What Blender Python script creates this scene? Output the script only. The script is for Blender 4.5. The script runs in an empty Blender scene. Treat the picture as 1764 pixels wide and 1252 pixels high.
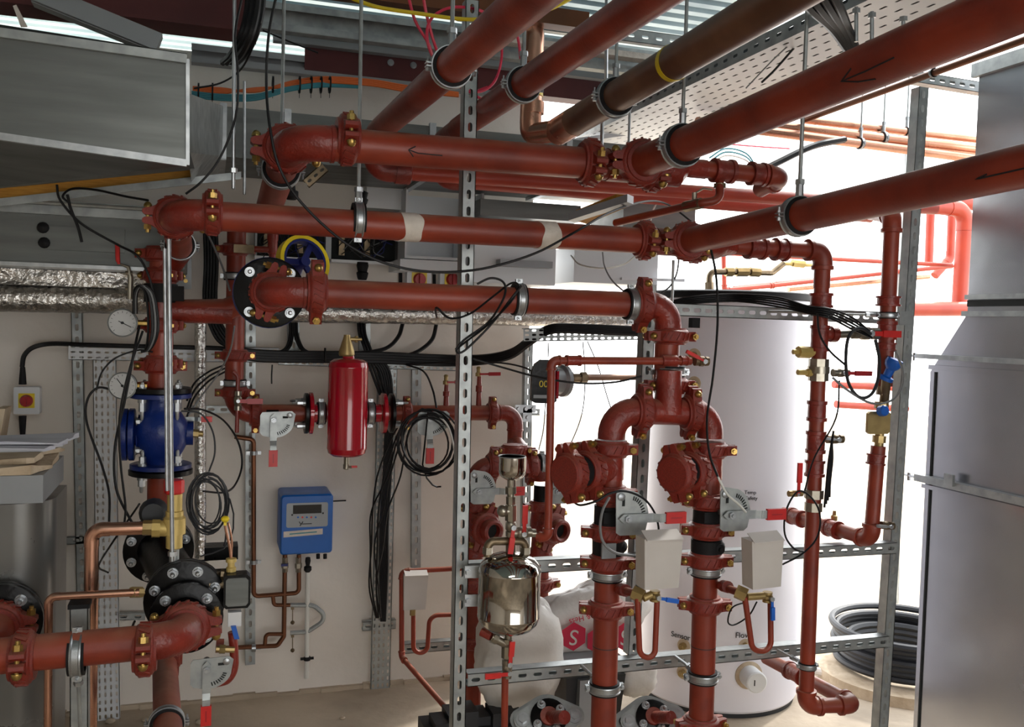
import bpy, math, random
from mathutils import Vector, Matrix, noise
random.seed(7)
V = Vector
SC = bpy.context.scene
COL = SC.collection
# ------------------------------------------------------------------ camera
FPX = 1600.0
YAW, PITCH, ROLL = 0.31533752, 0.04307254, 0.02881134
CAM = V((0, 0, 1.65))
_F = V((math.sin(YAW)*math.cos(PITCH), math.cos(YAW)*math.cos(PITCH), -math.sin(PITCH)))
_r = V((math.cos(YAW), -math.sin(YAW), 0)); _u = _r.cross(_F)
_R = _r*math.cos(ROLL) + _u*math.sin(ROLL); _U = _u*math.cos(ROLL) - _r*math.sin(ROLL)
cd = bpy.data.cameras.new('camera'); cam = bpy.data.objects.new('camera', cd); COL.objects.link(cam)
cd.sensor_width = 36; cd.lens = FPX/1764*36; cd.clip_start = 0.05; cd.clip_end = 200
M = Matrix((( _R.x, _U.x, -_F.x, CAM.x), (_R.y, _U.y, -_F.y, CAM.y), (_R.z, _U.z, -_F.z, CAM.z), (0, 0, 0, 1)))
cam.matrix_world = M; SC.camera = cam
# ------------------------------------------------------------------ light
w = bpy.data.worlds.new('sky'); SC.world = w; w.use_nodes = True
nt = w.node_tree; bg = nt.nodes['Background']
tc = nt.nodes.new('ShaderNodeTexCoord'); sx = nt.nodes.new('ShaderNodeSeparateXYZ'); rp = nt.nodes.new('ShaderNodeValToRGB')
nt.links.new(tc.outputs['Generated'], sx.inputs[0]); nt.links.new(sx.outputs['Z'], rp.inputs[0]); nt.links.new(rp.outputs[0], bg.inputs[0])
rp.color_ramp.elements[0].position = 0.0; rp.color_ramp.elements[0].color = (1, .995, .98, 1)
rp.color_ramp.elements[1].position = 1.0; rp.color_ramp.elements[1].color = (.9, .95, 1, 1)
bg.inputs[1].default_value = 3.4
def lamp(name, loc, rot, sx_, sy_, power, color=(1, 1, 1)):
    l = bpy.data.lights.new(name, 'AREA'); l.shape = 'RECTANGLE'; l.size = sx_; l.size_y = sy_; l.energy = power; l.color = color
    o = bpy.data.objects.new(name, l); COL.objects.link(o); o.location = loc; o.rotation_euler = rot; return o
lamp('added_fill_light', (0.3, -0.6, 2.7), (0, 0, 0), 1.2, .3, 26, (1, .97, .92))  # added fill light above and behind the camera, not a fixture of the room
sun = bpy.data.lights.new('sun', 'SUN'); sun.energy = 2.5; sun.angle = math.radians(4); sun.color = (1, .97, .92)
so = bpy.data.objects.new('sun', sun); COL.objects.link(so)
so.rotation_euler = V((-.75, -.45, -.75)).to_track_quat('-Z', 'Y').to_euler()
SC.view_settings.view_transform = 'Standard'; SC.view_settings.look = 'None'; SC.view_settings.gamma = 1
SC.view_settings.use_curve_mapping = False; SC.view_settings.exposure = 0.42
# ------------------------------------------------------------------ rays
def ray(x, y): return _R*((x-882)/FPX) - _U*((y-626)/FPX) + _F
def P(x, y, Y): d = ray(x, y); return CAM + d*(Y/d.y)
def PX(x, y, X): d = ray(x, y); return CAM + d*(X/d.x)
def PZ(x, y, z): d = ray(x, y); return CAM + d*((z-CAM.z)/d.z)
def W(px, p): return px*.5*((p-CAM).dot(_F))/FPX
def PL(a, Y=None): return [P(q[0], q[1], q[2] if len(q) > 2 else Y) for q in a]
X_, Y_, Z_ = V((1, 0, 0)), V((0, 1, 0)), V((0, 0, 1))
# ------------------------------------------------------------------ materials
def lin(c): return tuple(((v/255)/12.92 if v/255 <= .04045 else ((v/255+.055)/1.055)**2.4) for v in c) + (1,)
MAT = {}
def mat(key, c, rough=.5, metal=0, c2=None, ns=8, rv=.1, bump=0, bs=60, stretch=None, coat=0, alpha=1, trans=0, dust=None):
    m = bpy.data.materials.new(key); m.use_nodes = True; t = m.node_tree; b = t.nodes['Principled BSDF']
    b.inputs['Metallic'].default_value = metal; b.inputs['Specular IOR Level'].default_value = .22 if key.startswith('black') else .5; b.inputs['Coat Weight'].default_value = coat
    if trans: b.inputs['Transmission Weight'].default_value = trans
    if alpha < 1: b.inputs['Alpha'].default_value = alpha
    co = t.nodes.new('ShaderNodeTexCoord'); src = co.outputs['Object']
    if stretch:
        mp = t.nodes.new('ShaderNodeMapping'); mp.inputs['Scale'].default_value = stretch
        t.links.new(src, mp.inputs[0]); src = mp.outputs[0]
    n = t.nodes.new('ShaderNodeTexNoise'); n.inputs['Scale'].default_value = ns; n.inputs['Detail'].default_value = 6
    t.links.new(src, n.inputs['Vector'])
    if c2:
        r = t.nodes.new('ShaderNodeValToRGB'); r.color_ramp.elements[0].position = .35; r.color_ramp.elements[1].position = .68
        r.color_ramp.elements[0].color = lin(c); r.color_ramp.elements[1].color = lin(c2)
        t.links.new(n.outputs[0], r.inputs[0]); t.links.new(r.outputs[0], b.inputs['Base Color'])
    else: b.inputs['Base Color'].default_value = lin(c)
    if dust:   # settled dust: thin pale film on upward facing surfaces
        g = t.nodes.new('ShaderNodeNewGeometry'); sp = t.nodes.new('ShaderNodeSeparateXYZ'); t.links.new(g.outputs['Normal'], sp.inputs[0])
        m1 = t.nodes.new('ShaderNodeMapRange'); m1.inputs[1].default_value = .35; m1.inputs[2].default_value = 1; m1.inputs[4].default_value = dust[1]; t.links.new(sp.outputs[2], m1.inputs[0])
        nd = t.nodes.new('ShaderNodeTexNoise'); nd.inputs['Scale'].default_value = 16; t.links.new(src, nd.inputs['Vector'])
        mu = t.nodes.new('ShaderNodeMath'); mu.operation = 'MULTIPLY'; t.links.new(m1.outputs[0], mu.inputs[0]); t.links.new(nd.outputs[0], mu.inputs[1])
        mx = t.nodes.new('ShaderNodeMix'); mx.data_type = 'RGBA'; t.links.new(mu.outputs[0], mx.inputs[0]); t.links.new(r.outputs[0], mx.inputs[6]); mx.inputs[7].default_value = lin(dust[0]); t.links.new(mx.outputs[2], b.inputs['Base Color'])
    mr = t.nodes.new('ShaderNodeMapRange'); mr.inputs[3].default_value = max(0.02, rough-rv); mr.inputs[4].default_value = min(1, rough+rv)
    t.links.new(n.outputs[0], mr.inputs[0]); t.links.new(mr.outputs[0], b.inputs['Roughness'])
    if bump:
        n2 = t.nodes.new('ShaderNodeTexNoise'); n2.inputs['Scale'].default_value = bs; n2.inputs['Detail'].default_value = 4
        t.links.new(src, n2.inputs['Vector'])
        bu = t.nodes.new('ShaderNodeBump'); bu.inputs['Strength'].default_value = bump; bu.inputs['Distance'].default_value = .01
        t.links.new(n2.outputs[0], bu.inputs['Height']); t.links.new(bu.outputs[0], b.inputs['Normal'])
    MAT[key] = m; return m
mat('pipe_red', (150, 57, 34), .42, 0, (116, 40, 25), 7, .12, .05, 120, dust=((180, 130, 106), .95))
mat('fitting_red', (142, 46, 33), .34, 0, (110, 34, 25), 14, .12, .25, 90, dust=((176, 126, 106), .8))
mat('bright_red_paint', (172, 62, 40), .4, 0, (154, 50, 34), 6, dust=((188, 140, 116), .9))
mat('vessel_red', (176, 8, 34), .16, 0, (166, 6, 30), 3, .05, coat=.5)
mat('grip_red', (214, 38, 34), .35, 0, (196, 30, 30), 20)
mat('galvanised', (172, 177, 176), .4, .55, (146, 151, 152), 22, .12)
mat('duct_steel', (112, 115, 113), .42, .75, (98, 101, 99), 3, .1, .06, 5, stretch=(1, 4, 9))
mat('cladding_steel', (176, 178, 182), .24, .9, (156, 158, 166), 2, .08, .3, 2.2)
mat('zinc', (186, 190, 192), .34, .85, (158, 162, 166), 30)
mat('bolt_brass', (196, 164, 96), .3, .9, (160, 132, 74), 30)
mat('brass', (180, 156, 104), .36, .6, (152, 130, 84), 20)
mat('pale_brass', (214, 188, 116), .42, .35, (196, 170, 100), 12)
mat('nickel', (170, 164, 150), .3, .9, (140, 134, 120), 20)
mat('bronze_dull', (138, 122, 98), .42, .8, (108, 94, 74), 20)
mat('copper', (204, 156, 132), .26, .88, (182, 132, 108), 7)
mat('copper_dull', (120, 76, 52), .4, .75, (98, 66, 48), 5)
mat('copper_dirty', (104, 72, 54), .42, .35, (134, 98, 74), 6)
mat('black_rubber', (22, 22, 24), .6, 0, (30, 30, 32))
mat('black_cable', (18, 18, 20), .45, 0, (26, 26, 28))
mat('black_cast', (8, 8, 9), .3, 0, (13, 13, 15), 12, .08, .08, 80)
mat('grey_cable', (120, 122, 124), .5)
mat('white_cable', (214, 214, 208), .45)
mat('blue_paint', (16, 44, 118), .32, 0, (12, 34, 98), 8, .08, .15, 70)
mat('blue_plastic', (8, 98, 186), .34, 0, (6, 90, 174))
mat('blue_bright', (20, 96, 196), .35)
mat('blue_dark', (22, 34, 104), .4)
mat('yellow_paint', (238, 212, 40), .35, 0, (224, 196, 34))
mat('yellow_cable', (224, 198, 30), .4)
mat('pink_cable', (226, 62, 92), .4)
mat('orange_cable', (222, 110, 44), .45)
mat('teal_cable', (60, 138, 150), .45)
mat('white_plaster', (232, 226, 218), .8, 0, (222, 214, 204), 2.5, .08, .25, 14)
mat('white_plastic', (226, 228, 228), .4)
mat('white_tank', (232, 230, 236), .42, 0, (226, 224, 232), 2)
mat('tape', (222, 214, 204), .7, 0, (206, 198, 188), 30, .1, .4, 50)
mat('concrete', (196, 180, 158), .85, 0, (160, 146, 128), 2.2, .1, .4, 22)
mat('deck_steel', (176, 200, 210), .4, .5, (160, 186, 198), 6)
mat('beam_red', (92, 30, 30), .55, 0, (76, 24, 26), 4)
mat('timber', (208, 150, 52), .6, 0, (186, 128, 40), 12, .1, .1, 40, stretch=(2, 20, 20))
mat('foil', (206, 204, 200), .26, .95, (188, 186, 182), 14, .12, .9, 45)
mat('chrome', (182, 177, 168), .07, 1, (172, 167, 158), 4, .03)
mat('cabinet_grey', (150, 154, 156), .42, .3, (138, 142, 146), 3)
mat('panel_white', (216, 220, 224), .45, .1)
mat('dark_gap', (26, 30, 30), .8)
mat('paper', (206, 208, 216), .8, 0, (192, 194, 204), 6)
mat('cardboard', (204, 186, 160), .85, 0, (176, 156, 130), 14, .1, .6, 30)
mat('box_white', (206, 200, 194), .75, 0, (196, 190, 184), 8)
mat('bag_white', (226, 222, 216), .5, 0, (212, 208, 202), 6, .1, 1.0, 9)
mat('bag_red', (206, 36, 72), .5)
mat('ink', (30, 30, 34), .7)
mat('dial', (200, 202, 202), .5)
mat('cabinet_body', (122, 122, 120), .3, .6, (108, 108, 106), 3)
mat('dark_display', (16, 16, 20), .15)
mat('switch_red', (168, 22, 30), .35)
mat('hose_black', (36, 38, 42), .55)
mat('dirty_floor', (60, 54, 50), .8)
mat('glass', (235, 240, 240), .05, alpha=.25)
# ------------------------------------------------------------------ mesh building
def frame(ax, ref=None):
    a = V(ax).normalized()
    r = V(ref) if ref is not None else (Z_ if abs(a.z) < .9 else X_)
    x = r - a*r.dot(a)
    if x.length < 1e-5: r = Y_ if abs(a.y) < .9 else X_; x = r - a*r.dot(a)
    x.normalize(); return x, a.cross(x), a
def fmat(o, ax, ref=None, s=1):
    x, y, z = frame(ax, ref); o = V(o)
    return Matrix(((x.x*s, y.x*s, z.x*s, o.x), (x.y*s, y.y*s, z.y*s, o.y), (x.z*s, y.z*s, z.z*s, o.z), (0, 0, 0, 1)))
class MB:
    def __init__(s): s.v = []; s.f = []
    def add(s, vs, fs):
        k = len(s.v); s.v += [V(q) for q in vs]; s.f += [tuple(i+k for i in q) for q in fs]; return s
    def rings(s, rings, capa=True, capb=True, closed=False):
        n = len(rings[0]); vs = [p for r in rings for p in r]; fs = []
        m = len(rings)
        for i in range(m if closed else m-1):
            a, b = i*n, ((i+1) % m)*n
            for j in range(n): k = (j+1) % n; fs.append((a+j, a+k, b+k, b+j))
        if not closed:
            if capa: fs.append(tuple(range(n))[::-1])
            if capb: fs.append(tuple((m-1)*n+j for j in range(n)))
        return s.add(vs, fs)
    def tube(s, pts, r, n=14, cap=True, ref=None):
        pts = [V(p) for p in pts]; m = len(pts); rs = r if isinstance(r, (list, tuple)) else [r]*m
        T = []
        for i in range(m):
            a = pts[i]-pts[i-1] if i else pts[1]-pts[0]
            b = pts[i+1]-pts[i] if i < m-1 else pts[-1]-pts[-2]
            t = a.normalized()+b.normalized(); T.append(t.normalized() if t.length > 1e-6 else a.normalized())
        x = frame(T[0], ref)[0]; R = []
        for i in range(m):
            x = x - T[i]*x.dot(T[i]); x.normalize(); y = T[i].cross(x)
            R.append([pts[i] + (x*math.cos(2*math.pi*j/n) + y*math.sin(2*math.pi*j/n))*rs[i] for j in range(n)])
        return s.rings(R, cap, cap)
    def cyl(s, a, b, r, r2=None, n=16, ref=None): return s.tube([a, b], [r, r if r2 is None else r2], n, True, ref)
    def lathe(s, o, ax, prof, n=20, ref=None, close=True):
        x, y, z = frame(ax, ref); o = V(o)
        R = [[o + z*t + (x*math.cos(2*math.pi*j/n) + y*math.sin(2*math.pi*j/n))*max(r, 1e-5) for j in range(n)] for t, r in prof]
        return s.rings(R, close, close)
    def ring(s, o, ax, R, prof, n=28):   # closed profile (t, dr) swept round the axis
        x, y, z = frame(ax); o = V(o); rg = []
        for j in range(n):
            d = x*math.cos(2*math.pi*j/n) + y*math.sin(2*math.pi*j/n)
            rg.append([o + d*(R+dr) + z*t for t, dr in prof])
        return s.rings(rg, closed=True)
    def torus(s, o, ax, R, r, n=28, k=8):
        return s.ring(o, ax, R, [(r*math.sin(2*math.pi*i/k), r*math.cos(2*math.pi*i/k)) for i in range(k)], n)
    def hexa(s, c):   # 8 corners: bottom 4, top 4
        return s.add(c, [(3, 2, 1, 0), (4, 5, 6, 7), (0, 1, 5, 4), (1, 2, 6, 5), (2, 3, 7, 6), (3, 0, 4, 7)])
    def box(s, c, x, y, z):
        c, x, y, z = V(c), V(x), V(y), V(z)
        return s.hexa([c-x-y-z, c+x-y-z, c+x+y-z, c-x+y-z, c-x-y+z, c+x-y+z, c+x+y+z, c-x+y+z])
    def abox(s, a, b):
        a, b = V(a), V(b); c = (a+b)/2; h = (b-a)/2
        return s.box(c, (abs(h.x), 0, 0), (0, abs(h.y), 0), (0, 0, abs(h.z)))
    def prism(s, o, u, v, n, poly, t):   # polygon in (u, v), thickness t along n
        o, u, v, n = V(o), V(u), V(v), V(n); k = len(poly)
        A = [o+u*a+v*b for a, b in poly]; B = [p+n*t for p in A]
        return s.add(A+B, [tuple(range(k))[::-1], tuple(range(k, 2*k))] + [(i, (i+1) % k, k+(i+1) % k, k+i) for i in range(k)])
    def ball(s, c, r, n=12, sz=1):
        return s.lathe(c, Z_, [(-r*sz*math.cos(math.pi*i/8), r*math.sin(math.pi*i/8)) for i in range(9)], n)
    def cell(s, o, u, v, n, L, Wd, sl, sw, t):
        o, u, v, n = V(o), V(u), V(v), V(n); a = max(sl/2-sw/2, 1e-4); b = sw/2; l = L/2; h = Wd/2
        out = [(-l, -h), (0, -h), (l, -h), (l, -h*.4), (l, 0), (l, h*.4), (l, h), (0, h), (-l, h), (-l, h*.4), (-l, 0), (-l, -h*.4)]
        inn = [(-a, -b), (0, -b), (a, -b), (a+.7*b, -.7*b), (a+b, 0), (a+.7*b, .7*b), (a, b), (0, b), (-a, b), (-a-.7*b, .7*b), (-a-b, 0), (-a-.7*b, -.7*b)]
        q = lambda P_, d: [o+u*x+v*y-n*d for x, y in P_]
        vs = q(out, 0)+q(inn, 0)+q(inn, t)+q(out, t); fs = []
        for i in range(12):
            j = (i+1) % 12
            fs += [(i, j, 12+j, 12+i), (12+i, 12+j, 24+j, 24+i), (24+i, 24+j, 36+j, 36+i)]
        return s.add(vs, fs)
def bez_fillet(pts, r, k=6):
    pts = [V(p) for p in pts]; out = [pts[0]]
    for i in range(1, len(pts)-1):
        a, b, c = pts[i-1], pts[i], pts[i+1]; d1 = (a-b); d2 = (c-b)
        ang = math.pi - d1.angle(d2); 
        if ang < .02: out.append(b); continue
        t = min(r*math.tan(ang/2), d1.length*.49, d2.length*.49); rr = t/math.tan(ang/2)
        d1.normalize(); d2.normalize(); n = (d1+d2).normalized(); ctr = b + n*(rr/math.cos(ang/2)); s0 = b+d1*t-ctr; s1 = b+d2*t-ctr
        for j in range(k+1):
            w_ = j/k; v = s0.lerp(s1, w_) if ang < .05 else s0*(math.sin((1-w_)*ang)/math.sin(ang)) + s1*(math.sin(w_*ang)/math.sin(ang)) if ang < 3.1 else s0.lerp(s1, w_)
            out.append(ctr+v)
    out.append(pts[-1]); return out
def spline(pts, k=6):
    pts = [V(p) for p in pts]; q = [pts[0]*2-pts[1]]+pts+[pts[-1]*2-pts[-2]]; out = []
    for i in range(1, len(q)-2):
        a, b, c, d = q[i-1:i+3]
        for j in range(k):
            t = j/k; out.append(.5*((2*b)+(c-a)*t+(2*a-5*b+4*c-d)*t*t+(3*b-a-3*c+d)*t**3))
    out.append(pts[-1]); return out
# ------------------------------------------------------------------ objects
def base(o):
    while o.parent: o = o.parent
    return V(o.location)
def tomesh(mb, m, off, name, sharp=35):
    me = bpy.data.meshes.new(name); me.from_pydata([v-off for v in mb.v], [], mb.f); me.materials.append(MAT[m])
    me.polygons.foreach_set('use_smooth', [True]*len(me.polygons)); me.update()
    try: me.set_sharp_from_angle(angle=math.radians(sharp))
    except Exception: pass
    return me
def part(name, mb, m, parent, label=None, sharp=35):
    o = bpy.data.objects.new(name, tomesh(mb, m, base(parent), name, sharp)); COL.objects.link(o); o.parent = parent
    if label: o['label'] = label
    return o
def thing(name, label, cat, loc, group=None):
    o = bpy.data.objects.new(name, None); o.empty_display_size = .05; COL.objects.link(o); o.location = loc
    o['label'] = label; o['category'] = cat
    if group: o['group'] = group
    return o
def solo(name, label, cat, mb, m, group=None, kind=None, sharp=35):
    lo = [min(v[i] for v in mb.v) for i in range(3)]; hi = [max(v[i] for v in mb.v) for i in range(3)]
    c = V(((lo[0]+hi[0])/2, (lo[1]+hi[1])/2, lo[2]))
    o = bpy.data.objects.new(name, tomesh(mb, m, c, name, sharp)); COL.objects.link(o); o.location = c
    if label: o['label'] = label; o['category'] = cat
    if group: o['group'] = group
    if kind: o['kind'] = kind
    return o
def struct(name, mb, m, label=None, cat=None):
    o = solo(name, label, cat, mb, m, kind='structure'); return o
def inst(name, me, parent, Mx, label=None):
    o = bpy.data.objects.new(name, me); COL.objects.link(o); o.parent = parent; o.matrix_local = Matrix.Translation(-base(parent)) @ Mx
    if label: o['label'] = label
    return o
def sub(name, me, parent, Mx=None):
    o = bpy.data.objects.new(name, me); COL.objects.link(o); o.parent = parent
    if Mx is not None: o.matrix_local = Mx
    return o
# ---- shared canonical meshes, radius 1, axis Z, ears on X, bolts along Y
def _coupling():
    b = MB()
    b.lathe((0, 0, 0), Z_, [(-.62, 1.0), (-.62, 1.16), (-.5, 1.2), (-.42, 1.34), (-.3, 1.4), (.3, 1.4), (.42, 1.34), (.5, 1.2), (.62, 1.16), (.62, 1.0)], 28, X_)
    for sx_ in (-1, 1):
        for sy_ in (-1, 1):
            pr = [(1.05, .06), (1.5, .06), (1.86, .08), (2.0, .2), (2.0, .4), (1.82, .52), (1.5, .56), (1.2, .72), (1.02, .86)]
            poly = [(x*sx_, y*sy_) for x, y in pr]
            if sx_*sy_ < 0: poly = poly[::-1]
            b.prism((0, 0, -.36), X_, Y_, Z_, poly, .72)
    for h in (-1, 1):       # slanted cast ribs and a pad
        for k in range(5):
            a = math.pi/2*h + (k-2)*.36; c, s_ = math.cos(a), math.sin(a)
            t = V((-s_, c, 0)); n = V((c, s_, 0))
            b.box(n*1.42, (Z_*.28+t*.14), (t*.07-Z_*.03), n*.05)
    return tomesh(b, 'fitting_red', V((0, 0, 0)), 'coupling', 40)
def _bolt():
    b = MB()
    b.lathe((0, -.92, 0), Y_, [(0, .06), (.06, .17), (.16, .24), (.3, .27), (.34, .27)], 12)
    b.cyl((0, -.6, 0), (0, 1.05, 0), .13, n=10)
    b.cyl((0, .54, 0), (0, .86, 0), .25, n=6)
    return tomesh(b, 'bolt_brass', V((0, 0, 0)), 'bolt')
ME_C = _coupling(); ME_B = _bolt()
def coupling(parent, p, ax, r, ear=None, k=1.0):
    k *= 1.07
    o = inst('coupling', ME_C, parent, fmat(p, ax, ear, r*k))
    for sx_ in (-1, 1):
        sub('bolt', ME_B, o, Matrix.Translation((1.68*sx_, 0, 0)) @ Matrix.Rotation(math.pi if sx_ > 0 else 0, 4, 'X'))
    return o
def _band():
    b = MB(); b.ring((0, 0, 0), Z_, 1.18, [(-.3, 0), (.3, 0), (.3, .09), (.22, .11), (.16, .05), (-.16, .05), (-.22, .11), (-.3, .09)], 32)
    for s in (-1, 1):
        for t in (-1, 1): b.box((1.36*s, .1*t, 0), (.2, 0, 0), (0, .035, 0), (0, 0, .26))
    return tomesh(b, 'zinc', V((0, 0, 0)), 'band')
def _lining():
    b = MB(); b.ring((0, 0, 0), Z_, 1.0, [(-.44, .0), (.44, .0), (.44, .2), (.3, .2), (.3, .17), (-.3, .17), (-.3, .2), (-.44, .2)], 32)
    return tomesh(b, 'black_rubber', V((0, 0, 0)), 'lining')
def _screw():
    b = MB(); b.cyl((0, -.34, 0), (0, .5, 0), .06, n=8); b.cyl((0, -.36, 0), (0, -.18, 0), .14, n=6); b.cyl((0, .14, 0), (0, .26, 0), .13, n=6)
    return tomesh(b, 'zinc', V((0, 0, 0)), 'screw')
ME_BAND, ME_LIN, ME_SCR = _band(), _lining(), _screw()
def clamp(label, p, ax, r, ear, rod=None, group=None, boss=None, rr=.005, nut=True):
    """pipe clamp: rubber lined split band, rod = far end of the threaded rod"""
    p = V(p)
    o = thing('pipe_clamp', label, 'clamp', p, group)
    if rod is None: rod = None
    bd = inst('band', ME_BAND, o, fmat(p, ax, ear, r))
    for s in (-1, 1): sub('screw', ME_SCR, bd, Matrix.Translation((1.42*s, 0, 0)))
    inst('rubber_lining', ME_LIN, o, fmat(p, ax, ear, r))
    if rod is not None:
        rod = V(rod); d = (rod-p).normalized(); b = MB(); b.cyl(p+d*r*1.2, rod, rr, n=8)
        rd = part('threaded_rod', b, 'galvanised', o)
        b = MB(); b.cyl(p+d*r*1.2, p+d*(r*1.2+.03), rr*1.9, n=8)
        if nut: b.cyl(p+d*(r*1.2+.03), p+d*(r*1.2+.042), rr*2.4, n=6)
        part('rod_nut', b, 'zinc', rd)
    return o
def arc_corner(a, b, c, R):
    d1 = (a-b).normalized(); d2 = (c-b).normalized(); ang = math.pi-d1.angle(d2)
    t = R*math.tan(ang/2); q = bez_fillet([b+d1*t*1.0001/.49*.98, b, b+d2*t*1.0001/.49*.98], R, 8)
    return q[1:-1], b+d1*t, b+d2*t, d1, d2
def pipeline(root, pts, r, m='pipe_red', style='grooved', R=None, me=None, corner=None, n=24):
    """straight pipes and one elbow per corner, each a part"""
    pts = [V(p) for p in pts]; me = me or {'grooved': 'fitting_red', 'thread': m, 'solder': m, 'bend': m}[style]
    R = R or {'grooved': 2.3*r, 'thread': 1.55*r, 'solder': 1.9*r, 'bend': 3.5*r}[style]
    if style == 'bend':
        b = MB(); b.tube(bez_fillet(pts, R, 8), r, n); return part('pipe', b, m, root)
    start = pts[0]
    for i in range(1, len(pts)):
        if i < len(pts)-1:
            q, e1, e2, d1, d2 = arc_corner(pts[i-1], pts[i], pts[i+1], R)
            b = MB(); b.cyl(start, e1, r, n=n); part('pipe', b, m, root)
            b = MB(); k = {'grooved': 1.07, 'thread': 1.2, 'solder': 1.07}[style]
            L = {'grooved': .5, 'thread': .75, 'solder': .9}[style]*r
            b.tube([e1+d1*L]+q+[e2+d2*L], r*k, n)
            if style == 'thread':
                for e, d in ((e1, d1), (e2, d2)): b.lathe(e+d*L*.35, d, [(0, r*1.2), (.04*r, r*1.36), (.5*r, r*1.36), (.55*r, r*1.2)], n)
            if style == 'grooved':
                for e, d in ((e1, d1), (e2, d2)): b.lathe(e+d*L*.75, d, [(0, r*1.07), (.05*r, r*1.12), (.25*r, r*1.12)], n)
            part('elbow', b, me, root); start = e2
        else:
            b = MB(); b.cyl(start, pts[i], r, n=n); part('pipe', b, m, root)
def sleeve(root, a, b_, r, m='pipe_red', name='socket', bead=True, n=20):
    """threaded socket between two points"""
    a, b_ = V(a), V(b_); L = (b_-a).length; d = b_-a; q = min(.18*L, .4*r)
    b = MB(); b.lathe(a, d, [(0, r*.9), (0, r*1.13), (q, r*1.13), (q*1.1, r), (L-q*1.1, r), (L-q, r*1.13), (L, r*1.13), (L, r*.9)] if bead else [(0, r), (L, r)], n)
    return part(name, b, m, root)
def bolt_circle(root, c, ax, R, k, r, m='zinc', h=.012, a0=0, name='bolt'):
    x, y, z = frame(ax); me = None
    for i in range(k):
        a = a0+2*math.pi*i/k; p = V(c)+x*math.cos(a)*R+y*math.sin(a)*R
        if me is None:
            b = MB(); b.cyl((0, 0, 0), (0, 0, h*.3), r*1.25, n=14); b.cyl((0, 0, h*.3), (0, 0, h), r, n=6); b.lathe((0, 0, h), Z_, [(0, r*.55), (h*.5, r*.55), (h*.7, r*.3)], 8)
            me = tomesh(b, m, V((0, 0, 0)), name)
        inst(name, me, root, fmat(p, ax))
def disc(root, c, ax, R, t, m, name='flange', n=36, bore=None, par=True):
    b = MB(); b.lathe(c, ax, [(0, R*.96), (.1*t, R), (.9*t, R), (t, R*.96)], n); return part(name, b, m, root)
def cable(label, pts, wpx, m='black_cable', name='cable', cat='cable', group=None, k=6, n=6, straight=False):
    q = PL(pts); s = q if straight else spline(q, k); b = MB()
    r = W(wpx, q[len(q)//2]); b.tube(s, r, n); return solo(name, label, cat, b, m, group)
def slotted(mb, p0, p1, nrm, w, d, pitch=.05, sl=.028, sw=.013, t=.0025, rows=1, lips=True, flange=None):
    """slotted channel: perforated face towards nrm, side flanges behind it"""
    p0, p1 = V(p0), V(p1); u = (p1-p0).normalized(); n = V(nrm); n = (n-u*n.dot(u)).normalized(); v = n.cross(u); L = (p1-p0).length
    k = max(1, round(L/pitch)); pt = L/k; h = w/rows
    for i in range(k):
        for j in range(rows):
            off = 0
            mb.cell(p0+u*(pt*(i+.5)+off)+v*(h*(j+.5)-w/2), u, v, n, pt, h, sl, sw, t)
    for s in (-1, 1):
        c = (p0+p1)/2 + v*(s*(w/2-t/2)) - n*d/2
        mb.box(c, u*L/2, v*t/2, n*d/2)
        if lips: mb.box((p0+p1)/2 + v*s*(w/2-.005) - n*(d-t/2), u*L/2, v*.005, n*t/2)
    return mb
def strut(label, a, b_, nrm, w=.041, d=.041, m='galvanised', cat='channel', name='strut_channel', group=None, **k):
    return solo(name, label, cat, slotted(MB(), a, b_, nrm, w, d, **k), m, group)
# ================================================================== SETTING
WY = 4.1; XL = -2.3; XR = P(908, 700, WY).x; DZ = 3.0; WTOP = 2.73
b = MB(); b.abox((XL, WY, 0), (XR, WY+.2, WTOP)); struct('wall_back', b, 'white_plaster')
b = MB(); b.abox((XL-.2, -3.2, 0), (XL, WY+.2, DZ+.3)); struct('wall_left', b, 'white_plaster')
b = MB(); b.abox((XL, -3.4, 0), (3.4, -3.2, .35)); struct('wall_front', b, 'white_plaster')  # unseen sill; the opening above it is cut to let fill light in
b = MB(); b.abox((XL, -3.4, 2.1), (3.4, -3.2, DZ+.3)); struct('trim_1', b, 'white_plaster')  # unseen header, lowered to limit light from behind the camera
b = MB(); b.abox((XL, -3.4, .35), (-.3, -3.2, 2.1)); struct('wall_front', b, 'white_plaster')  # unseen wall piece, added to keep light off the left side
b = MB(); b.abox((3.4, -3.4, 0), (3.6, 1.2, DZ+.3)); struct('wall_right', b, 'white_plaster')
b = MB(); b.abox((-9, -6, -.12), (14, 16, 0)); struct('floor', b, 'concrete')
# skirting of mortar where the wall meets the floor
b = MB()
for i in range(40):
    x0 = XL+i*(XR-XL)/40; x1 = x0+(XR-XL)/40; h0 = .018+.012*noise.noise((x0*5, 0, 0)); d = .02+.015*noise.noise((x0*7, 3, 0))
    b.abox((x0, WY-d, 0), (x1, WY, h0))
struct('baseboard_back', b, 'concrete')
# trapezoidal roof deck, ribs run left to right
def deck(xa, xb, y0, y1):
    b = MB(); y = y0; prof = []
    while y < y1:
        prof += [(y, DZ), (y+.045, DZ), (y+.056, DZ+.02), (y+.089, DZ+.02)]; y += .1
    A = [V((xa, p[0], p[1])) for p in prof]; B = [V((xb, p[0], p[1])) for p in prof]; n = len(prof)
    A2 = [p+Z_*.03 for p in A]; B2 = [p+Z_*.03 for p in B]
    b.add(A+B+A2+B2, [(i, i+1, n+i+1, n+i) for i in range(n-1)] + [(2*n+i, 3*n+i, 3*n+i+1, 2*n+i+1) for i in range(n-1)])
    struct('ceiling', b, 'deck_steel')
deck(XL-.2, 2.15, -3.2, 5.15); deck(2.15, 4.4, -3.2, 2.6)
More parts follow.
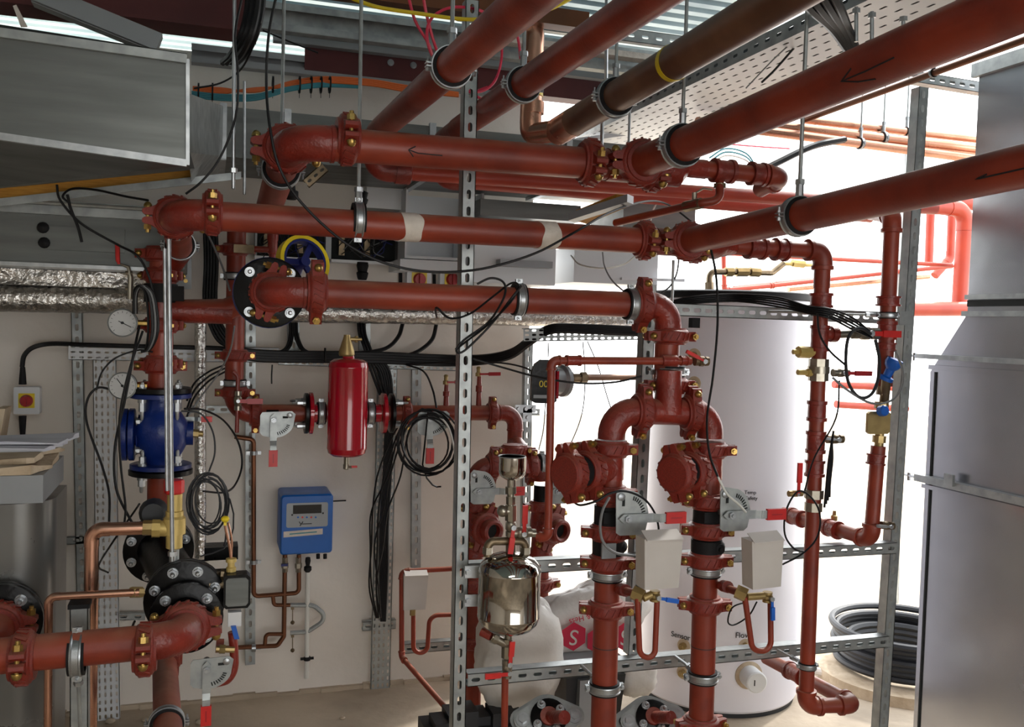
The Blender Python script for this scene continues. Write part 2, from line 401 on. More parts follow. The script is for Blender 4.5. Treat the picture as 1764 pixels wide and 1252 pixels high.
# ------------------------------------------------------------------ roof steel
def ibeam(name, label, a, b_, h, wd, m, t=.01):
    a, b_ = V(a), V(b_); mb = MB(); u = (b_-a)/2; c = (a+b_)/2; s = u.normalized().cross(Z_)
    mb.box(c, u, s*t/2, Z_*h/2); mb.box(c+Z_*(h/2), u, s*wd/2, Z_*t/2); mb.box(c-Z_*(h/2), u, s*wd/2, Z_*t/2)
    return solo(name, label, 'beam', mb, m, sharp=20)
def cee(name, label, a, b_, h, wd, m, cat='purlin', side=1):
    a, b_ = V(a), V(b_); mb = MB(); u = (b_-a)/2; c = (a+b_)/2; s = u.normalized().cross(Z_)*side
    mb.box(c, u, s*.0015, Z_*h/2)
    for k in (-1, 1):
        mb.box(c+Z_*(k*h/2)+s*wd/2, u, s*wd/2, Z_*.0015); mb.box(c+Z_*(k*(h/2-.012))+s*wd, u, s*.0015, Z_*.012)
    return solo(name, label, cat, mb, m, sharp=20)
a, c_ = P(-80, -30, 3.15), P(432, 44, 3.15)
ibeam('steel_beam', 'dark red steel roof beam across the top left corner above the big duct', (a.x-.3, 3.15, P(420, 50, 3.08).z+.125), (c_.x+.02, 3.15, P(420, 50, 3.08).z+.125), .25, .14, 'beam_red')
a, c_ = P(525, 92, 3.9), P(1240, 175, 3.9); zz = (a.z+c_.z)/2
rb = thing('steel_beam', 'dark red steel beam running along the top of the wall behind the overhead pipes', 'beam', ((a.x+c_.x)/2, 3.9, zz-.06))
b = MB(); b.box(((a.x+c_.x)/2, 3.9, zz), ((c_.x-a.x)/2, 0, 0), (0, .006, 0), (0, 0, .06)); b.box(((a.x+c_.x)/2, 3.94, zz+.06), ((c_.x-a.x)/2, 0, 0), (0, .045, 0), (0, 0, .005))
b.box(((a.x+c_.x)/2, 3.94, zz-.06), ((c_.x-a.x)/2, 0, 0), (0, .045, 0), (0, 0, .005)); part('beam', b, 'beam_red', rb, sharp=20)
for px in (673, 712, 818, 1035):
    p = P(px, 108 + (px-673)*.12, 3.89); b = MB(); b.cyl(p, p-Y_*.012, .011, n=6); b.cyl(p, p-Y_*.004, .014, n=12); part('bolt', b, 'zinc', rb)
a, c_ = P(350, 40, 3.7), P(1250, 120, 3.7)
cee('purlin', 'light grey lipped steel purlin under the roof deck behind the threaded rods', (a.x, 3.7, P(560, 45, 3.7).z), (c_.x, 3.7, P(560, 45, 3.7).z), .1, .05, 'galvanised')
cee('purlin', 'long grey purlin directly above the dark red beam on the wall', (P(470, 70, 3.82).x, 3.82, P(700, 90, 3.82).z), (P(1200, 120, 3.82).x, 3.82, P(700, 90, 3.82).z), .05, .04, 'cabinet_grey')
cee('purlin', 'flat grey purlin below the dark red beam, above the orange cables', (P(330, 110, 3.95).x, 3.95, P(620, 128, 3.95).z), (P(900, 150, 3.95).x, 3.95, P(620, 128, 3.95).z), .07, .05, 'cabinet_grey')
b = MB(); a, c_ = P(60, -12, 2.95), P(275, 76, 2.95); d = (c_-a).normalized(); b.box((a+c_)/2, (c_-a)/2, Y_*.025, d.cross(Y_)*.026); b.box((a+c_)/2-d.cross(Y_)*.026+Y_*.02, (c_-a)/2, Y_*.025, d.cross(Y_)*.002)
solo('roof_brace', 'diagonal pale grey steel angle brace crossing the deck above the big duct', 'brace', b, 'cabinet_grey', sharp=20)
b = MB(); b.hexa([P(28, 8, 3.05), P(48, 47, 3.05), P(36, 47, 3.05), P(22, 10, 3.05), P(28, 8, 3.1), P(48, 47, 3.1), P(36, 47, 3.1), P(22, 10, 3.1)])
solo('beam_bracket', 'small pinkish steel plate at the end of the corner beam', 'bracket', b, 'tape')
# slotted roof channels above the middle
for lab, q0, q1, Y in (('dark slotted channel high behind the brown pipe, its slots lit from behind', (790, 22), (1330, 92), 3.35),):
    a, c_ = P(*q0, Y), P(*q1, Y); strut(lab, (a.x, Y, (a.z+c_.z)/2), (c_.x, Y, (a.z+c_.z)/2), -Y_, .05, .03, pitch=.06, sl=.03, sw=.014)
a, c_ = P(860, 60, 3.6), P(1260, 108, 3.6)
b = MB(); b.box(((a.x+c_.x)/2, 3.6, a.z-.02), ((c_.x-a.x)/2, 0, 0), (0, .03, 0), (0, 0, .012)); solo('roof_batten', 'pale horizontal rail under the roof deck behind the brown pipe', 'rail', b, 'tape')
b = MB(); a, c_ = P(560, -22, 3.0), P(1010, 12, 3.0); b.box(((a.x+c_.x)/2, 3.0, a.z-.0), ((c_.x-a.x)/2, 0, 0), (0, .03, 0), (0, 0, .028)); solo('roof_batten', 'brown wooden batten at the top edge behind the yellow cable', 'batten', b, 'copper_dull')

# ================================================================== DUCTS
def poly8(F4, B4): return MB().hexa([F4[3], F4[2], B4[2], B4[3], F4[0], F4[1], B4[1], B4[0]])
def face_seam(mb, a, c, nrm, t=.006, wd=.012):
    a, c = V(a), V(c); u = (c-a)/2; n = V(nrm).normalized(); v = n.cross(u.normalized()); mb.box((a+c)/2, u*1.0, v*wd, n*t)
# big duct, left
d1 = thing('air_duct', 'big rectangular sheet steel air duct at upper left above the wall pipes', 'duct', P(160, 260, 2.7))
a, c_ = P(-90, 45, 2.3), P(322, 103, 2.3); e, f = P(322, 285, 2.3), P(-90, 226, 2.3)
zt = .5*(a.z+c_.z); 
F4 = [a, c_, e, f]; B4 = [P(-90, 45, 2.3)+Y_*.9, c_+Y_*.9, P(338, 292, 3.2), P(-140, 338, 3.2)]
part('duct_body', poly8(F4, B4), 'duct_steel', d1, sharp=20)
b = MB(); face_seam(b, f+V((0, -.004, .004)), e+V((0, -.004, .004)), -Y_, .008, .008); part('folded_edge', b, 'zinc', d1)
b = MB(); face_seam(b, a+V((0, -.004, .0)), c_+V((0, -.004, .0)), -Y_, .008, .01); part('folded_edge', b, 'galvanised', d1)
b = MB(); face_seam(b, c_+V((0.002, -.004, 0)), e+V((0.002, -.004, 0)), -Y_, .006, .004); part('corner_seam', b, 'zinc', d1)
b = MB(); a2, c2 = P(-90, 28, 2.32), P(322, 92, 2.32); b.hexa([a+Y_*.02, c_+Y_*.02, c_+Y_*.2, a+Y_*.2, a2, c2, c2+Y_*.2, a2+Y_*.2]); part('top_flange', b, 'dark_gap', d1)
b = MB(); a, c_ = P(-140, 347, 3.22), P(338, 298, 3.22); b.box((a+c_)/2, (c_-a)/2, Y_*.03, Z_*.022); solo('timber_packer', 'long yellow brown timber packer under the far edge of the big duct', 'timber', b, 'timber')
b = MB(); a, c_ = P(-140, 362, 3.2), P(415, 300, 3.2); b.box((a+c_)/2, (c_-a)/2, Y_*.03, Z_*.003); b.box((a+c_)/2+V((0, -.03, -.008)), (c_-a)/2, Y_*.002, Z_*.012)
solo('support_angle', 'galvanised angle carrying the timber packer under the big duct', 'angle', b, 'galvanised', sharp=20)
# connector + long wall duct
d2 = thing('air_duct', 'long grey duct along the wall behind the threaded rods, right of the big duct', 'duct', P(700, 330, 3.5))
zT, zB = P(480, 192, 3.45).z, P(480, 277, 3.45).z; xa, xb = P(384, 240, 3.45).x, P(1130, 300, 3.45).x; Yb = 3.93
b = MB(); b.abox((xa, 3.45, zB), (xb, Yb, zT)); part('duct_body', b, 'duct_steel', d2, sharp=20)
b = MB(); c0, c1 = P(323, 160, 2.6), P(323, 262, 2.6)
b.hexa([c1, V((xa, 3.45, zB)), V((xa, Yb, zB)), c1+Y_*.6, c0, V((xa, 3.45, zT)), V((xa, Yb, zT)), c0+Y_*.6]); part('connector', b, 'galvanised', d2, sharp=20)
for x in (xa, xa+.22, xa+.75, xa+1.3):
    b = MB()
    for s in (0, 1): b.box((x, 3.45 if s == 0 else 3.69, (zT+zB)/2 if s == 0 else zB), (.012, 0, 0), (0, .012 if s == 0 else .24, 0), (0, 0, (zT-zB)/2+.01 if s == 0 else .012))
    part('flange_seam', b, 'zinc', d2, sharp=20)
# duct support bracket that pokes out at 560,300
b = MB(); a, c_ = P(528, 316, 2.85), P(560, 288, 2.85); slotted(b, a, c_, -Y_, .03, .02, pitch=.03, sl=.014, sw=.008); solo('bracket_end', 'short dark channel offcut behind the top elbow bolts', 'bracket', b, 'bronze_dull')
# lower left duct
d3 = thing('air_duct', 'dark grey duct low on the wall at the left edge with an access panel', 'duct', P(100, 460, 3.4))
zt, zb = P(100, 352, 3.3).z, P(100, 455, 3.3).z; xa = XL+.02; xb = P(318, 440, 3.3).x
b = MB(); b.abox((xa, 3.3, zb), (xb, WY, zt)); part('duct_body', b, 'duct_steel', d3, sharp=20)
b = MB(); b.abox((xa, 3.28, zt-.035), (xb, 3.3, zt)); b.cyl((xa, 3.27, zt-.0), (xb, 3.27, zt-.0), .008, n=8); part('rail', b, 'galvanised', d3)
b = MB(); b.abox((P(70, 400, 3.29).x, 3.288, zb+.045), (P(215, 400, 3.29).x, 3.3, zt-.07)); part('access_panel', b, 'duct_steel', d3, sharp=20)
b = MB(); b.abox((xa, 3.26, zb-.012), (xb-.1, 3.5, zb)); part('bottom_lip', b, 'zinc', d3)
for q in ((74, 392), (76, 418)):
    p = P(*q, 3.28); b = MB(); b.lathe(p, -Y_, [(0, .018), (.006, .016), (.012, .004)], 12); part('panel_fastener', b, 'black_rubber', d3)
b = MB(); x0 = XL+.02; nseg = 60; x1 = P(262, 490, 3.45).x
z0, z1 = P(100, 492, 3.45).z, zb-.014; vs = []; fs = []
for i in range(nseg+1):
    x = x0+(x1-x0)*i/nseg
    for j in range(5):
        z = z0+(z1-z0)*j/4; vs.append(V((x, 3.45+.014*noise.noise((x*9, z*30, 1)), z)))
    vs.append(V((x, 3.9, z1))); vs.append(V((x, 3.9, z0)))
for i in range(nseg):
    for j in range(7): k = (j+1) % 7; fs.append((i*7+j, (i+1)*7+j, (i+1)*7+k, i*7+k))
fs.append(tuple(range(7))); fs.append(tuple(nseg*7+j for j in range(7))[::-1])
b.add(vs, fs); solo('foil_ledge', 'crinkled foil faced insulation ledge under the left wall duct', 'insulation', b, 'foil', sharp=60)
# foil lagged pipe, far left then right
b = MB(); a, c_ = P(-60, 512, 3.6), P(262, 519, 3.6); pts = [a.lerp(c_, i/40) for i in range(41)]
b.tube(pts, [.047+.003*noise.noise((i*.7, 0, 0)) for i in range(41)], 18)
o = solo('lagged_pipe', 'shiny foil lagged pipe running to the left edge under the foil ledge', 'pipe', b, 'foil', sharp=70)
b = MB(); a, c_ = P(495, 538, 3.85), P(1100, 549, 3.85); pts = [a.lerp(c_, i/60) for i in range(61)]
b.tube(pts, [.04+.003*noise.noise((i*.7, 5, 0)) for i in range(61)], 18)
solo('lagged_pipe', 'foil lagged pipe on the wall just beneath the middle red pipe', 'pipe', b, 'foil', sharp=70)
b = MB(); a, c_ = P(345, 552, 3.85), P(345, 960, 3.85); pts = [a.lerp(c_, i/40) for i in range(41)]
b.tube(pts, [.022+.004*noise.noise((i*.9, 9, 0)) for i in range(41)], 12)
solo('lagged_pipe', 'thin vertical foil lagged pipe behind the blue valve', 'pipe', b, 'foil', sharp=70)
# grey wall plate right of left riser
b = MB(); b.hexa([P(300, 498, 3.7), P(330, 498, 3.7), P(330, 498, 3.72), P(300, 498, 3.72), P(300, 380, 3.7), P(330, 380, 3.7), P(330, 380, 3.72), P(300, 380, 3.72)])
pl = solo('wall_plate', 'plain grey steel plate beside the left riser', 'plate', b, 'cabinet_grey')
for q in ((312, 468), (320, 484)):
    b = MB(); p = P(*q, 3.7); b.cyl(p, p-Y_*.008, .008, n=6); part('bolt', b, 'bolt_brass', pl)
# ================================================================== RIGHT CASING
XC = 2.75
ca = thing('steel_casing', 'huge stepped galvanised steel casing at the right edge', 'casing', (XC+.3, 1.6, 0))
up = PX(1690, 118, XC); um = PX(1664, 540, XC); lm = PX(1604, 640, XC); lb = PX(1572, 1252, XC)
yu = .5*(up.y+um.y); yl = .5*(lm.y+lb.y); zk = um.z; zs = lm.z; zt = up.z+.02
def cas(z0, z1, y0, y1, m='cladding_steel', nm='panel', dx=0, lab=None):
    b = MB(); b.hexa([V((XC+dx, .2, z0)), V((XC+.7, .2, z0)), V((XC+.7, y0, z0)), V((XC+dx, y0, z0)), V((XC+dx, .2, z1)), V((XC+.7, .2, z1)), V((XC+.7, y1, z1)), V((XC+dx, y1, z1))])
    return part(nm, b, m, ca, lab, sharp=20)
cas(zk, zt, yu, yu, nm='upper_panel'); cas(zs, zk, yl, yu, nm='shoulder_panel')
zj = PX(1590, 826, XC).z; zlow = 0.0
cas(zj, zs, yl, yl, nm='middle_panel'); cas(zlow, zj, yl, yl, nm='lower_panel')
def seam(z0, z1, y, m, nm, dx=-.018, y0=.3):
    b = MB(); b.abox((XC+dx, y0, z0), (XC+.002, y, z1)); return part(nm, b, m, ca, sharp=20)
seam(PX(1662, 545, XC).z, PX(1662, 536, XC).z, yu+.012, 'galvanised', 'flange_rail')
seam(PX(1662, 516, XC).z, PX(1662, 508, XC).z, yu+.006, 'galvanised', 'flange_rail', -.012)
seam(PX(1664, 528, XC).z, PX(1664, 517, XC).z, yu+.0, 'dark_gap', 'joint', -.004)
seam(PX(1604, 618, XC).z, PX(1604, 610, XC).z, yl+.05, 'galvanised', 'flange_rail', -.03)
seam(PX(1604, 636, XC).z, PX(1604, 628, XC).z, yl+.0, 'cladding_steel', 'flange_rail', -.012)
seam(zj-.006, zj+.022, yl+.03, 'galvanised', 'flange_rail', -.03); seam(zj-.03, zj-.014, yl+.004, 'cladding_steel', 'flange_rail', -.014)
seam(zt-.05, zt, yu+.02, 'galvanised', 'top_rail', -.02)
b = MB(); b.abox((XC-.006, yl-.035, 0), (XC, yl-.028, zs)); part('door_gap', b, 'dark_gap', ca)
for z in (PX(1604, 614, XC).z, zj+.008):
    b = MB(); p = V((XC-.02, yl+.07, z)); b.cyl(p-Y_*.05, p+Y_*.02, .006, n=8); b.cyl(p-Z_*.02, p+Z_*.012, .007, n=6); part('latch_pin', b, 'zinc', ca)
b = MB(); p = PX(1648, 826, XC); b.box(p+V((-.035, 0, 0)), (.006, 0, 0), (0, .022, 0), (0, 0, .022)); part('latch', b, 'galvanised', ca)
# ================================================================== FRAME
FY = 2.70
def post(label, q0, q1, Y, **k): return strut(label, P(*q1, Y), P(*q0, Y), -Y_, cat='post', name='frame_post', **k)
post('tall slotted steel post just left of centre, running from roof to floor', (814, 0), (789, 1330), FY)
post('slotted steel post at the right, next to the steel casing', (1592, 150), (1519, 1300), FY+.02)
post('rear slotted steel post directly behind the right post, holding the far red pipes', (1566, 200), (1540, 1140), 4.62)
post('short slotted steel post behind the twin risers, left of the white tank', (1122, 490), (1092, 1128), FY+.04)
def bar(label, q0, q1, Y, **k): return strut(label, P(*q0, Y), P(*q1, Y), -Y_, cat='rail', name='frame_rail', **k)
bar('slotted rail across the frame at mid height behind the steel tank', (806, 982), (1545, 944), FY-.0)
bar('slotted rail across the bottom of the frame crossing both risers', (806, 1172), (1532, 1105), FY-.0)
bar('slotted rail across the top of the white tank', (1112, 531), (1568, 549), FY, pitch=.042)
a = P(1560, 548, FY-.03); b = MB(); b.box(a, (.028, 0, 0), (0, .003, 0), (0, 0, .024)); o = solo('corner_plate', 'bright zinc plate joining the top rail to the right post', 'plate', b, 'galvanised')
# brackets to the right of post top
bar('slotted rail near the ceiling right of the small copper pipe', (1580, 132), (1700, 152), 2.9)
# side rails to wall (left)
strut('slotted rail on the floor side near the white vertical box', P(695, 1118, 3.75), P(800, 1110, 3.75), -Y_, cat='rail', name='wall_rail')
# ================================================================== WALL STRUTS
WS = 4.05
def wst(label, q0, q1, w=.041, **k): return strut(label, P(*q1, WS), P(*q0, WS), -Y_, w, .03, cat='channel', name='wall_channel', **k)
wst('galvanised wall channel beside the yellow and red isolator switch', (131, 488), (146, 1250))
wst('galvanised wall channel right of the left risers, behind the thin copper pipe', (432, 470), (431, 1145))
wst('short wall channel behind the black cables at the middle red pipe', (505, 540), (506, 605), .05)
wst('short wall channel next to the conical brass vent', (628, 548), (629, 640), .05)
wst('galvanised wall channel between the red vessel and the black cable coil', (718, 630), (717, 978))
wst('galvanised wall channel at the right end of the wall behind the dark pump head', (911, 590), (905, 1000))
def tray(label, q0, q1, Y, w, rows, nrm=-Y_, pitch=.03, d=.02, m='galvanised', name='cable_tray', sl=.018, sw=.008, **k):
    return strut(label, P(*q0, Y), P(*q1, Y), nrm, w, d, m, 'cable tray', name, pitch=pitch, rows=rows, sl=sl, sw=sw, lips=False, **k)
tray('white perforated cable tray upright, left of the blue valve', (187, 1240), (180, 615), 4.0, .085, 4, m='panel_white')
tray('bright horizontal perforated cable tray carrying the black cables at left', (118, 606), (480, 612), 3.96, .062, 3, m='panel_white')
tray('horizontal cable tray under the bunch of black cables in the middle', (480, 620), (800, 632), 3.98, .04, 2)
tray('perforated upright cable tray behind the hanging black cables', (655, 1186), (668, 628), 4.0, .085, 4)
tray('perforated tray branching right towards the white tank', (902, 577), (1112, 574), 3.3, .05, 3, pitch=.028)
b = MB(); p0, p1 = P(330, 705, 4.03), P(930, 710, 4.03); slotted(b, p0, p1, -Y_, .03, .02); solo('wall_channel', 'horizontal wall channel level with the red vessel', 'channel', b, 'galvanised')
wst('short horizontal slotted channel on the wall behind the copper pipe', (75, 932), (150, 930)) if 0 else strut('short horizontal channel on the wall left of the upright copper pipe', P(66, 934, WS), P(145, 930, WS), -Y_, .03, .02, cat='channel', name='wall_channel')
strut('short horizontal channel on the wall under the black flanges', P(200, 1062, WS), P(250, 1062, WS), -Y_, .03, .02, cat='channel', name='wall_channel')
strut('little channel stub at the foot of the black cable tray', P(625, 1079, WS), P(682, 1075, WS), -Y_, .041, .03, cat='channel', name='wall_channel')
b = MB(); p = P(905, 704, 4.0); b.box(p, (.05, 0, 0), (0, .003, 0), (0, 0, .018)); b.box(p+V((0.01, 0, -.03)), (.022, 0, 0), (0, .003, 0), (0, 0, .03))
o = solo('tee_plate', 'zinc tee shaped plate bolted at the right end of the wall', 'plate', b, 'zinc')
for dx, dz in ((-.035, 0), (0.0, 0), (.035, 0), (.01, -.04)):
    b = MB(); q = p+V((dx, -.003, dz)); b.cyl(q, q-Y_*.01, .009, n=6); part('bolt', b, 'zinc', o)
# foot post with cap, bottom left (carries the front red pipe)
fp = thing('support_post', 'galvanised channel post with black cap holding the front red pipe', 'post', P(136, 1330, 2.72))
b = MB(); slotted(b, P(136, 1360, 2.7), P(136, 1048, 2.7), -Y_, .045, .045, pitch=.05, sl=.001, sw=.0005); part('channel', b, 'galvanised', fp)
b = MB(); p = P(136, 1044, 2.7); b.box(p+Y_*.02, (.027, 0, 0), (0, .027, 0), (0, 0, .006)); part('end_cap', b, 'black_rubber', fp)
# ================================================================== BIG RED PIPES
RB = .038; RA = .0445
def Pz(x, y, Y, z=None): p = P(x, y, Y); return p if z is None else V((p.x, p.y, z))
# ---- pipe A (upper)
YA = 2.5
A0 = P(500, 243, YA); A1 = P(600, 243, YA); A2_ = P(1000, 279, YA); AT = P(1085, 287, YA); AZ = (A0.z+AT.z)/2
gA = thing('red_pipe_run', 'upper red pipe crossing left to right, with an elbow at its left end turning back', 'pipe', (AT.x-.6, YA, AZ-.05))
xr = P(405, 500, 3.62).x
rearA = V((A0.x-.0, 3.62, A0.z+.02))
topA = V((xr, 3.62, P(405, 372, 3.62).z))
pipeline(gA, [AT-X_*.05, A0, V((A0.x, 3.55, topA.z))], RA, R=.085)
coupling(gA, P(598, 240, YA), X_, RA, (0, -1, .12)); coupling(gA, P(1016, 280, YA), X_, RA, (0, -1, -.25))
coupling(gA, V((A0.x, YA+.12, A0.z)), Y_, RA, X_)
TA = AT
gT = thing('tee_fitting', 'red tee joining the upper crossing pipe to the overhead pipe and a reducer', 'fitting', TA-Z_*.05)
b = MB(); b.cyl(TA-X_*.075, TA+X_*.085, RA*1.06, n=24); b.cyl(TA, TA-Y_*.09, RA*1.06, n=24); part('tee_body', b, 'fitting_red', gT)
coupling(gT, TA+X_*.075, X_, RA, (0, -1, -.3)); coupling(gT, TA-Y_*.075, Y_, RA, X_)
# overhead pipe coming to the camera
def overhead(label, p0, q1, r, m='pipe_red', back=0, kind='overhead_pipe'):
    p1 = PX(q1[0], q1[1], p0.x); p1 = p1+(p1-p0)*((p1.y+1.5)/(p0.y-p1.y)); g = thing(kind, label, 'pipe', (p0+p1)/2-Z_*r)
    b = MB(); b.cyl(p0, p1, r, n=28); part('pipe', b, m, g); return g, p0, p1
gA2, a0, a1 = overhead('upper overhead red pipe coming to the camera at upper right, arrow drawn on it', TA-Y_*.09, (1790, -8), RA)
# hand drawn arrow on A2
def onpipe(a0, a1, q, r):
    u = (a1-a0).normalized(); d = ray(*q).normalized(); w0 = CAM-a0; dd = d-u*d.dot(u); ww = w0-u*w0.dot(u)
    A_ = dd.dot(dd); B_ = 2*dd.dot(ww); C_ = ww.dot(ww)-r*r; D_ = B_*B_-4*A_*C_
    t = (-B_-math.sqrt(max(D_, 0)))/(2*A_); return CAM+d*t
def inkline(parent, a0, a1, r, qs, wd=.0016, m='ink', name='ink_line'):
    pts = []
    for (x0, y0), (x1, y1) in zip(qs, qs[1:]):
        for k in range(5): pts.append(onpipe(a0, a1, (x0+(x1-x0)*k/5, y0+(y1-y0)*k/5), r+.0004))
    pts.append(onpipe(a0, a1, qs[-1], r+.0004)); b = MB(); b.tube(pts, wd, 5); return part(name, b, m, parent)
inkline(gA2, a0, a1, RA, [(1540, 99), (1490, 123), (1449, 140), (1466, 118)]); inkline(gA2, a0, a1, RA, [(1449, 140), (1478, 141), (1508, 136)])
u_a = V((A0.x, YA, A0.z)); inkline(gA, A0, AT, RA, [(762, 268), (720, 264), (704, 258), (716, 252)]); inkline(gA, A0, AT, RA, [(704, 258), (712, 270)])
# ---- pipe A' behind (dusty thinner rear run)
def run_x(label, q0, q1, Y, px, m='pipe_red', name='red_pipe_run', r=None):
    a, c = P(*q0, Y), P(*q1, Y); r = r or W(px, (a+c)/2); g = thing(name, label, 'pipe', (a+c)/2-Z_*r); b = MB(); b.cyl(a, c, r, n=20); part('pipe', b, m, g); return g, a, c, r
r3 = .03
# overhead pipes 3 and 4 and brown one: come from behind pipe A towards the camera
Y3 = 3.05
P3 = P(652, 226, Y3); g3, a3, c3 = overhead('leftmost overhead red pipe climbing towards the camera at top centre', P3, (925, -14), .038)
P4 = P(790, 222, Y3); g4, a4, c4 = overhead('second overhead red pipe from the left, beside the brown pipe', P4, (1135, -14), .038)
c_ = P(690, 288, Y3+.1)
pA = P(700, 290, Y3); pB = P(1365, 332, Y3)
g5 = thing('red_pipe_run', 'dusty thinner red pipe just behind the upper crossing pipe, fed by the leftmost overhead pipe', 'pipe', (pA+pB)/2-Z_*.03)
e0 = V((P3.x, P3.y, P3.z)); 
b = MB(); b.tube(bez_fillet([P3-Y_*.02, P3+Y_*.09, V((P3.x, Y3+.09, pA.z)), V((pA.x+.02, Y3+.09, pA.z))], .05, 8), .036, 20); part('elbow', b, 'fitting_red', g5)
b = MB(); b.cyl(V((pA.x, Y3+.09, pA.z)), V((pB.x+.75, Y3+.09, pB.z+.0)), .026, n=20); part('pipe', b, 'bright_red_paint', g5)
b = MB(); b.lathe(V((pA.x-.02, Y3+.09, pA.z)), X_, [(0, .04), (.05, .04), (.055, .028)], 20); part('socket', b, 'fitting_red', g5)
g6 = thing('red_pipe_run', 'lower rear red pipe under the dusty one, fed by the second overhead pipe', 'pipe', P(900, 310, Y3+.3))
pC, pD = P(800, 312, Y3+.25), P(1500, 372, Y3+.25)
b = MB(); b.tube(bez_fillet([P4-Y_*.02, V((P4.x, Y3+.25, P4.z)), V((P4.x, Y3+.25, pC.z)), V((P4.x+.1, Y3+.25, pC.z))], .05, 8), .036, 20); part('elbow', b, 'fitting_red', g6)
b = MB(); b.cyl(V((P4.x+.08, Y3+.25, pC.z)), V((pD.x, Y3+.25, pD.z)), .028, n=20); part('pipe', b, 'bright_red_paint', g6)
# brown pipe with copper end
PBn = P(962, 226, 2.95); g7, a7, c7 = overhead('fat brown copper pipe overhead with a yellow tape band', PBn, (1372, -18), .045, 'copper_dirty')
b = MB(); q = PBn+(c7-PBn).normalized()*.15; b.cyl(PBn+Y_*.0, q, .0462, n=28); part('copper_end', b, 'copper', g7, 'polished copper end')
def band_on(parent, a0, a1, q, r, wd, m, name, d=.0012):
    p = onpipe(a0, a1, q, r); u = (a1-a0).normalized(); c = a0+u*(p-a0).dot(u); b = MB()
    b.ring(c, u, r, [(-wd/2, .0002), (wd/2, .0002), (wd/2, d), (-wd/2, d)], 32); return part(name, b, m, parent)
band_on(g7, a7, c7, (1132, 110), .045, .018, 'yellow_cable', 'yellow_tape')
g8 = thing('copper_pipe', 'shiny copper drop with two bends feeding the brown overhead pipe', 'pipe', P(920, 150, 3.0))
pt = [P(905, 0, 3.05), P(925, 55, 3.05), P(916, 150, 3.0), P(916, 222, 3.0), PBn+V((0, .0, 0))]
b = MB(); q1 = P(912, 236, 3.02)
b.tube(bez_fillet([P(880, 22, 3.05), P(920, 40, 3.05), P(914, 210, 3.04), V((P(914, 238, 3.04).x, 3.04, PBn.z)), PBn-Y_*.01], .075, 8), .037, 22); part('pipe', b, 'copper', g8)
for y in (186, 100):
    p = P(917, y, 3.04); b = MB(); b.lathe(p-Z_*.02, Z_, [(0, .037), (0, .0405), (.04, .0405), (.04, .037)], 22); part('socket', b, 'copper', g8)
b = MB(); p = P(916, 166, 3.04); b.lathe(p, Z_, [(0, .037), (0, .0385), (.012, .0385), (.012, .037)], 22); part('yellow_tape', b, 'yellow_cable', g8)
# ---- pipe B (middle height)
YB = 2.52
B0 = P(300, 368, YB); BT = P(1165, 418, YB); B0.z = B0.z
gB = thing('red_pipe_run', 'second red crossing pipe wearing two strips of masking tape', 'pipe', (B0+BT)/2-Z_*.05)
YR = 3.24; RX = P(277, 600, YR).x
pipeline(gB, [BT-X_*.05, B0, V((B0.x-.005, YR-.0, P(277, 432, YR).z)), V((RX, YR, P(277, 470, YR).z))], RB, R=.075)
coupling(gB, P(366, 366, YB), X_, RB, (0, -1, .1)); coupling(gB, P(1110, 414, YB), X_, RB, (0, -1, -.25)); coupling(gB, V((B0.x, YB+.1, B0.z)), Y_, RB, X_)
def tapeb(q, wd): 
    c = P(q[0], q[1], YB); u = (BT-B0).normalized(); t = (c-B0).dot(u); c = B0+u*t; b = MB(); x, y, z = frame(u); rg = []
    for j in range(33):
        a = 2*math.pi*j/32; off = .012*math.sin(a*1.0)+.006*noise.noise((a, q[0], 0)); w_ = wd*(1+.12*math.sin(a*3+q[0]))
        d = x*math.cos(a)+y*math.sin(a); rg.append([c+d*(RB+h)+u*(off+s*w_/2) for h, s in ((.0003, -1), (.0003, 1), (.0016, 1), (.0016, -1))])
    b.rings(rg, closed=False); o = part('masking_tape', b, 'tape', gB)
tapeb((702, 388), .05); tapeb((938, 403), .052)
gTB = thing('tee_fitting', 'red tee joining the second crossing pipe to the lower overhead pipe', 'fitting', BT-Z_*.05)
b = MB(); b.cyl(BT-X_*.07, BT+X_*.08, RB*1.07, n=24); b.cyl(BT, BT-Y_*.085, RB*1.07, n=24); part('tee_body', b, 'fitting_red', gTB)
coupling(gTB, BT+X_*.065, X_, RB, (0, -1, -.3)); coupling(gTB, BT-Y_*.07, Y_, RB, X_)
gB2, b0, b1 = overhead('lower overhead red pipe coming to the camera in front of the steel casing', BT-Y_*.08, (1800, 278), RB)
inkline(gB2, b0, b1, RB, [(1764, 290), (1720, 300), (1680, 309), (1700, 300)])
# ---- left riser under pipe B, valve etc.
gR = thing('red_riser', 'dark red vertical pipe above the blue valve, behind two bright rods', 'pipe', V((RX, YR, P(277, 670, YR).z)))
zt = P(277, 430, YR).z; zb = P(277, 672, YR).z
b = MB(); b.cyl(V((RX, YR, zt)), V((RX, YR, zb)), RB, n=24); part('pipe', b, 'pipe_red', gR)
for y, e in ((438, X_), (475, (1, -1, 0)), (625, (1, -1, 0)), (628, X_)):
    coupling(gR, P(278, y, YR), Z_, RB, e, .98) if y != 628 else None
coupling(gR, P(277, 560, YR), Z_, RB, (1, -.9, 0))
b = MB(); c = P(277, 505, YR); b.lathe(c-Z_*.03, Z_, [(0, .04), (0, .052), (.06, .052), (.06, .04)], 24); b.box(c+V((.05, -.03, 0)), (.022, 0, 0), (0, .02, 0), (0, 0, .024)); part('butterfly_valve_body', b, 'black_rubber', gR)
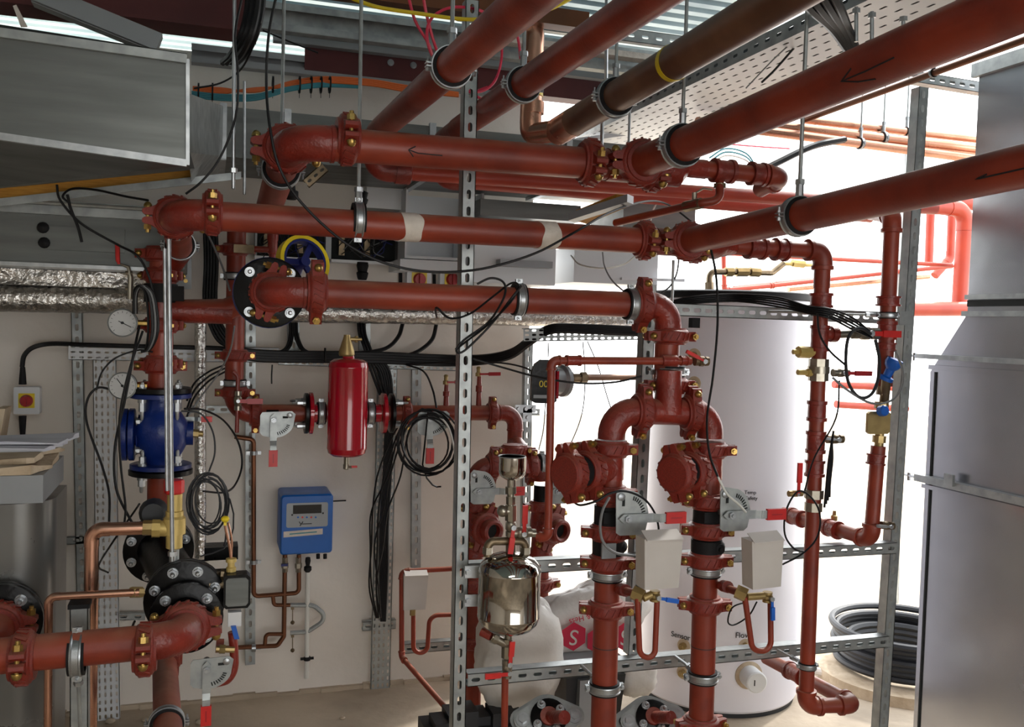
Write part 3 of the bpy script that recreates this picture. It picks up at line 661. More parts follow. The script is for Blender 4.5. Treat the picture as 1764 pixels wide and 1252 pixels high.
c = P(277, 535, YR); b = MB(); b.cyl(c-Z_*.05, c+Z_*.05, RB*1.1, n=24); b.cyl(c, V((P(400, 535, YR).x, YR+.0, c.z)), RB*1.0, n=24); part('tee', b, 'fitting_red', gR)
# flange connection ears (threaded couplings) at 640
coupling(gR, P(277, 630, YR), Z_, RB, X_, 1.0)
# cross pipe to valve and riser 2
# ---- riser 2
R2Y = 3.62; R2 = .034; x2 = P(405, 560, R2Y).x
g2 = thing('red_riser', 'red vertical pipe right of the blue valve, bending right into the valve line', 'pipe', V((x2, R2Y, P(405, 700, R2Y).z)))
zc = P(425, 712, R2Y).z
lineZ = zc
pipeline(g2, [V((x2, R2Y, P(405, 372, R2Y).z)), V((x2, R2Y, zc)), V((P(520, 712, R2Y).x, R2Y, zc))], R2, R=.075)
coupling(g2, P(405, 430, R2Y), Z_, R2, X_, 1); coupling(g2, P(405, 612, R2Y), Z_, R2, X_); coupling(g2, P(405, 676, R2Y), Z_, R2, X_); coupling(g2, P(440, 712, R2Y), X_, R2, Z_)
b = MB(); b.tube(bez_fillet([V((A0.x, 3.5, topA.z)), V((x2, R2Y, P(405, 368, R2Y).z)), V((x2, R2Y, P(405, 395, R2Y).z))], .06, 6), R2*1.1, 20); part('elbow', b, 'fitting_red', g2)
# small fittings on riser 2: brass block, vertical pot
b = MB(); p = P(420, 429, R2Y-.05); b.box(p, X_*.036, Y_*.018, Z_*.015); part('brass_valve', b, 'bronze_dull', g2)
b = MB(); b.cyl(P(436, 429, R2Y-.05), P(468, 430, R2Y-.05), .012, n=12); q = P(469, 430, R2Y-.05); b.lathe(P(469, 462, R2Y-.05), Z_, [(0, .014), (.05, .013), (.055, .018), (.1, .018), (.105, .02), (.125, .02), (.13, .012)], 14); part('branch', b, 'fitting_red', g2)
# ---- pipe C (lowest long pipe) and its valve
YC = 2.55
C0 = P(470, 502, YC); C1 = P(1152, 527, YC); zC = None
gC = thing('red_pipe_run', 'third and lowest long red pipe, from the handwheel valve to the drop elbow', 'pipe', (C0+C1)/2-Z_*.05)
dn = P(1154, 655, YC)
pipeline(gC, [V((C0.x, YC+.1, C0.z)), C0, C1, V((C1.x, YC, dn.z))], RB, R=.062)
coupling(gC, P(545, 503, YC), X_, RB, (0, -.25, 1), 1.05); coupling(gC, V((C0.x-.0, YC+.085, C0.z)), Y_, RB, (.3, 0, 1)); coupling(gC, P(1106, 525, YC), X_, RB, (0, -.2, 1), 1.02)
coupling(gC, P(1155, 579, YC), Z_, RB, X_); coupling(gC, P(1154, 663, YC), Z_, RB, X_)
# handwheel valve
vy0 = YC+.13; c = V((C0.x, vy0, C0.z))
gv = thing('gate_valve', 'blue and black flanged valve with a yellow handwheel behind the third pipe', 'valve', V((C0.x, vy0+.12, C0.z-.1)))
disc(gv, c, Y_, .098, .018, 'black_cast', 'flange'); bolt_circle(gv, c, -Y_, .078, 4, .011, a0=math.pi/4, h=.016)
disc(gv, c+Y_*.019, Y_, .1, .02, 'blue_paint', 'blue_flange')
b = MB(); b.lathe(c+Y_*.035, Y_, [(0, .06), (.04, .075), (.11, .09), (.2, .075), (.24, .06)], 24); part('valve_body', b, 'blue_paint', gv)
disc(gv, c+Y_*.27, Y_, .095, .02, 'blue_paint', 'blue_flange')
hw = P(522, 452, vy0+.28); st = V((hw.x-.07, vy0+.18, hw.z-.03)); ax = V((.45, -1, .28)).normalized()
st = hw - ax*.10
b = MB(); b.lathe(st-ax*.1, ax, [(0, .05), (.06, .046), (.065, .034), (.1, .034), (.14, .03), (.19, .012)], 18); part('bonnet', b, 'blue_dark', gv)
b = MB(); b.lathe(st+ax*.02, ax, [(0, .036), (.014, .036)], 18); part('collar', b, 'white_plastic', gv)
b = MB(); b.ring(hw, ax, .078, [(-.016, -.005), (-.016, .007), (.016, .007), (.016, -.005)], 36); hr = part('handwheel', b, 'yellow_paint', gv)
b = MB(); b.ring(hw, ax, .069, [(-.0165, -.004), (-.0165, .003), (.0165, .003), (.0165, -.004)], 36)
x, y, z = frame(ax)
for k in range(3):
    a = math.pi/2+2.094*k; d = x*math.cos(a)+y*math.sin(a); t = x*-math.sin(a)+y*math.cos(a); b.box(hw+d*.035, d*.035, t*.009, ax*.005)
b.lathe(hw-ax*.012, ax, [(0, .02), (.03, .016)], 14); part('spokes', b, 'blue_dark', hr)
# cross pipe riser 1 -> valve
g = thing('red_pipe_run', 'short dark red pipe between the two left risers behind the black hoses', 'pipe', P(350, 545, 3.2))
b = MB(); b.cyl(V((RX, YR, P(300, 536, YR).z)), V((P(398, 533, YR).x, YR, P(398, 533, YR).z)), RB*.95, n=22); b.tube(bez_fillet([V((P(390, 533, YR).x, YR, P(398, 533, YR).z)), V((C0.x-.0, YR, C0.z-.0)), V((C0.x, vy0+.26, C0.z))], .06, 8), RB*.96, 20); part('pipe', b, 'pipe_red', g)
# ---- twin risers assembly (trouser piece)
TY = 2.5
gt = thing('red_manifold', 'red branching manifold splitting the drop into the twin risers', 'manifold', P(1145, 760, TY))
tc_ = P(1146, 708, TY); e1 = P(1053, 708, TY); e2 = P(1222, 714, TY)
b = MB(); b.cyl(P(1100, 708, TY), P(1192, 711, TY), RB*1.02, n=24); b.lathe(P(1150, 712, TY), Z_, [(0, RB*1.25), (.02, RB*1.2), (.05, RB*1.05), (.085, RB*1.02), (.13, RB*1.02)], 24); part('tee', b, 'fitting_red', gt)
R1b = P(1043, 1330, TY); R2b = P(1211, 1330, TY)
def riser(g, top, q0, q1, h, lab=None):
    pass
for (qx, s, cy1, name) in ((1053, -1, 784, 'left'), (1222, 1, 790, 'right')):
    p0 = P(1103 if s < 0 else 1190, 709, TY); c0 = V((P(qx, 760, TY).x, TY, p0.z)); c1 = P(qx-1 if s < 0 else qx, 800, TY); c1 = V((c0.x, TY, c1.z))
    q, f1, f2, d1_, d2_ = arc_corner(p0, c0, c1, .07)
    b = MB(); b.tube([p0]+q+[f2+d2_*.01], RB*1.07, 24); part('elbow', b, 'fitting_red', gt)
    coupling(gt, P(1106 if s < 0 else 1190, 708 if s < 0 else 711, TY), X_, RB, (0, -.25, 1))
# left riser
def twin(label, xt, xb, ys, Y, teeside, tee_y, clr, stub):
    top = P(xt, 765, Y); bot = P(xb, 1330, Y); bot = V((top.x+(bot.x-top.x)*0.55, Y, 0.0))
    def at(y):
        zz = P(xt + (xb-xt)*(y-765)/(565), y, Y).z; t = (top.z-zz)/(top.z-bot.z); return top.lerp(bot, t)
    g = thing('red_riser', label, 'pipe', bot)
    b = MB(); b.cyl(top, at(tee_y+20), RB*1.08, n=24); c = at(tee_y)
    u = V(teeside).normalized(); b.lathe(c, u, [(0, RB*1.0), (.06, RB*1.3), (.085, RB*1.12), (.115, RB*1.12)], 24); part('tee', b, 'fitting_red', g)
    b = MB(); b.cyl(at(tee_y+20), bot, RB, n=24); part('pipe', b, 'pipe_red', g)
    b = MB(); s = c+u*.115; b.lathe(s+u*.0, u, [(0, RB*1.2), (.045, RB*1.2)], 24); part('gasket', b, 'black_rubber', g)
    coupling(g, s-u*.018, u, RB*1.05, (0, .3, 1)); coupling(g, s+u*.062, u, RB*1.05, (0, .3, 1))
    b = MB(); b.lathe(s+u*.05, u, [(0, RB), (.03, RB), (.034, RB*.7)], 24); part('end_plug', b, 'fitting_red', g)
    b = MB(); b.lathe(at(1112)-Z_*.001, Z_, [(0, RB), (0, RB*1.012), (.0025, RB*1.012), (.0025, RB)], 24); part('weld_line', b, 'hose_black', g)
    for y, e in ys: coupling(g, at(y), Z_, RB, e)
    return g, at
e = (1, -.35, 0)
gL, atL = twin('front left riser of the twin red risers under the manifold', 1052, 1043, [(772, (1, -.5, 0)), (850, e), (916, e), (968, e), (1047, e)], TY, (-1, -.5, 0), 805, 0, 0)
gR2, atR = twin('front right riser of the twin red risers, in front of the white tank', 1222, 1211, [(774, (1, -.3, 0)), (862, e), (912, e), (964, e), (1040, e)], TY, (-1, -.55, 0), 805, 0, 0)
coupling(gR2, atR(1246), Z_, RB, X_)
def vbody(g, p, r, h, lug=None, lab='dark valve body between couplings'):
    o = thing('butterfly_valve', lab, 'valve', p-Z_*h/2); b = MB(); b.lathe(p-Z_*h/2, Z_, [(0, r*.98), (0, r*1.16), (h, r*1.16), (h, r*.98)], 24); 
    b.box(p-Y_*r*1.1-X_*.01, X_*r*.7, Y_*.006, Z_*h*.3); b.box(p-Y_*r*1.16-X_*.01, X_*r*.5, Y_*.003, Z_*h*.14); part('body', b, 'black_rubber', o); return o
vL = vbody(gL, atL(886), RB, .055, lab='dark butterfly valve body on the left twin riser'); vR = vbody(gR2, atR(886), RB, .055, lab='dark butterfly valve body on the right twin riser')
for at_, lab, sq in ((atL, 'black check valve with a pale square face on the left twin riser', True), (atR, 'black check valve with a round pin boss on the right twin riser', False)):
    p = at_(941); o = thing('check_valve', lab, 'valve', p-Z_*.03); b = MB(); b.lathe(p-Z_*.028, Z_, [(0, RB), (.004, RB*1.22), (.05, RB*1.26), (.056, RB)], 24); b.ball(p+X_*.02, RB*1.05, 14, .7); part('body', b, 'black_rubber', o)
    b = MB(); q = p+V((-.02, -RB*1.3, 0)) if sq else p+V((.022, -RB*1.2, 0))
    if sq: b.box(q, X_*.022, Y_*.004, Z_*.022); part('cover_plate', b, 'cabinet_grey', o)
    else: b.lathe(q+Y_*.02, -Y_, [(0, .018), (.02, .016), (.022, .008), (.03, .008)], 14); part('pin_boss', b, 'black_rubber', o)
# ---- clamps on these pipes; rods go up to the roof
def up(p, z=DZ): return V((p.x, p.y, z))
RZ = DZ-.0
def on(a0, a1, q, r): p = onpipe(a0, a1, q, r); u = (a1-a0).normalized(); return a0+u*(p-a0).dot(u), u
c, u = on(a3, c3, (757, 135), .038); clamp('rubber lined clamp on the leftmost overhead pipe', c, u, .038, X_, up(c))
c, u = on(a4, c4, (882, 160), .038); clamp('rubber lined clamp on the second overhead pipe, beside the pink cables', c, u, .038, X_, up(c))
c, u = on(a7, c7, (1035, 170), .045); clamp('rubber lined clamp on the brown pipe, left of the yellow tape band', c, u, .045, X_, up(c))
c, u = on(a0, a1, (1148, 245), RA); clamp('rubber lined clamp on the upper overhead pipe near its tee', c, u, RA, X_, up(c))
c, u = on(b0, b1, (1352, 370), RB); clamp('rubber lined clamp on the lower overhead pipe', c, u, RB, X_, up(c))
c = V((A0.x, 0, 0)); p0, p1 = V((A0.x, YA, A0.z)), V((A0.x, 3.55, topA.z)); c, u = on(p0, p1, (467, 312), RA); clamp('clamp on the short sloping pipe behind the upper left elbow', c, u, RA, X_, up(c))
clamp('clamp on the second crossing pipe left of the masking tape', P(617, 379, YB), X_, RB, Z_, up(P(612, 379, YB)))
p0, p1 = B0, V((B0.x-.005, YR, P(277, 432, YR).z)); c, u = on(p0, p1, (285, 400), RB); clamp('upper clamp under the left elbow of the second crossing pipe', c, u, RB, X_)
c, u = on(p0, p1, (281, 425), RB); clamp('lower clamp just above the left riser coupling', c+Y_*.1, u, RB, X_)
clamp('clamp with a hanging bracket on the third pipe near the looped cable', P(893, 516, YC), X_, RB, Z_, P(893, 516, YC)+V((0, .12, 0)))
clamp('clamp on the third pipe beside its right coupling', P(1086, 524, YC), X_, RB, Z_)
clamp('clamp on the vertical drop above the manifold', P(1154, 640, YC), Z_, RB, (1, -.2, 0), P(1154, 640, YC)+Y_*.15)
clamp('clamp on the left twin riser at the middle rail', atL(989), Z_, RB, (1, -.1, 0), atL(989)+Y_*.18); clamp('clamp on the left twin riser at the bottom rail', atL(1183), Z_, RB, (1, -.1, 0), atL(1183)+Y_*.18)
clamp('clamp on the right twin riser at the middle rail', atR(982), Z_, RB, (1, -.1, 0), atR(982)+Y_*.18); clamp('clamp on the right twin riser at the bottom rail', atR(1164), Z_, RB, (1, -.1, 0), atR(1164)+Y_*.18)
clamp('clamp on the second left riser above the handwheel valve', P(405, 476, R2Y), Z_, R2, X_, P(405, 476, R2Y)+Y_*.4); clamp('clamp with a flat bracket low on the second left riser', P(405, 660, R2Y), Z_, R2, X_, P(405, 660, R2Y)+Y_*.4)
clamp('small clamp on the lower rear red pipe beside the slotted post', P(800, 300, Y3+.09), X_, .028, Z_, up(P(800, 300, Y3+.09)))
# ================================================================== FRONT BOTTOM LEFT PIPE + BLACK SEPARATOR
YD = 2.55
D0 = P(-90, 1138, YD); D1 = P(318, 1100, YD); D1.z = D1.z
gD = thing('red_pipe_run', 'front red pipe at the bottom left edge bending into the black separator', 'pipe', (D0+D1)/2-Z_*.06)
pipeline(gD, [D0, D1, D1+Y_*.14], RA, R=.075)
coupling(gD, P(40, 1132, YD), X_, RA, (0, -1, .2)); coupling(gD, P(250, 1118, YD), X_, RA, (0, -1, .2)); coupling(gD, D1+Y_*.1, Y_, RA, X_)
clamp('bright clamp on the front bottom left pipe, on the capped post', P(133, 1126, YD), X_, RA, Z_, P(133, 1126, YD)-Z_*.3+Y_*.1)
sy = YD+.17; c = V((D1.x, sy, D1.z))
gs = thing('dirt_separator', 'black flanged separator body pointing at the camera at lower left', 'separator', c-Z_*.12)
disc(gs, c, Y_, .1, .018, 'black_cast'); bolt_circle(gs, c, -Y_, .078, 4, .012, a0=math.pi/4, h=.018)
c2 = c+V((-.005, .06, .035)); b = MB(); b.cyl(c+Y_*.01, c2+Y_*.03, .06, n=24); part('neck', b, 'black_cast', gs)
disc(gs, c2, Y_, .112, .02, 'black_cast'); bolt_circle(gs, c2, -Y_, .088, 8, .012, a0=math.pi/8, h=.02)
disc(gs, c2+Y_*.024, Y_, .112, .018, 'black_cast')
yb = 3.18; c3 = V((RX+.005, yb, P(285, 945, yb).z)); b = MB(); b.cyl(c2+Y_*.03, c3-Y_*.012, .066, n=32); b.cyl(c2+Y_*.05, c2+Y_*.12, .074, n=32); part('barrel', b, 'black_cast', gs)
disc(gs, c3-Y_*.02, Y_, .108, .02, 'black_cast'); bolt_circle(gs, c3-Y_*.02, -Y_, .088, 8, .012, a0=math.pi/8, h=.018)
disc(gs, c3+Y_*.004, Y_, .108, .018, 'black_cast', 'counter_flange')
p = P(299, 985, YD+.33); b = MB(); b.cyl(V((p.x, p.y, c2.z+.06)), p+Z_*.012, .014, n=12); b.cyl(p, p+Z_*.018, .021, n=6); part('brass_plug', b, 'brass', gs)
b = MB(); b.abox(c2+V((.06, .05, .02)), c2+V((.13, .1, .06))); part('side_boss', b, 'black_cast', gs); b = MB(); b.abox(c2+V((.05, .2, .06)), c2+V((.15, .27, .1))); part('side_boss', b, 'black_cast', gs)
# pipe from the back: riser down to the separator
gx = thing('red_riser', 'short red vertical pipe between the blue valve and the separator', 'pipe', V((RX, YR, c3.z)))
b = MB(); b.tube(bez_fillet([V((RX, YR+.02, P(277, 822, YR).z)), V((RX, YR+.02, c3.z)), c3+Y_*.02], .04, 6), RB, 22); part('pipe', b, 'pipe_red', gx)
# lower left pipe running to the camera underneath
L0 = P(281, 1155, 3.1); L1 = PZ(293, 1330, L0.z)
gl = thing('red_pipe_run', 'low red pipe running towards the camera at the bottom edge under the lever valve', 'pipe', (L0+L1)/2-Z_*.04)
b = MB(); b.cyl(L0+Y_*.1, L1, RB, n=24); part('pipe', b, 'pipe_red', gl); coupling(gl, L0+V((.03, .1, .03)), X_, RB, Z_)
c, u = on(L0, L1, (288, 1222), RB); clamp('clamp on the low pipe at the bottom edge', c, u, RB, X_, None)
# flange at far left with red elbow
c = P(2, 1072, 2.83); gf = thing('red_elbow_flange', 'black flange with a red elbow cut by the left edge', 'flange', c-Z_*.1)
disc(gf, c, Y_, .105, .02, 'black_cast'); disc(gf, c+Y_*.025, Y_, .105, .018, 'black_cast'); bolt_circle(gf, c, -Y_, .078, 4, .013, a0=math.pi/4+.1, h=.018)
b = MB(); b.tube(bez_fillet([c, c-Y_*.14, c-Y_*.14-X_*.2-Z_*.05], .06, 6), RA, 22); part('elbow', b, 'pipe_red', gf); coupling(gf, c-Y_*.03, Y_, RA, X_)
# ================================================================== helpers for valves
def lever_valve(label, q, Y, ldir, vdir, s=1.0, gripc='grip_red', body=None, nrm=-Y_, plate=True):
    c = P(q[0], q[1], Y); u, v, n = V(ldir), V(vdir), V(nrm); o = thing('lever_valve', label, 'valve', c)
    if plate:
        arc = [(.078*math.cos(a), .078*math.sin(a)) for a in [i*math.pi/2/8 for i in range(9)]]
        poly = [(-.03, -.042), (-.018, -.05), (.05, -.05), (.062, -.04)] + [(.012+x*.75, .0+y*1.0) for x, y in arc] + [(-.022, .084), (-.034, .07)]
        if u.cross(v).dot(n) < 0: poly = poly[::-1]
        poly = [(x*s, y*s) for x, y in poly]; b = MB(); b.prism(c, u, v, n, poly, .003); pl = part('notch_plate', b, 'galvanised', o, sharp=20)
        for i in range(9):
            a = .15+i*.15; b = MB(); p = c+(u*(.012+.058*.75*math.cos(a))+v*(.058*math.sin(a)))*s+n*.0035; d = u*math.cos(a)+v*math.sin(a); t = u*-math.sin(a)+v*math.cos(a)
            b.box(p, d*.006*s, t*.0018*s, n*.0008); sub_ = part('notch', b, 'dark_gap', pl)
        b = MB(); b.lathe(c+(u*-.018+v*.062)*s+n*.003, n, [(0, .011*s), (.006, .011*s), (.008, .006*s)], 12); part('plate_screw', b, 'zinc', pl)
        b = MB(); b.box(c+(u*-.01+v*.045)*s+n*.0035, u*.004*s, v*.010*s, n*.001); part('slot', b, 'dark_gap', pl)
    b = MB(); b.cyl(c-n*.06, c+n*.012, .012*s, n=10); part('stem', b, 'zinc', o)
    z = n*.01; b = MB(); poly = [(-.026, 0), (-.012, -.013), (.085, -.013), (.085, .013), (-.012, .013)]
    if u.cross(v).dot(n) < 0: poly = poly[::-1]
    b.prism(c+z, u, v, n, [(x*s, y*s) for x, y in poly], .0035); b.box(c+z+(u*.09)*s+n*.006, (u*.012+n*.006)*s, v*.012*s, n*.002); b.box(c+z+(u*.112)*s+n*.011, u*.014*s, v*.012*s, n*.002)
    lv = part('lever', b, 'galvanised', o, sharp=20)
    b = MB(); b.box(c+z+u*.148*s+n*.011, u*.032*s, v*.0165*s, n*.006); part('grip', b, gripc, lv)
    b = MB(); b.box(c+z+u*.148*s+n*.0175, u*.018*s, v*.002*s, n*.0005); part('lettering', b, 'switch_red', lv)
    b = MB(); b.cyl(c+z, c+z+n*.012*s, .011*s, n=6); b.cyl(c+z+n*.012*s, c+z+n*.018*s, .005*s, n=8); part('nut', b, 'zinc', o)
    if body: b = MB(); r, h, ax = body; b.lathe(c-n*.085-V(ax)*h/2, ax, [(0, r*.98), (0, r*1.18), (h, r*1.18), (h, r*.98)], 22); part('body', b, 'black_cast', o)
    return o
def ball_valve(label, p, ax, r, L, lever, lc='grip_red', m='brass', ll=.07, name='ball_valve', lw=.008):
    """small quarter turn valve, lever = direction of handle, stem perpendicular"""
    p, ax, lv = V(p), V(ax).normalized(), V(lever).normalized(); n = ax.cross(lv)
    if n.length < .2: n = -Y_ if abs(ax.y) < .7 else Z_
    n.normalize()
    if n.dot(CAM-p) < 0: n = -n
    o = thing(name, label, 'valve', p); b = MB()
    b.lathe(p-ax*L/2, ax, [(0, r*.8), (0, r*1.1), (L*.22, r*1.1), (L*.26, r*.9), (L*.36, r*1.2), (L*.64, r*1.2), (L*.74, r*.9), (L*.78, r*1.1), (L, r*1.1), (L, r*.8)], 12); part('body', b, m, o)
    b = MB(); b.cyl(p, p+n*r*2.0, r*.4, n=8); b.cyl(p+n*r*1.7, p+n*r*2.1, r*.6, n=6); part('stem', b, 'zinc', o)
    b = MB(); q = p+n*r*1.9; t = n.cross(lv).normalized(); b.box(q+lv*ll*.25, lv*ll*.27, t*lw*.7, n*.0015); b.box(q+lv*ll*.7+n*.002, lv*ll*.32, t*lw, n*.004); part('handle', b, lc, o)
    return o
def gauge(label, q, Y, r, ang, stem=X_):
    c = P(q[0], q[1], Y); o = thing('pressure_gauge', label, 'gauge', c); n = V((-.12, -1, 0)).normalized()
    b = MB(); b.lathe(c-n*.03, n, [(0, r*.9), (.004, r*.98), (.03, r), (.034, r*1.06), (.038, r*1.06), (.04, r*.98), (.036, r*.96)], 32, close=True); part('case', b, 'galvanised', o)
    b = MB(); b.lathe(c+n*.008, n, [(0, r*.95), (.0025, r*.95)], 32); dl = part('dial', b, 'dial', o)
    x = V((1, -.12, 0)).normalized(); 
    for k in range(13):
        a = math.radians(225-k*22.5); d = x*math.cos(a)+Z_*math.sin(a); b = MB(); t = n.cross(d); b.box(c+n*.0112+d*r*.8, d*r*.07, t*r*.012, n*.0004); part('tick', b, 'ink', dl)
    d = x*math.cos(ang)+Z_*math.sin(ang); t = n.cross(d); b = MB(); b.box(c+n*.012+d*r*.2, d*r*.5, t*r*.025, n*.0006); b.cyl(c+n*.011, c+n*.014, r*.1, n=12); part('needle', b, 'ink', o)
    b = MB(); s = V(stem).normalized(); b.cyl(c+s*r*.95, c+s*(r+.03), .009, n=6); part('stem', b, 'bolt_brass', o)
    return o
def textobj(name, body, size, origin, u, v, m, parent=None, ext=.0006, label=None):
    cu = bpy.data.curves.new(name, 'FONT'); cu.body = body; cu.size = size; cu.extrude = ext; cu.align_x = 'CENTER'; cu.align_y = 'CENTER'
    tmp = bpy.data.objects.new('tmp', cu); COL.objects.link(tmp); dg = bpy.context.evaluated_depsgraph_get(); dg.update()
    me = bpy.data.meshes.new_from_object(tmp.evaluated_get(dg)); bpy.data.objects.remove(tmp); me.materials.clear(); me.materials.append(MAT[m])
    u, v = V(u).normalized(), V(v); v = (v-u*v.dot(u)).normalized(); n = u.cross(v); o_ = V(origin)
    Mx = Matrix(((u.x, v.x, n.x, o_.x), (u.y, v.y, n.y, o_.y), (u.z, v.z, n.z, o_.z), (0, 0, 0, 1)))
    return inst(name, me, parent, Mx)
# ================================================================== BLUE VALVE (strainer) ON LEFT RISER
c = P(275, 748, YR); gb = thing('strainer', 'big blue cast iron strainer valve with flanged ports on the left riser', 'valve', P(275, 810, YR))
ft = P(277, 683, YR); fb = P(277, 806, YR)
disc(gb, ft-Z_*.004, Z_, .096, .016, 'blue_paint'); disc(gb, ft+Z_*.013, Z_, .096, .018, 'black_cast', 'counter_flange'); bolt_circle(gb, ft+Z_*.031, Z_, .075, 4, .011, a0=math.pi/4)
bolt_circle(gb, ft-Z_*.004, -Z_, .075, 4, .011, a0=math.pi/4, h=.04)
disc(gb, fb-Z_*.0, Z_, .096, .016, 'blue_paint'); disc(gb, fb-Z_*.02, Z_, .1, .018, 'black_cast', 'counter_flange'); bolt_circle(gb, fb+Z_*.016, Z_, .075, 4, .011, a0=math.pi/4, h=.03); bolt_circle(gb, fb-Z_*.02, -Z_, .078, 4, .011, a0=math.pi/4, h=.03)
H = ft.z-fb.z; b = MB(); b.lathe(fb, Z_, [(0, .05), (H*.12, .052), (H*.2, .064), (H*.35, .082), (H*.5, .09), (H*.62, .086), (H*.75, .066), (H*.85, .052), (H, .05)], 28); part('body', b, 'blue_paint', gb)
b = MB(); b.cyl(c, P(330, 746, YR), .036, n=22); b.cyl(P(320, 746, YR), P(333, 746, YR), .04, n=22); part('right_port', b, 'blue_paint', gb)
b = MB(); b.cyl(P(330, 746, YR), P(342, 747, YR), .014, n=6); b.cyl(P(342, 747, YR), P(350, 747, YR), .01, n=12); part('brass_plug', b, 'brass', gb)
lc = P(236, 748, YR); b = MB(); b.cyl(c, lc, .05, n=22); part('left_neck', b, 'blue_paint', gb)
disc(gb, lc-X_*.006, -X_, .085, .018, 'blue_paint'); disc(gb, lc-X_*.027, -X_, .085, .018, 'blue_paint', 'cover_flange'); bolt_circle(gb, lc+X_*.0, X_, .066, 4, .011, a0=math.pi/4)
lever_valve('red horizontal lever poking out right of the blue strainer', (312, 721), YR+.05, X_, -Z_, .55, plate=False)
# ================================================================== VALVE LINE WITH RED VESSEL
LZ = lineZ
def lp(x, Y=R2Y): p = P(x, 714, Y); return V((p.x, Y, LZ))
gl_ = thing('red_pipe_run', 'horizontal dark red pipe behind the red vessel, ending at the rear manifold', 'pipe', lp(650)-Z_*.06)
xs = P(888, 714, R2Y).x; hd = V((xs, R2Y, P(893, 770, R2Y).z))
RL = .031
pipeline(gl_, [lp(500), V((xs, R2Y, LZ)), hd], RL, R=.055)
coupling(gl_, lp(700), X_, RL, Z_); coupling(gl_, lp(848), X_, RL, Z_)
for x, s in ((524, -1), (671, 1)):
    c = lp(x); disc(gl_, c, X_, .078, .014, 'black_cast' , 'black_flange'); disc(gl_, c+X_*(.016*-s), X_*-s, .08, .016, 'vessel_red', 'red_flange'); bolt_circle(gl_, c+X_*(.014 if s > 0 else 0), X_*s, .062, 4, .009, a0=math.pi/4, h=.03)
for x in (553, 638): clamp('shiny clamp on the valve line %s of the red vessel' % ('left' if x < 600 else 'right'), lp(x), X_, .036, Z_)
b = MB(); b.cyl(lp(541), lp(562), .036, n=20); part('red_sleeve', b, 'vessel_red', gl_); b = MB(); b.cyl(lp(630), lp(655), .036, n=20); part('red_sleeve', b, 'vessel_red', gl_)
lever_valve('lever valve with red grip hanging down, left of the red vessel', (471, 723), R2Y-.09, -Z_, X_, .95, body=(RL*1.1, .045, X_))
lever_valve('lever valve with red grip hanging down, right of the red vessel beside the cable coil', (740, 722), R2Y-.09, -Z_, X_, .95, body=(RL*1.1, .045, X_))
# red vessel
VY = 3.5; vc = P(597, 706, VY); vt, vb = P(597, 617, VY), P(597, 786, VY); r = W(68, vc); H = vt.z-vb.z
gvs = thing('expansion_vessel', 'bright red cylindrical air separator vessel with conical brass vent on top', 'vessel', vb)
b = MB(); b.lathe(vb, Z_, [(0, r*.2), (.004, r*.75), (.014, r*.94), (.03, r), (.033, r*1.01), (.036, r), (H-.036, r), (H-.033, r*1.01), (H-.03, r), (H-.014, r*.94), (H-.004, r*.72), (H, r*.3), (H+.012, r*.28)], 36); part('body', b, 'vessel_red', gvs)
b = MB(); b.lathe(vt+Z_*.008, Z_, [(0, .026), (.006, .03), (.02, .029), (.075, .012), (.08, .012)], 18); part('brass_vent', b, 'brass', gvs, 'conical brass air vent')
b = MB(); q = vt+Z_*.072; b.cyl(q, q+X_*.04, .008, n=10); b.cyl(q+X_*.04-Z_*.0, q+X_*.055, .006, n=10); b.cyl(q+X_*.035-Z_*.012, q+X_*.035+Z_*.012, .006, n=8); part('vent_spout', b, 'brass', gvs)
b = MB(); rr = r+.0006; b.rings([[vc+V((rr*math.sin(a), -rr*math.cos(a), z)) for a in [.75+.05*i for i in range(8)]]+[vc+V(((rr-.002)*math.sin(a), -(rr-.002)*math.cos(a), z)) for a in [.75+.05*i for i in range(8)][::-1]] for z in (.02, .07)]); part('paper_label', b, 'white_plastic', gvs)
for s in (-1, 1): b = MB(); b.cyl(V((vc.x, R2Y-.0, LZ)), V((vc.x+s*r*1.2, R2Y, LZ)), .03, n=18); part('port', b, 'vessel_red', gvs)
b = MB(); b.cyl(vb-Z_*.03, vb, .01, n=12); b.lathe(vb-Z_*.05, Z_, [(0, .007), (.004, .012), (.02, .012), (.022, .008)], 12); b.cyl(vb-Z_*.04, vb-Z_*.04+X_*.02-Y_*.01, .005, n=8); part('drain_cock', b, 'nickel', gvs)
b = MB(); q = vb-Z_*.038+X_*.028-Y_*.01; b.box(q, X_*.011, Y_*.003, Z_*.004); part('drain_tap_lever', b, 'grip_red', gvs)
# vents on the valve line
for lab, x, y0, y1, ls in (('small vent valve with a brass cap on the valve line, right of the cable coil', 768, 650, 700, 800), ('taller vent valve with a red lever on the valve line, right of the slotted post', 824, 636, 700, 862)):
    a, c = P(x, y0+12, R2Y), lp(x)+Z_*.02; o = thing('vent_valve', lab, 'valve', c); b = MB(); b.lathe(c, Z_, [(0, .012), ((a.z-c.z)*.5, .01), ((a.z-c.z)*.52, .014), ((a.z-c.z)*.7, .014), ((a.z-c.z)*.72, .01), ((a.z-c.z), .009)], 12); part('riser_stub', b, 'fitting_red', o)
    b = MB(); b.lathe(a, Z_, [(0, .012), (.014, .012), (.016, .008), (.03, .008), (.034, .01), (.04, .005)], 10); part('body', b, 'brass', o)
    b = MB(); e = P(ls, y0+6 if ls > 810 else y0+18, R2Y-.02); s = a+Z_*.01-Y_*.02; e.z = s.z+.002; b.box((s+e)/2, (e-s)/2, Y_*.002, Z_*.004); b.box(s.lerp(e, .72), (e-s)*.28, Y_*.005, Z_*.007); part('lever', b, 'switch_red', o)
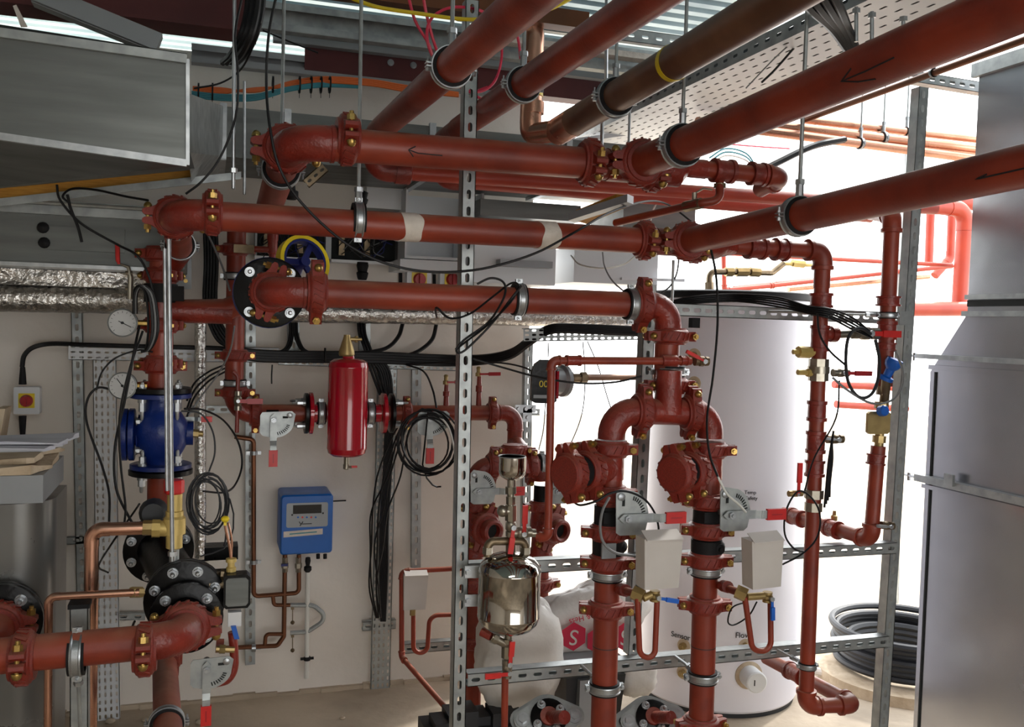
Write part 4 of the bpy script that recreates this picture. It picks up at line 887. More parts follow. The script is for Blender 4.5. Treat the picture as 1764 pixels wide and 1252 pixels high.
# ================================================================== PUMP HEADER (rear pair)
HY = 3.35; RH = .034
gh = thing('red_manifold', 'rear red branching manifold above the chrome cup', 'manifold', P(890, 830, HY))
b = MB(); t0 = P(893, 768, R2Y); tcn = P(893, 802, HY)
b.tube([V((hd.x, R2Y, hd.z+.02)), V((hd.x, HY+.15, hd.z-.01)), V((tcn.x, HY, P(893, 780, HY).z))], .034, 18); b.lathe(tcn-Z_*.02, Z_, [(0, .06), (.03, .052), (.055, .038), (.1, .034)], 22); b.cyl(P(855, 803, HY), P(925, 803, HY), .036, n=22); part('tee', b, 'fitting_red', gh)
coupling(gh, P(884, 775, HY), Z_, RH*.95, X_); coupling(gh, P(849, 802, HY), X_, RH, (0, -.25, 1)); coupling(gh, P(915, 803, HY), X_, RH, (0, -.25, 1))
def rear(label, xe, qstart, port_dx, nm):
    s = P(qstart, 803, HY); top = P(xe, 850, HY); c0 = V((top.x, HY, s.z)); bot = V((P(xe-2, 1060, HY).x, HY, 0)); 
    q, f1, f2, _, _ = arc_corner(s, c0, V((top.x, HY, top.z)), .055); g = thing('red_riser', label, 'pipe', bot); b = MB(); b.tube([s]+q, RH*1.06, 20); part('elbow', b, 'fitting_red', g)
    at = lambda y: V((top.x, HY, P(xe, y, HY).z))
    b = MB(); b.cyl(at(835), at(868), RH*.98, n=20); part('valve_body', b, 'black_cast', g)
    b = MB(); b.lathe(at(955), Z_, [(0, RH*1.45), (.03, RH*1.1), (.07, RH*1.05), (.1, RH*1.25), (.16, RH*1.25), (.2, RH)], 22); c = at(905)
    pd = V((port_dx, -1, 0)).normalized(); b.lathe(c, pd, [(0, .045), (.05, .05), (.055, .042), (.1, .04)], 22); part('pump_volute', b, 'fitting_red', g)
    b = MB(); b.ring(c+pd*.112, pd, .031, [(-.014, -.004), (.01, -.004), (.014, .004), (.01, .012), (-.014, .012)], 24); part('open_port', b, 'fitting_red', g)
    b = MB(); b.lathe(c+pd*.099, pd, [(0, .029), (.002, .029)], 20); part('port_bore', b, 'dark_gap', g)
    coupling(g, c+pd*.06, pd, .042, (.5, 0, 1)); coupling(g, at(872), Z_, RH, X_); coupling(g, at(1005), Z_, RH*1.1, X_)
    b = MB(); b.cyl(at(955), bot, RH, n=20); part('pipe', b, 'pipe_red', g); coupling(g, at(1105), Z_, RH, X_)
    return g, at
rear('rear left red riser with an open pump port, half hidden behind the slotted post', 820, 843, .35, 0)
rear('rear right red riser with an open pump port behind the thin red pipe', 934, 920, .38, 0)
clamp('clamp on the rear manifold just right of the chrome cup', P(933, 800, HY), X_, RH, Z_)
lever_valve('rear lever valve with red grip to the left of the chrome cup', (824, 846), HY-.1, X_, Z_, .95)
lever_valve('rear lever valve with red grip to the right of the chrome cup', (958, 846), HY-.1, X_, Z_, .95)
# ================================================================== CHROME POT
PY = 2.6; pc = P(877, 1020, PY); r = W(107, pc); zt, zb = P(877, 951, PY).z, P(877, 1090, PY).z; H = zt-zb
gp = thing('dosing_pot', 'polished stainless steel dosing pot strapped to the slotted post', 'vessel', V((pc.x, PY, zb)))
b = MB(); pr = [(0, .012), (.004, r*.45), (.016, r*.78), (.034, r*.95), (.05, r), (.052, r*1.01), (.056, r*1.01), (.058, r), (H-.06, r), (H-.058, r*1.01), (H-.054, r*1.01), (H-.052, r), (H-.036, r*.95), (H-.018, r*.78), (H-.006, r*.45), (H, .012)]
b.lathe(V((pc.x, PY, zb)), Z_, pr, 40); part('body', b, 'chrome', gp, sharp=60)
for y in (985, 1034):
    a, c = P(806, y, PY+.04), P(828, y, PY+.04); b = MB(); b.box((a+c)/2, (c-a)/2+X_*.01, Y_*.002, Z_*.018); part('mounting_strap', b, 'zinc', gp); b = MB(); b.cyl(a-Y_*.002+X_*.0, a-Y_*.012, .009, n=6); part('strap_bolt', b, 'zinc', gp)
b = MB(); q = P(898, 1071, PY-r*.93); b.box(q, X_*.011, Y_*.002, Z_*.011); part('yellow_sticker', b, 'yellow_paint', gp)
gq = thing('brass_pipework', 'dull nickel pipework with red levers standing on the dosing pot', 'pipework', V((pc.x, PY, zt)))
b = MB(); b.tube(bez_fillet(PL([(840, 958), (840, 932), (905, 932), (905, 958)], PY), .02), .0125, 12); part('loop_pipe', b, 'bronze_dull', gq)
for x in (840, 905): b = MB(); a = P(x, 948, PY); b.lathe(a-Z_*.01, Z_, [(0, .016), (.02, .016)], 6); part('union', b, 'nickel', gq)
b = MB(); b.tube(PL([(880, 955), (880, 826)], PY), .011, 12); part('stem_pipe', b, 'nickel', gq)
for y0, y1, rr in ((950, 938, .016), (896, 870, .018), (868, 855, .015), (850, 838, .017)): b = MB(); b.cyl(P(880, y0, PY), P(880, y1, PY), rr, n=8); part('union', b, 'nickel', gq)
b = MB(); b.cyl(P(862, 880, PY), P(882, 880, PY), .015, n=12); b.ball(P(866, 880, PY), .018); part('side_tee', b, 'nickel', gq)
b = MB(); b.cyl(P(884, 918, PY), P(922, 918, PY), .0125, n=12); b.cyl(P(896, 918, PY), P(908, 918, PY), .016, n=8); part('branch', b, 'nickel', gq)
ball_valve('red lever hanging down left of the dosing pot stem', P(880, 906, PY), Z_, .014, .06, -Z_-X_*.12, m='nickel', ll=.075)
o = ball_valve('red lever standing up right of the dosing pot stem', P(898, 917, PY), X_, .014, .06, Z_, m='nickel', ll=.085)
cup = P(882, 826, PY); ct = P(882, 786, PY); r = W(47, cup); H = ct.z-cup.z
gc = thing('funnel_cup', 'small polished steel tundish cup above the dosing pot', 'cup', cup)
b = MB(); b.lathe(cup, Z_, [(0, .012), (0.001, r*.5), (.008, r*.82), (.02, r*.98), (.03, r), (H, r), (H, r*.95), (.03, r*.94), (.016, r*.6)], 32); b.cyl(cup-Z_*.03, cup, .012, n=14); part('bowl', b, 'chrome', gc)
b = MB(); b.torus(ct, Z_, r, .0018, 32, 6); part('rim', b, 'zinc', gc)
# below the pot
gz = thing('drain_pipework', 'nickel drain valve stack and thin red pipe below the dosing pot', 'pipework', P(869, 1330, PY))
b = MB(); b.cyl(P(876, 1092, PY), P(873, 1160, PY), .011, n=12); part('stem_pipe', b, 'nickel', gz)
for y0, y1, rr in ((1100, 1108, .016), (1112, 1132, .018), (1138, 1150, .016)): b = MB(); b.cyl(P(874, y0, PY), P(873.5, y1, PY), rr, n=8); part('union', b, 'nickel', gz)
b = MB(); b.cyl(P(873, 1110, PY), P(846, 1096, PY), .013, n=12); b.cyl(P(856, 1101, PY), P(848, 1097, PY), .017, n=8); part('side_branch', b, 'nickel', gz)
b = MB(); b.cyl(P(846, 1096, PY), P(829, 1088, PY+.02), .013, n=12); part('red_stub', b, 'fitting_red', gz)
b = MB(); b.cyl(P(870, 1165, PY), P(867, 1400, PY), .0105, n=14); part('red_drain_pipe', b, 'pipe_red', gz)
ball_valve('red lever standing beside the drain stack under the dosing pot', P(874, 1140, PY), Z_, .014, .05, Z_+X_*.06, m='nickel', ll=.07)
ball_valve('short red lever lying across the bottom rail', P(874, 1156, PY), Z_, .012, .04, -X_, m='nickel', ll=.075)
# ================================================================== THIN RED PIPE (front, from brass cock)
TPY = 2.47
g = thing('thin_red_pipe', 'thin red pipe from the drop pipe along and down past the dark pump head', 'pipe', P(948, 930, TPY))
pipeline(g, [P(1190, 622, TPY), P(950, 621, TPY), P(944, 925, TPY), P(925, 925, TPY+.02)], .0115, style='thread', n=14)
sleeve(g, P(975, 621, TPY), P(1000, 621, TPY), .0145, 'fitting_red'); 
b = MB(); b.cyl(P(1152, 621, TPY+.07), P(1152, 621, TPY), .013, n=12); b.cyl(P(1140, 621, TPY), P(1165, 621, TPY), .017, n=12); part('tee', b, 'fitting_red', g)
sleeve(g, P(1172, 621, TPY), P(1184, 621, TPY), .0135, 'fitting_red')
ball_valve('dull brass cock with curved red lever right of the drop pipe', P(1208, 622, TPY), X_, .013, .045, (-1, 0, .45), m='bronze_dull', ll=.07, lw=.005)
# dark pump head
DY = 3.2; g = thing('pump_head', 'black circulator pump head with yellow figures at the edge of the wall', 'pump', P(935, 690, DY))
c = P(935, 656, DY); w2, h2 = W(44, c), W(74, c); b = MB(); poly = [(-w2, -h2*.9), (-w2*.7, -h2), (w2*.75, -h2*1.02), (w2, -h2*.9), (w2, h2*.55), (w2*.8, h2*.88), (w2*.3, h2), (-w2*.3, h2), (-w2*.75, h2*.8), (-w2, h2*.45)]
u = V((1, -.15, 0)).normalized(); b.prism(c, u, Z_, V((-.15, -1, 0)).normalized(), poly, .035); part('housing', b, 'black_cast', g)
nn = V((-.15, -1, 0)).normalized(); textobj('yellow_figures', '00', .034, c+nn*.036+Z_*-.01-u*.004, u, Z_, 'yellow_cable', g); textobj('yellow_mark', 'o', .028, c+nn*.036+Z_*.048+u*.01, u, Z_, 'yellow_cable', g)
b = MB(); b.box(c+nn*.0355-Z_*.055, u*w2*.85, nn*.001, Z_*.006); part('silver_strip', b, 'cabinet_grey', g)
b = MB(); b.lathe(c-nn*.0+X_*.02, V((1, .25, 0)), [(0, .05), (.05, .05), (.06, .06), (.075, .06), (.08, .045)], 24); part('motor_flange', b, 'cabinet_grey', g)
b = MB(); b.cyl(P(968, 652, DY), P(985, 651, DY), .028, n=8); b.cyl(P(985, 651, DY), P(1008, 651, DY), .016, n=10); b.cyl(P(1000, 651, DY), P(1010, 651, DY), .022, n=6); part('brass_union', b, 'bronze_dull', g)
b = MB(); b.cyl(P(1010, 650, DY), P(1150, 649, DY+.15), .012, n=12); part('brown_pipe', b, 'copper_dirty', g)
b = MB(); b.box(P(956, 662, DY-.04), X_*.004, Y_*.03, Z_*.05); part('red_trim', b, 'vessel_red', g)
# ================================================================== TWIN RISER LEVERS, BOXES, U PIPES
lever_valve('zinc notched lever valve with red grip on the left twin riser', (1078, 892), TY-.095, X_, Z_, 1.0)
lever_valve('zinc notched lever valve with red grip on the right twin riser', (1256, 886), TY-.095, X_, Z_, 1.0)
def white_box(label, cx, cy, wpx, hpx, Y, tilt=0, flap=True):
    c = P(cx, cy, Y); hw, hh = W(wpx, c), W(hpx, c); o = thing('cardboard_cover', label, 'box', c-Z_*hh); u = V((math.cos(tilt), 0, math.sin(tilt))); v = V((-math.sin(tilt), 0, math.cos(tilt)))
    b = MB(); d = .028; F4 = [c-u*hw+v*hh-Y_*d, c+u*hw*1.02+v*hh*.98-Y_*d, c+u*hw*.93-v*hh-Y_*d*.8, c-u*hw*.86-v*hh-Y_*d*.8]; B4 = [p+Y_*d*2 for p in F4]
    b.hexa([F4[3], F4[2], B4[2], B4[3], F4[0], F4[1], B4[1], B4[0]]); part('carton', b, 'box_white', o, sharp=10)
    if flap: b = MB(); q = F4[0].lerp(F4[1], .5)+v*.004; b.box(q+v*.004-Y_*.002+Y_*.012, u*hw*.95, (v*.01+Y_*.02), (v*.0012)); part('flap', b, 'box_white', o, sharp=10)
    return o
white_box('dirty white carton over an actuator beside the left twin riser', 1134, 967, 72, 88, 2.3)
white_box('dirty white carton with open flap beside the right twin riser', 1313, 968, 62, 84, 2.3, .04)
white_box('grey white carton on the thin red pipes left of the slotted post', 713, 1017, 42, 62, 3.6, -.02)
def upipe(label, pts, Y, rpx, m='pipe_red', R=.03):
    q = PL(pts, Y); b = MB(); b.tube(bez_fillet(q, R, 8), W(rpx, q[1]), 14); return solo('bent_pipe', label, 'pipe', b, m)
upipe('red U shaped syphon pipe under the carton by the left twin riser', [(1098, 1030), (1102, 1131), (1128, 1133), (1132, 1030)], 2.32, 10, R=.032)
upipe('red U shaped syphon pipe under the carton by the right twin riser', [(1283, 1028), (1296, 1120), (1328, 1122), (1327, 1028)], 2.32, 10, R=.032)
for (x0, y0, x1, y1, lab, hx, hy, hd_) in ((1064, 1014, 1094, 1022, 'brass cock with blue lever under the left carton', 1128, 1022, (1, 0, -.2)), (1240, 1008, 1272, 1020, 'brass cock with blue lever under the right carton', 1322, 1024, (.05, 0, -1))):
    g = thing('branch_pipe', 'short red branch with brass nut under the %s carton' % ('left' if x0 < 1100 else 'right'), 'pipe', P(x0, y0, 2.42)); b = MB(); b.cyl(P(x0-10, y0-3, TY), P(x1, y1, 2.34), .0115, n=14); part('pipe', b, 'pipe_red', g)
    b = MB(); b.cyl(P(x0+6, y0+1, 2.44), P(x0+14, y0+3, 2.4), .018, n=14); part('socket', b, 'fitting_red', g)
    b = MB(); b.cyl(P(x1-4, y1-2, 2.34), P(x1+14, y1+6, 2.32), .021, n=6); b.cyl(P(x1+14, y1+8, 2.32), P(hx-6, hy+2, 2.32), .011, n=12); part('brass_body', b, 'brass', g)
    ball_valve(lab, P(hx, hy+4, 2.32), Z_, .013, .03, hd_, 'blue_bright', 'brass', ll=.06, lw=.006)
# thin pipes around left carton
g = thing('thin_red_pipe', 'thin red pipe loop left of the slotted post dropping diagonally to the floor', 'pipe', P(770, 1222, 3.2))
pipeline(g, [P(805, 978, 3.6), P(692, 984, 3.6), P(692, 1132, 3.6), P(774, 1226, 3.25), P(830, 1290, 3.0)], .0105, style='thread', R=.022, n=12)
upipe('thin red pipe bending in a U below the grey white carton', [(712, 1052), (712, 1124), (736, 1124), (740, 1060), (795, 1058)], 3.6, 8, R=.035)
b = MB(); p = P(711, 1054, 3.58); b.cyl(p-Z_*.012, p+Z_*.01, .012, n=8); solo('brass_union', 'little brass union under the grey white carton', 'fitting', b, 'brass')
# ================================================================== WHITE TANK
TK = P(1242, 900, 3.72); TR = .36; zt = P(1242, 512, 3.78-TR*.3).z; 
gk = thing('white_tank', 'tall white insulated buffer tank with a black lid behind the twin risers', 'tank', V((TK.x, TK.y, 0)))
b = MB(); b.lathe(V((TK.x, TK.y, .05)), Z_, [(-.03, TR*.98), (-.02, TR), (zt-.07, TR), (zt-.055, TR*.985)], 72); part('jacket', b, 'white_tank', gk)
b = MB(); b.lathe(V((TK.x, TK.y, 0)), Z_, [(0, TR*.97), (.025, TR*.97)], 72); part('base_ring', b, 'hose_black', gk)
b = MB(); b.lathe(V((TK.x, TK.y, zt-.012)), Z_, [(0, TR*1.0), (.004, TR*1.025), (.03, TR*1.02), (.036, TR*.97)], 72); part('lid', b, 'black_rubber', gk)
def tanksurf(q):   # point on the tank jacket
    d = ray(*q); dx, dy = d.x, d.y; ox, oy = CAM.x-TK.x, CAM.y-TK.y; A_ = dx*dx+dy*dy; B_ = 2*(ox*dx+oy*dy); C_ = ox*ox+oy*oy-TR*TR
    t = (-B_-math.sqrt(max(B_*B_-4*A_*C_, 0)))/(2*A_); p = CAM+d*t; n = V((p.x-TK.x, p.y-TK.y, 0)).normalized(); return p, n
for q, lab in (((1186, 862), 0), ((1178, 1112), 0), ((1177, 1158), 0), ((1284, 1112), 0), ((1196, 612), 0), ((1196, 660), 0)):
    p, n = tanksurf(q); b = MB(); b.lathe(p-n*.005, n, [(0, .03), (.006, .03), (.008, .022)], 20); so_ = part('socket_ring', b, 'cardboard', gk); b = MB(); b.lathe(p, n, [(0, .016), (.02, .016), (.022, .009), (.035, .009)], 8); part('socket_plug', b, 'brass', so_)
p, n = tanksurf((1290, 1163)); b = MB(); b.lathe(p-n*.01, n, [(0, .06), (.012, .06), (.014, .045)], 28); part('heater_ring', b, 'cardboard', gk); b = MB(); b.lathe(p, n, [(0, .045), (.08, .045), (.084, .04)], 28); hc = part('heater_cap', b, 'white_plastic', gk)
b = MB(); u = n.cross(Z_); b.box(p+n*.085+u*.012, u*.002, n*.001, Z_*.012); part('cap_mark', b, 'ink', hc)
for q, s, t in (((1173, 1095), .033, 'Sensor'), ((1279, 1094), .033, 'Flow'), ((1184, 838), .03, 'Sensor'), ((1292, 848), .022, 'Temp'), ((1294, 858), .022, 'Safety')):
    p, n = tanksurf(q); u = Z_.cross(n); textobj('handwriting', t, s, p+n*.0035, u, Z_+u*-.08, 'ink', gk, .0008)
# ================================================================== RIGHT PIPES E, F
EY = 2.55; RE = .026
g = thing('reducer_pipe', 'red threaded pipe from the lower tee over to the right drop pipe, with ribbed sockets', 'pipe', P(1300, 428, EY))
s0 = BT+X_*.09; b = MB(); b.lathe(s0, P(1262, 424, EY)-s0, [(0, RB*1.1), (.05, RB*1.15), (.065, RB*1.0), ((P(1262, 424, EY)-s0).length, RE*1.05)], 22); part('reducer', b, 'fitting_red', g)
EB = P(1378, 1215, EY+.0)
E1 = P(1418, 432, EY); Eend = P(1386, 1222, EY)
pipeline(g, [P(1260, 424, EY), E1, V((E1.x, EY, E1.z-.12))], RE, style='thread', n=20)
for x0, x1 in ((1287, 1316), (1334, 1354)): 
    a = P(x0, 426+(x0-1287)*.07, EY); c = P(x1, 426+(x1-1287)*.07, EY); sleeve(g, a, c, RE*1.25, 'fitting_red')
g = thing('red_riser', 'long thin red drop pipe right of the white tank with a brass union halfway', 'pipe', P(1385, 1240, EY))
top = V((E1.x, EY, E1.z-.12)); bt = P(1388, 1216, EY); pR = P(1474, 1214, EY-.02); back = PX(1320, 1133, pR.x)
pipeline(g, [top, bt, pR, back], RE*.93, style='thread', n=20)
def eat(y): z = P(1420-(y-450)*.042, y, EY).z; t = (top.z-z)/(top.z-bt.z); return top.lerp(bt, t)
for y0, y1, k in ((505, 530, 1.4), (560, 605, 1.15), (690, 725, 1.2), (742, 780, 1.2), (792, 820, 1.2)): sleeve(g, eat(y0), eat(y1), RE*k*.93, 'fitting_red', n=18)
b = MB(); b.cyl(eat(618), eat(631), RE*1.25, n=8); b.cyl(eat(631), eat(643), RE*1.35, n=16); b.cyl(eat(643), eat(656), RE*1.25, n=8); part('brass_union', b, 'nickel', g)
b = MB(); b.cyl(eat(843), eat(858), RE*1.2, n=8); b.cyl(eat(865), eat(880), RE*1.1, n=8); part('nickel_joint', b, 'nickel', g)
b = MB(); b.cyl(eat(575), eat(575)+X_*.06, .02, n=14); b.cyl(eat(575)+X_*.04, eat(575)+X_*.062, .026, n=14); part('side_tee', b, 'fitting_red', g)
sleeve(g, back.lerp(pR, .28), back.lerp(pR, .45), RE*1.15, 'fitting_red'); 
clamp('clamp on the thin right drop pipe at the top rail', eat(538), Z_, RE, (1, -.1, 0), eat(538)+V((-.1, .14, 0))); clamp('clamp on the thin right drop pipe at the bottom rail', eat(1146), Z_, RE*.93, (1, -.1, 0), P(1340, 1119, FY-.02), rr=.004)
ball_valve('nickel valve with a pink red lever at the top between the right pipes', P(1490, 574, EY), X_, .018, .1, X_, m='nickel', ll=.11, lw=.011)
b = MB(); b.cyl(eat(575)+X_*.06, P(1474, 574, EY), .014, n=12); solo('nickel_nipple', 'nickel pipe nipple between the two right drop pipes', 'pipe', b, 'nickel')
g = thing('brass_stub', 'brass test stub pointing left off the right drop pipe, upper', 'fitting', P(1390, 607, EY)); b = MB(); b.cyl(P(1412, 607, EY), P(1396, 607, EY), .012, n=10); b.cyl(P(1396, 607, EY), P(1375, 606, EY), .019, n=8); b.cyl(P(1375, 606, EY), P(1366, 606, EY), .008, n=8); part('body', b, 'pale_brass', g)
g = thing('brass_stub', 'brass test stub pointing left at the nickel union', 'fitting', P(1385, 642, EY)); b = MB(); b.cyl(P(1402, 642, EY), P(1374, 641, EY), .009, n=8); b.cyl(P(1398, 642, EY), P(1390, 642, EY), .013, n=8); part('body', b, 'pale_brass', g)
ball_valve('small valve with dark pink lever right of the nickel union', P(1448, 642, EY), X_, .012, .06, X_, 'switch_red', 'nickel', ll=.1)
ball_valve('dull brass cock with wire lever right of the thin drop pipe', P(1438, 756, EY), X_, .013, .06, (-1, 0, .1), 'zinc', 'bronze_dull', ll=.06, lw=.004)
ball_valve('red upright lever left of the thin drop pipe', P(1370, 850, EY-.02), X_, .009, .05, Z_, 'grip_red', 'brass', ll=.1)
# F
FYp = 2.6; g = thing('red_riser', 'rightmost red drop pipe beside the slotted post, with brass and blue valves', 'pipe', P(1500, 930, FYp))
F0 = P(1440, 366, FYp+.0); F1 = P(1537, 372, FYp); F2 = P(1522, 665, FYp)
def fat(y): return P(1537-(y-372)*.0475, y, FYp)
pipeline(g, [P(1500, 367, FYp+.35), F1, V((F1.x, FYp, F2.z))], RE, style='thread', n=20); fat = lambda y: V((F1.x, FYp, P(1525, y, FYp).z))
for y0, y1, k in ((510, 527, 1.4), (553, 585, 1.15), (590, 604, 1.15)): sleeve(g, fat(y0), fat(y1), RE*k, 'fitting_red')
pF = P(1496, 930, FYp); F3 = V((P(1513, 770, FYp).x, FYp, P(1513, 768, FYp).z)); bk = PX(1350, 884, pF.x)
pipeline(g, [F3, V((pF.x+.01, FYp, pF.z)), bk], RE*.93, style='thread', n=20)
sleeve(g, P(1510, 782, FYp), P(1508, 800, FYp), RE*1.1, 'fitting_red'); q = P(1436, 912, FYp)
a = V((pF.x, 0, 0)); sleeve(g, bk.lerp(pF, .55), bk.lerp(pF, .68), RE*1.12, 'fitting_red'); sleeve(g, bk.lerp(pF, .1), bk.lerp(pF, .25), RE*1.12, 'fitting_red')
clamp('clamp on the rightmost red drop pipe at the top rail', fat(543), Z_, RE, (1, -.1, 0), fat(543)+V((-.16, .06, 0)), rr=.004)
g = thing('blue_valve', 'blue strainer knob valve tilted on the rightmost red drop pipe', 'valve', P(1527, 655, FYp-.05)); ax = V((.22, -.3, .9)).normalized(); s = P(1527, 650, FYp-.03)
b = MB(); b.lathe(s-ax*.01, ax, [(0, .024), (.012, .024), (.016, .014), (.04, .015), (.05, .024), (.062, .028), (.078, .026)], 16); part('knob', b, 'blue_bright', g)
b = MB(); b.cyl(P(1523, 692, FYp), s, .016, n=12); b.cyl(P(1520, 680, FYp), P(1521, 664, FYp), .021, n=8); part('body', b, 'bronze_dull', g)
g = thing('balancing_valve', 'brass balancing valve with blue cap and square brass plate on the rightmost drop pipe', 'valve', P(1516, 765, FYp))
b = MB(); b.cyl(P(1519, 692, FYp), P(1518, 704, FYp), .023, n=8); b.cyl(P(1518, 700, FYp), P(1514, 768, FYp), .015, n=12); b.cyl(P(1515, 750, FYp), P(1514, 762, FYp), .022, n=8); b.ball(P(1516, 730, FYp), .026); part('body', b, 'brass', g)
b = MB(); c = P(1514, 728, FYp-.03); w2 = W(46, c); pl = [(-w2, -w2*.7), (-w2*.8, -w2*.85), (w2*.8, -w2*.85), (w2, -w2*.7), (w2, w2*.7), (w2*.8, w2*.85), (-w2*.8, w2*.85), (-w2, w2*.7)]; b.prism(c+Y_*.01, X_, Z_, -Y_, pl, .012); part('insulating_plate', b, 'brass', g)
b = MB(); b.lathe(P(1517, 708, FYp-.05), V((0, -1, .2)), [(0, .018), (.02, .018), (.024, .014)], 14); part('blue_cap', b, 'blue_bright', g)
ball_valve('dull brass cock with nickel lever at the bottom bend right', P(1528, 905, FYp-.02), (1, 0, -.1), .012, .05, (-1, 0, .1), 'zinc', 'bronze_dull', ll=.06, lw=.005)
b = MB(); p = P(1437, 893, FYp+.3); b.lathe(p-Z_*.02, Z_, [(0, .012), (.03, .012), (.034, .007), (.05, .006)], 10); solo('brass_test_plug', 'small brass plug standing on the red pipe behind the drop pipe', 'plug', b, 'brass')
# ---- upper reducer run of pipe A
g = thing('reducer_pipe', 'red threaded pipe with ribbed sockets right of the upper tee', 'pipe', P(1250, 300, YA)); s0 = TA+X_*.09; sE = P(1205, 291, YA)
b = MB(); b.tube([s0, s0+X_*.06, sE-X_*.05+Z_*.0, sE+X_*.02], [RA*1.1, RA*1.1, RE*1.1, RE*1.1], 22); part('reducer', b, 'fitting_red', g)
pipeline(g, [sE, P(1348, 305, YA), P(1350, 306, YA)+V((0.0, .13, -.02))], RE, style='thread', n=20)
for x0, x1 in ((1228, 1262), (1292, 1316)): sleeve(g, P(x0, 293+(x0-1228)*.09, YA), P(x1, 293+(x1-1228)*.09, YA), RE*1.25, 'fitting_red')
g2_ = thing('thin_red_pipe', 'thin red branch curling down from the upper ribbed socket to a brass tap', 'pipe', P(1150, 360, YA+.1))
b = MB(); b.tube(bez_fillet(PL([(1240, 310, YA), (1240, 345, YA-.02), (1205, 350, YA), (1060, 384, YA+.35)]), .03, 8), .0125, 12); part('pipe', b, 'pipe_red', g2_)
b = MB(); b.cyl(P(1240, 316, YA), P(1240, 324, YA), .018, n=14); b.cyl(P(1180, 356, YA+.06), P(1208, 350, YA), .017, n=8); part('socket', b, 'bronze_dull', g2_)
b = MB(); p = P(1196, 346, YA+.04); b.cyl(p, p+Z_*.025, .008, n=8); b.tube([p+Z_*.022, p+V((.03, 0, .04)), p+V((.06, 0, .038))], .003, 6); part('tap_lever', b, 'nickel', g2_)
# ================================================================== GAUGES
gauge('upper round pressure gauge at the left riser, needle pointing right', (212, 556), YR-.05, W(46, P(212, 556, YR)), -.45)
gauge('lower round pressure gauge beside the blue strainer flange', (212, 664), YR-.05, W(44, P(212, 664, YR)), 2.2)
b = MB(); b.cyl(P(236, 560, YR-.04), P(262, 560, YR), .013, n=12); solo('gauge_stub', 'short dark red pipe stub joining the upper gauge to the riser', 'pipe', b, 'fitting_red')
b = MB(); b.cyl(P(238, 664, YR-.04), P(262, 662, YR), .012, n=12); solo('gauge_stub', 'short dark red pipe stub joining the lower gauge to the riser', 'pipe', b, 'fitting_red')
# nickel cock with red upright handle near the riser
o = thing('isolating_cock', 'slim nickel cock with a red upright handle in front of the foil ledge', 'valve', P(225, 510, YR-.03)); b = MB(); b.tube(PL([(224, 515), (225, 478), (221, 460), (205, 454)], YR-.03), [.008, .009, .006, .003], 10); b.cyl(P(216, 470, YR-.03), P(228, 470, YR-.03), .006, n=8); b.cyl(P(216, 497, YR-.03), P(228, 497, YR-.03), .006, n=8); part('body', b, 'nickel', o)
b = MB(); b.tube(PL([(205, 455), (203, 448), (202, 420)], YR-.04), [.004, .007, .007], 8); part('handle', b, 'grip_red', o)
# ================================================================== COPPER + SAFETY VALVE, LEFT
SYv = 2.82
o = thing('safety_valve', 'brass safety relief valve with a red cap above the black separator', 'valve', P(301, 985, SYv))
def lz(y): return P(300, y, SYv).z
ax0 = P(300, 945, SYv); r_ = W(17, ax0)
b = MB(); z0 = lz(945); prof = [(0, .016), (.004, .023), (lz(920)-z0, .023), (lz(919)-z0, .031), (lz(892)-z0, .031), (lz(888)-z0, .025), (lz(880)-z0, .025), (lz(879)-z0, .021), (lz(850)-z0, .021)]
b.lathe(ax0, Z_, prof, 18); b.cyl(P(300, 910, SYv), P(268, 910, SYv), .023, n=18); b.cyl(P(276, 910, SYv), P(262, 910, SYv), .026, n=8); part('body', b, 'pale_brass', o)
b = MB(); b.lathe(P(300, 850, SYv), Z_, [(0, .024), (.004, .028), (.036, .028), (.04, .025)], 8); part('cap', b, 'grip_red', o)
b = MB(); b.cyl(P(300, 980, SYv), P(300, 945, SYv), .014, n=14); part('inlet', b, 'galvanised', o)
g = thing('copper_pipe', 'fat bright copper discharge pipe from the safety valve down to the floor', 'pipe', V((P(159, 1000, SYv).x, SYv, 0)))
a, k1, k2 = P(262, 909, SYv), P(158, 912, SYv), P(158, 1330, SYv); k2 = V((k1.x, SYv, 0.0)); pipeline(g, [a, k1, k2], .019, 'copper', 'solder', R=.03)
b = MB(); b.cyl(P(262, 909, SYv), P(246, 909, SYv), .022, n=8); part('brass_union', b, 'brass', g)
g = thing('copper_pipe', 'slimmer bright copper pipe from the separator down to the floor at left', 'pipe', V((P(84, 1100, 2.7).x, 2.7, 0)))
a, k1 = P(240, 1020, 2.7), P(84, 1028, 2.7); pipeline(g, [a, k1, V((k1.x, 2.7, 0))], .0105, 'copper', 'solder', R=.018, n=16)
b = MB(); b.cyl(P(244, 1020, 2.72), P(226, 1020, 2.7), .015, n=8); part('brass_union', b, 'brass', g)
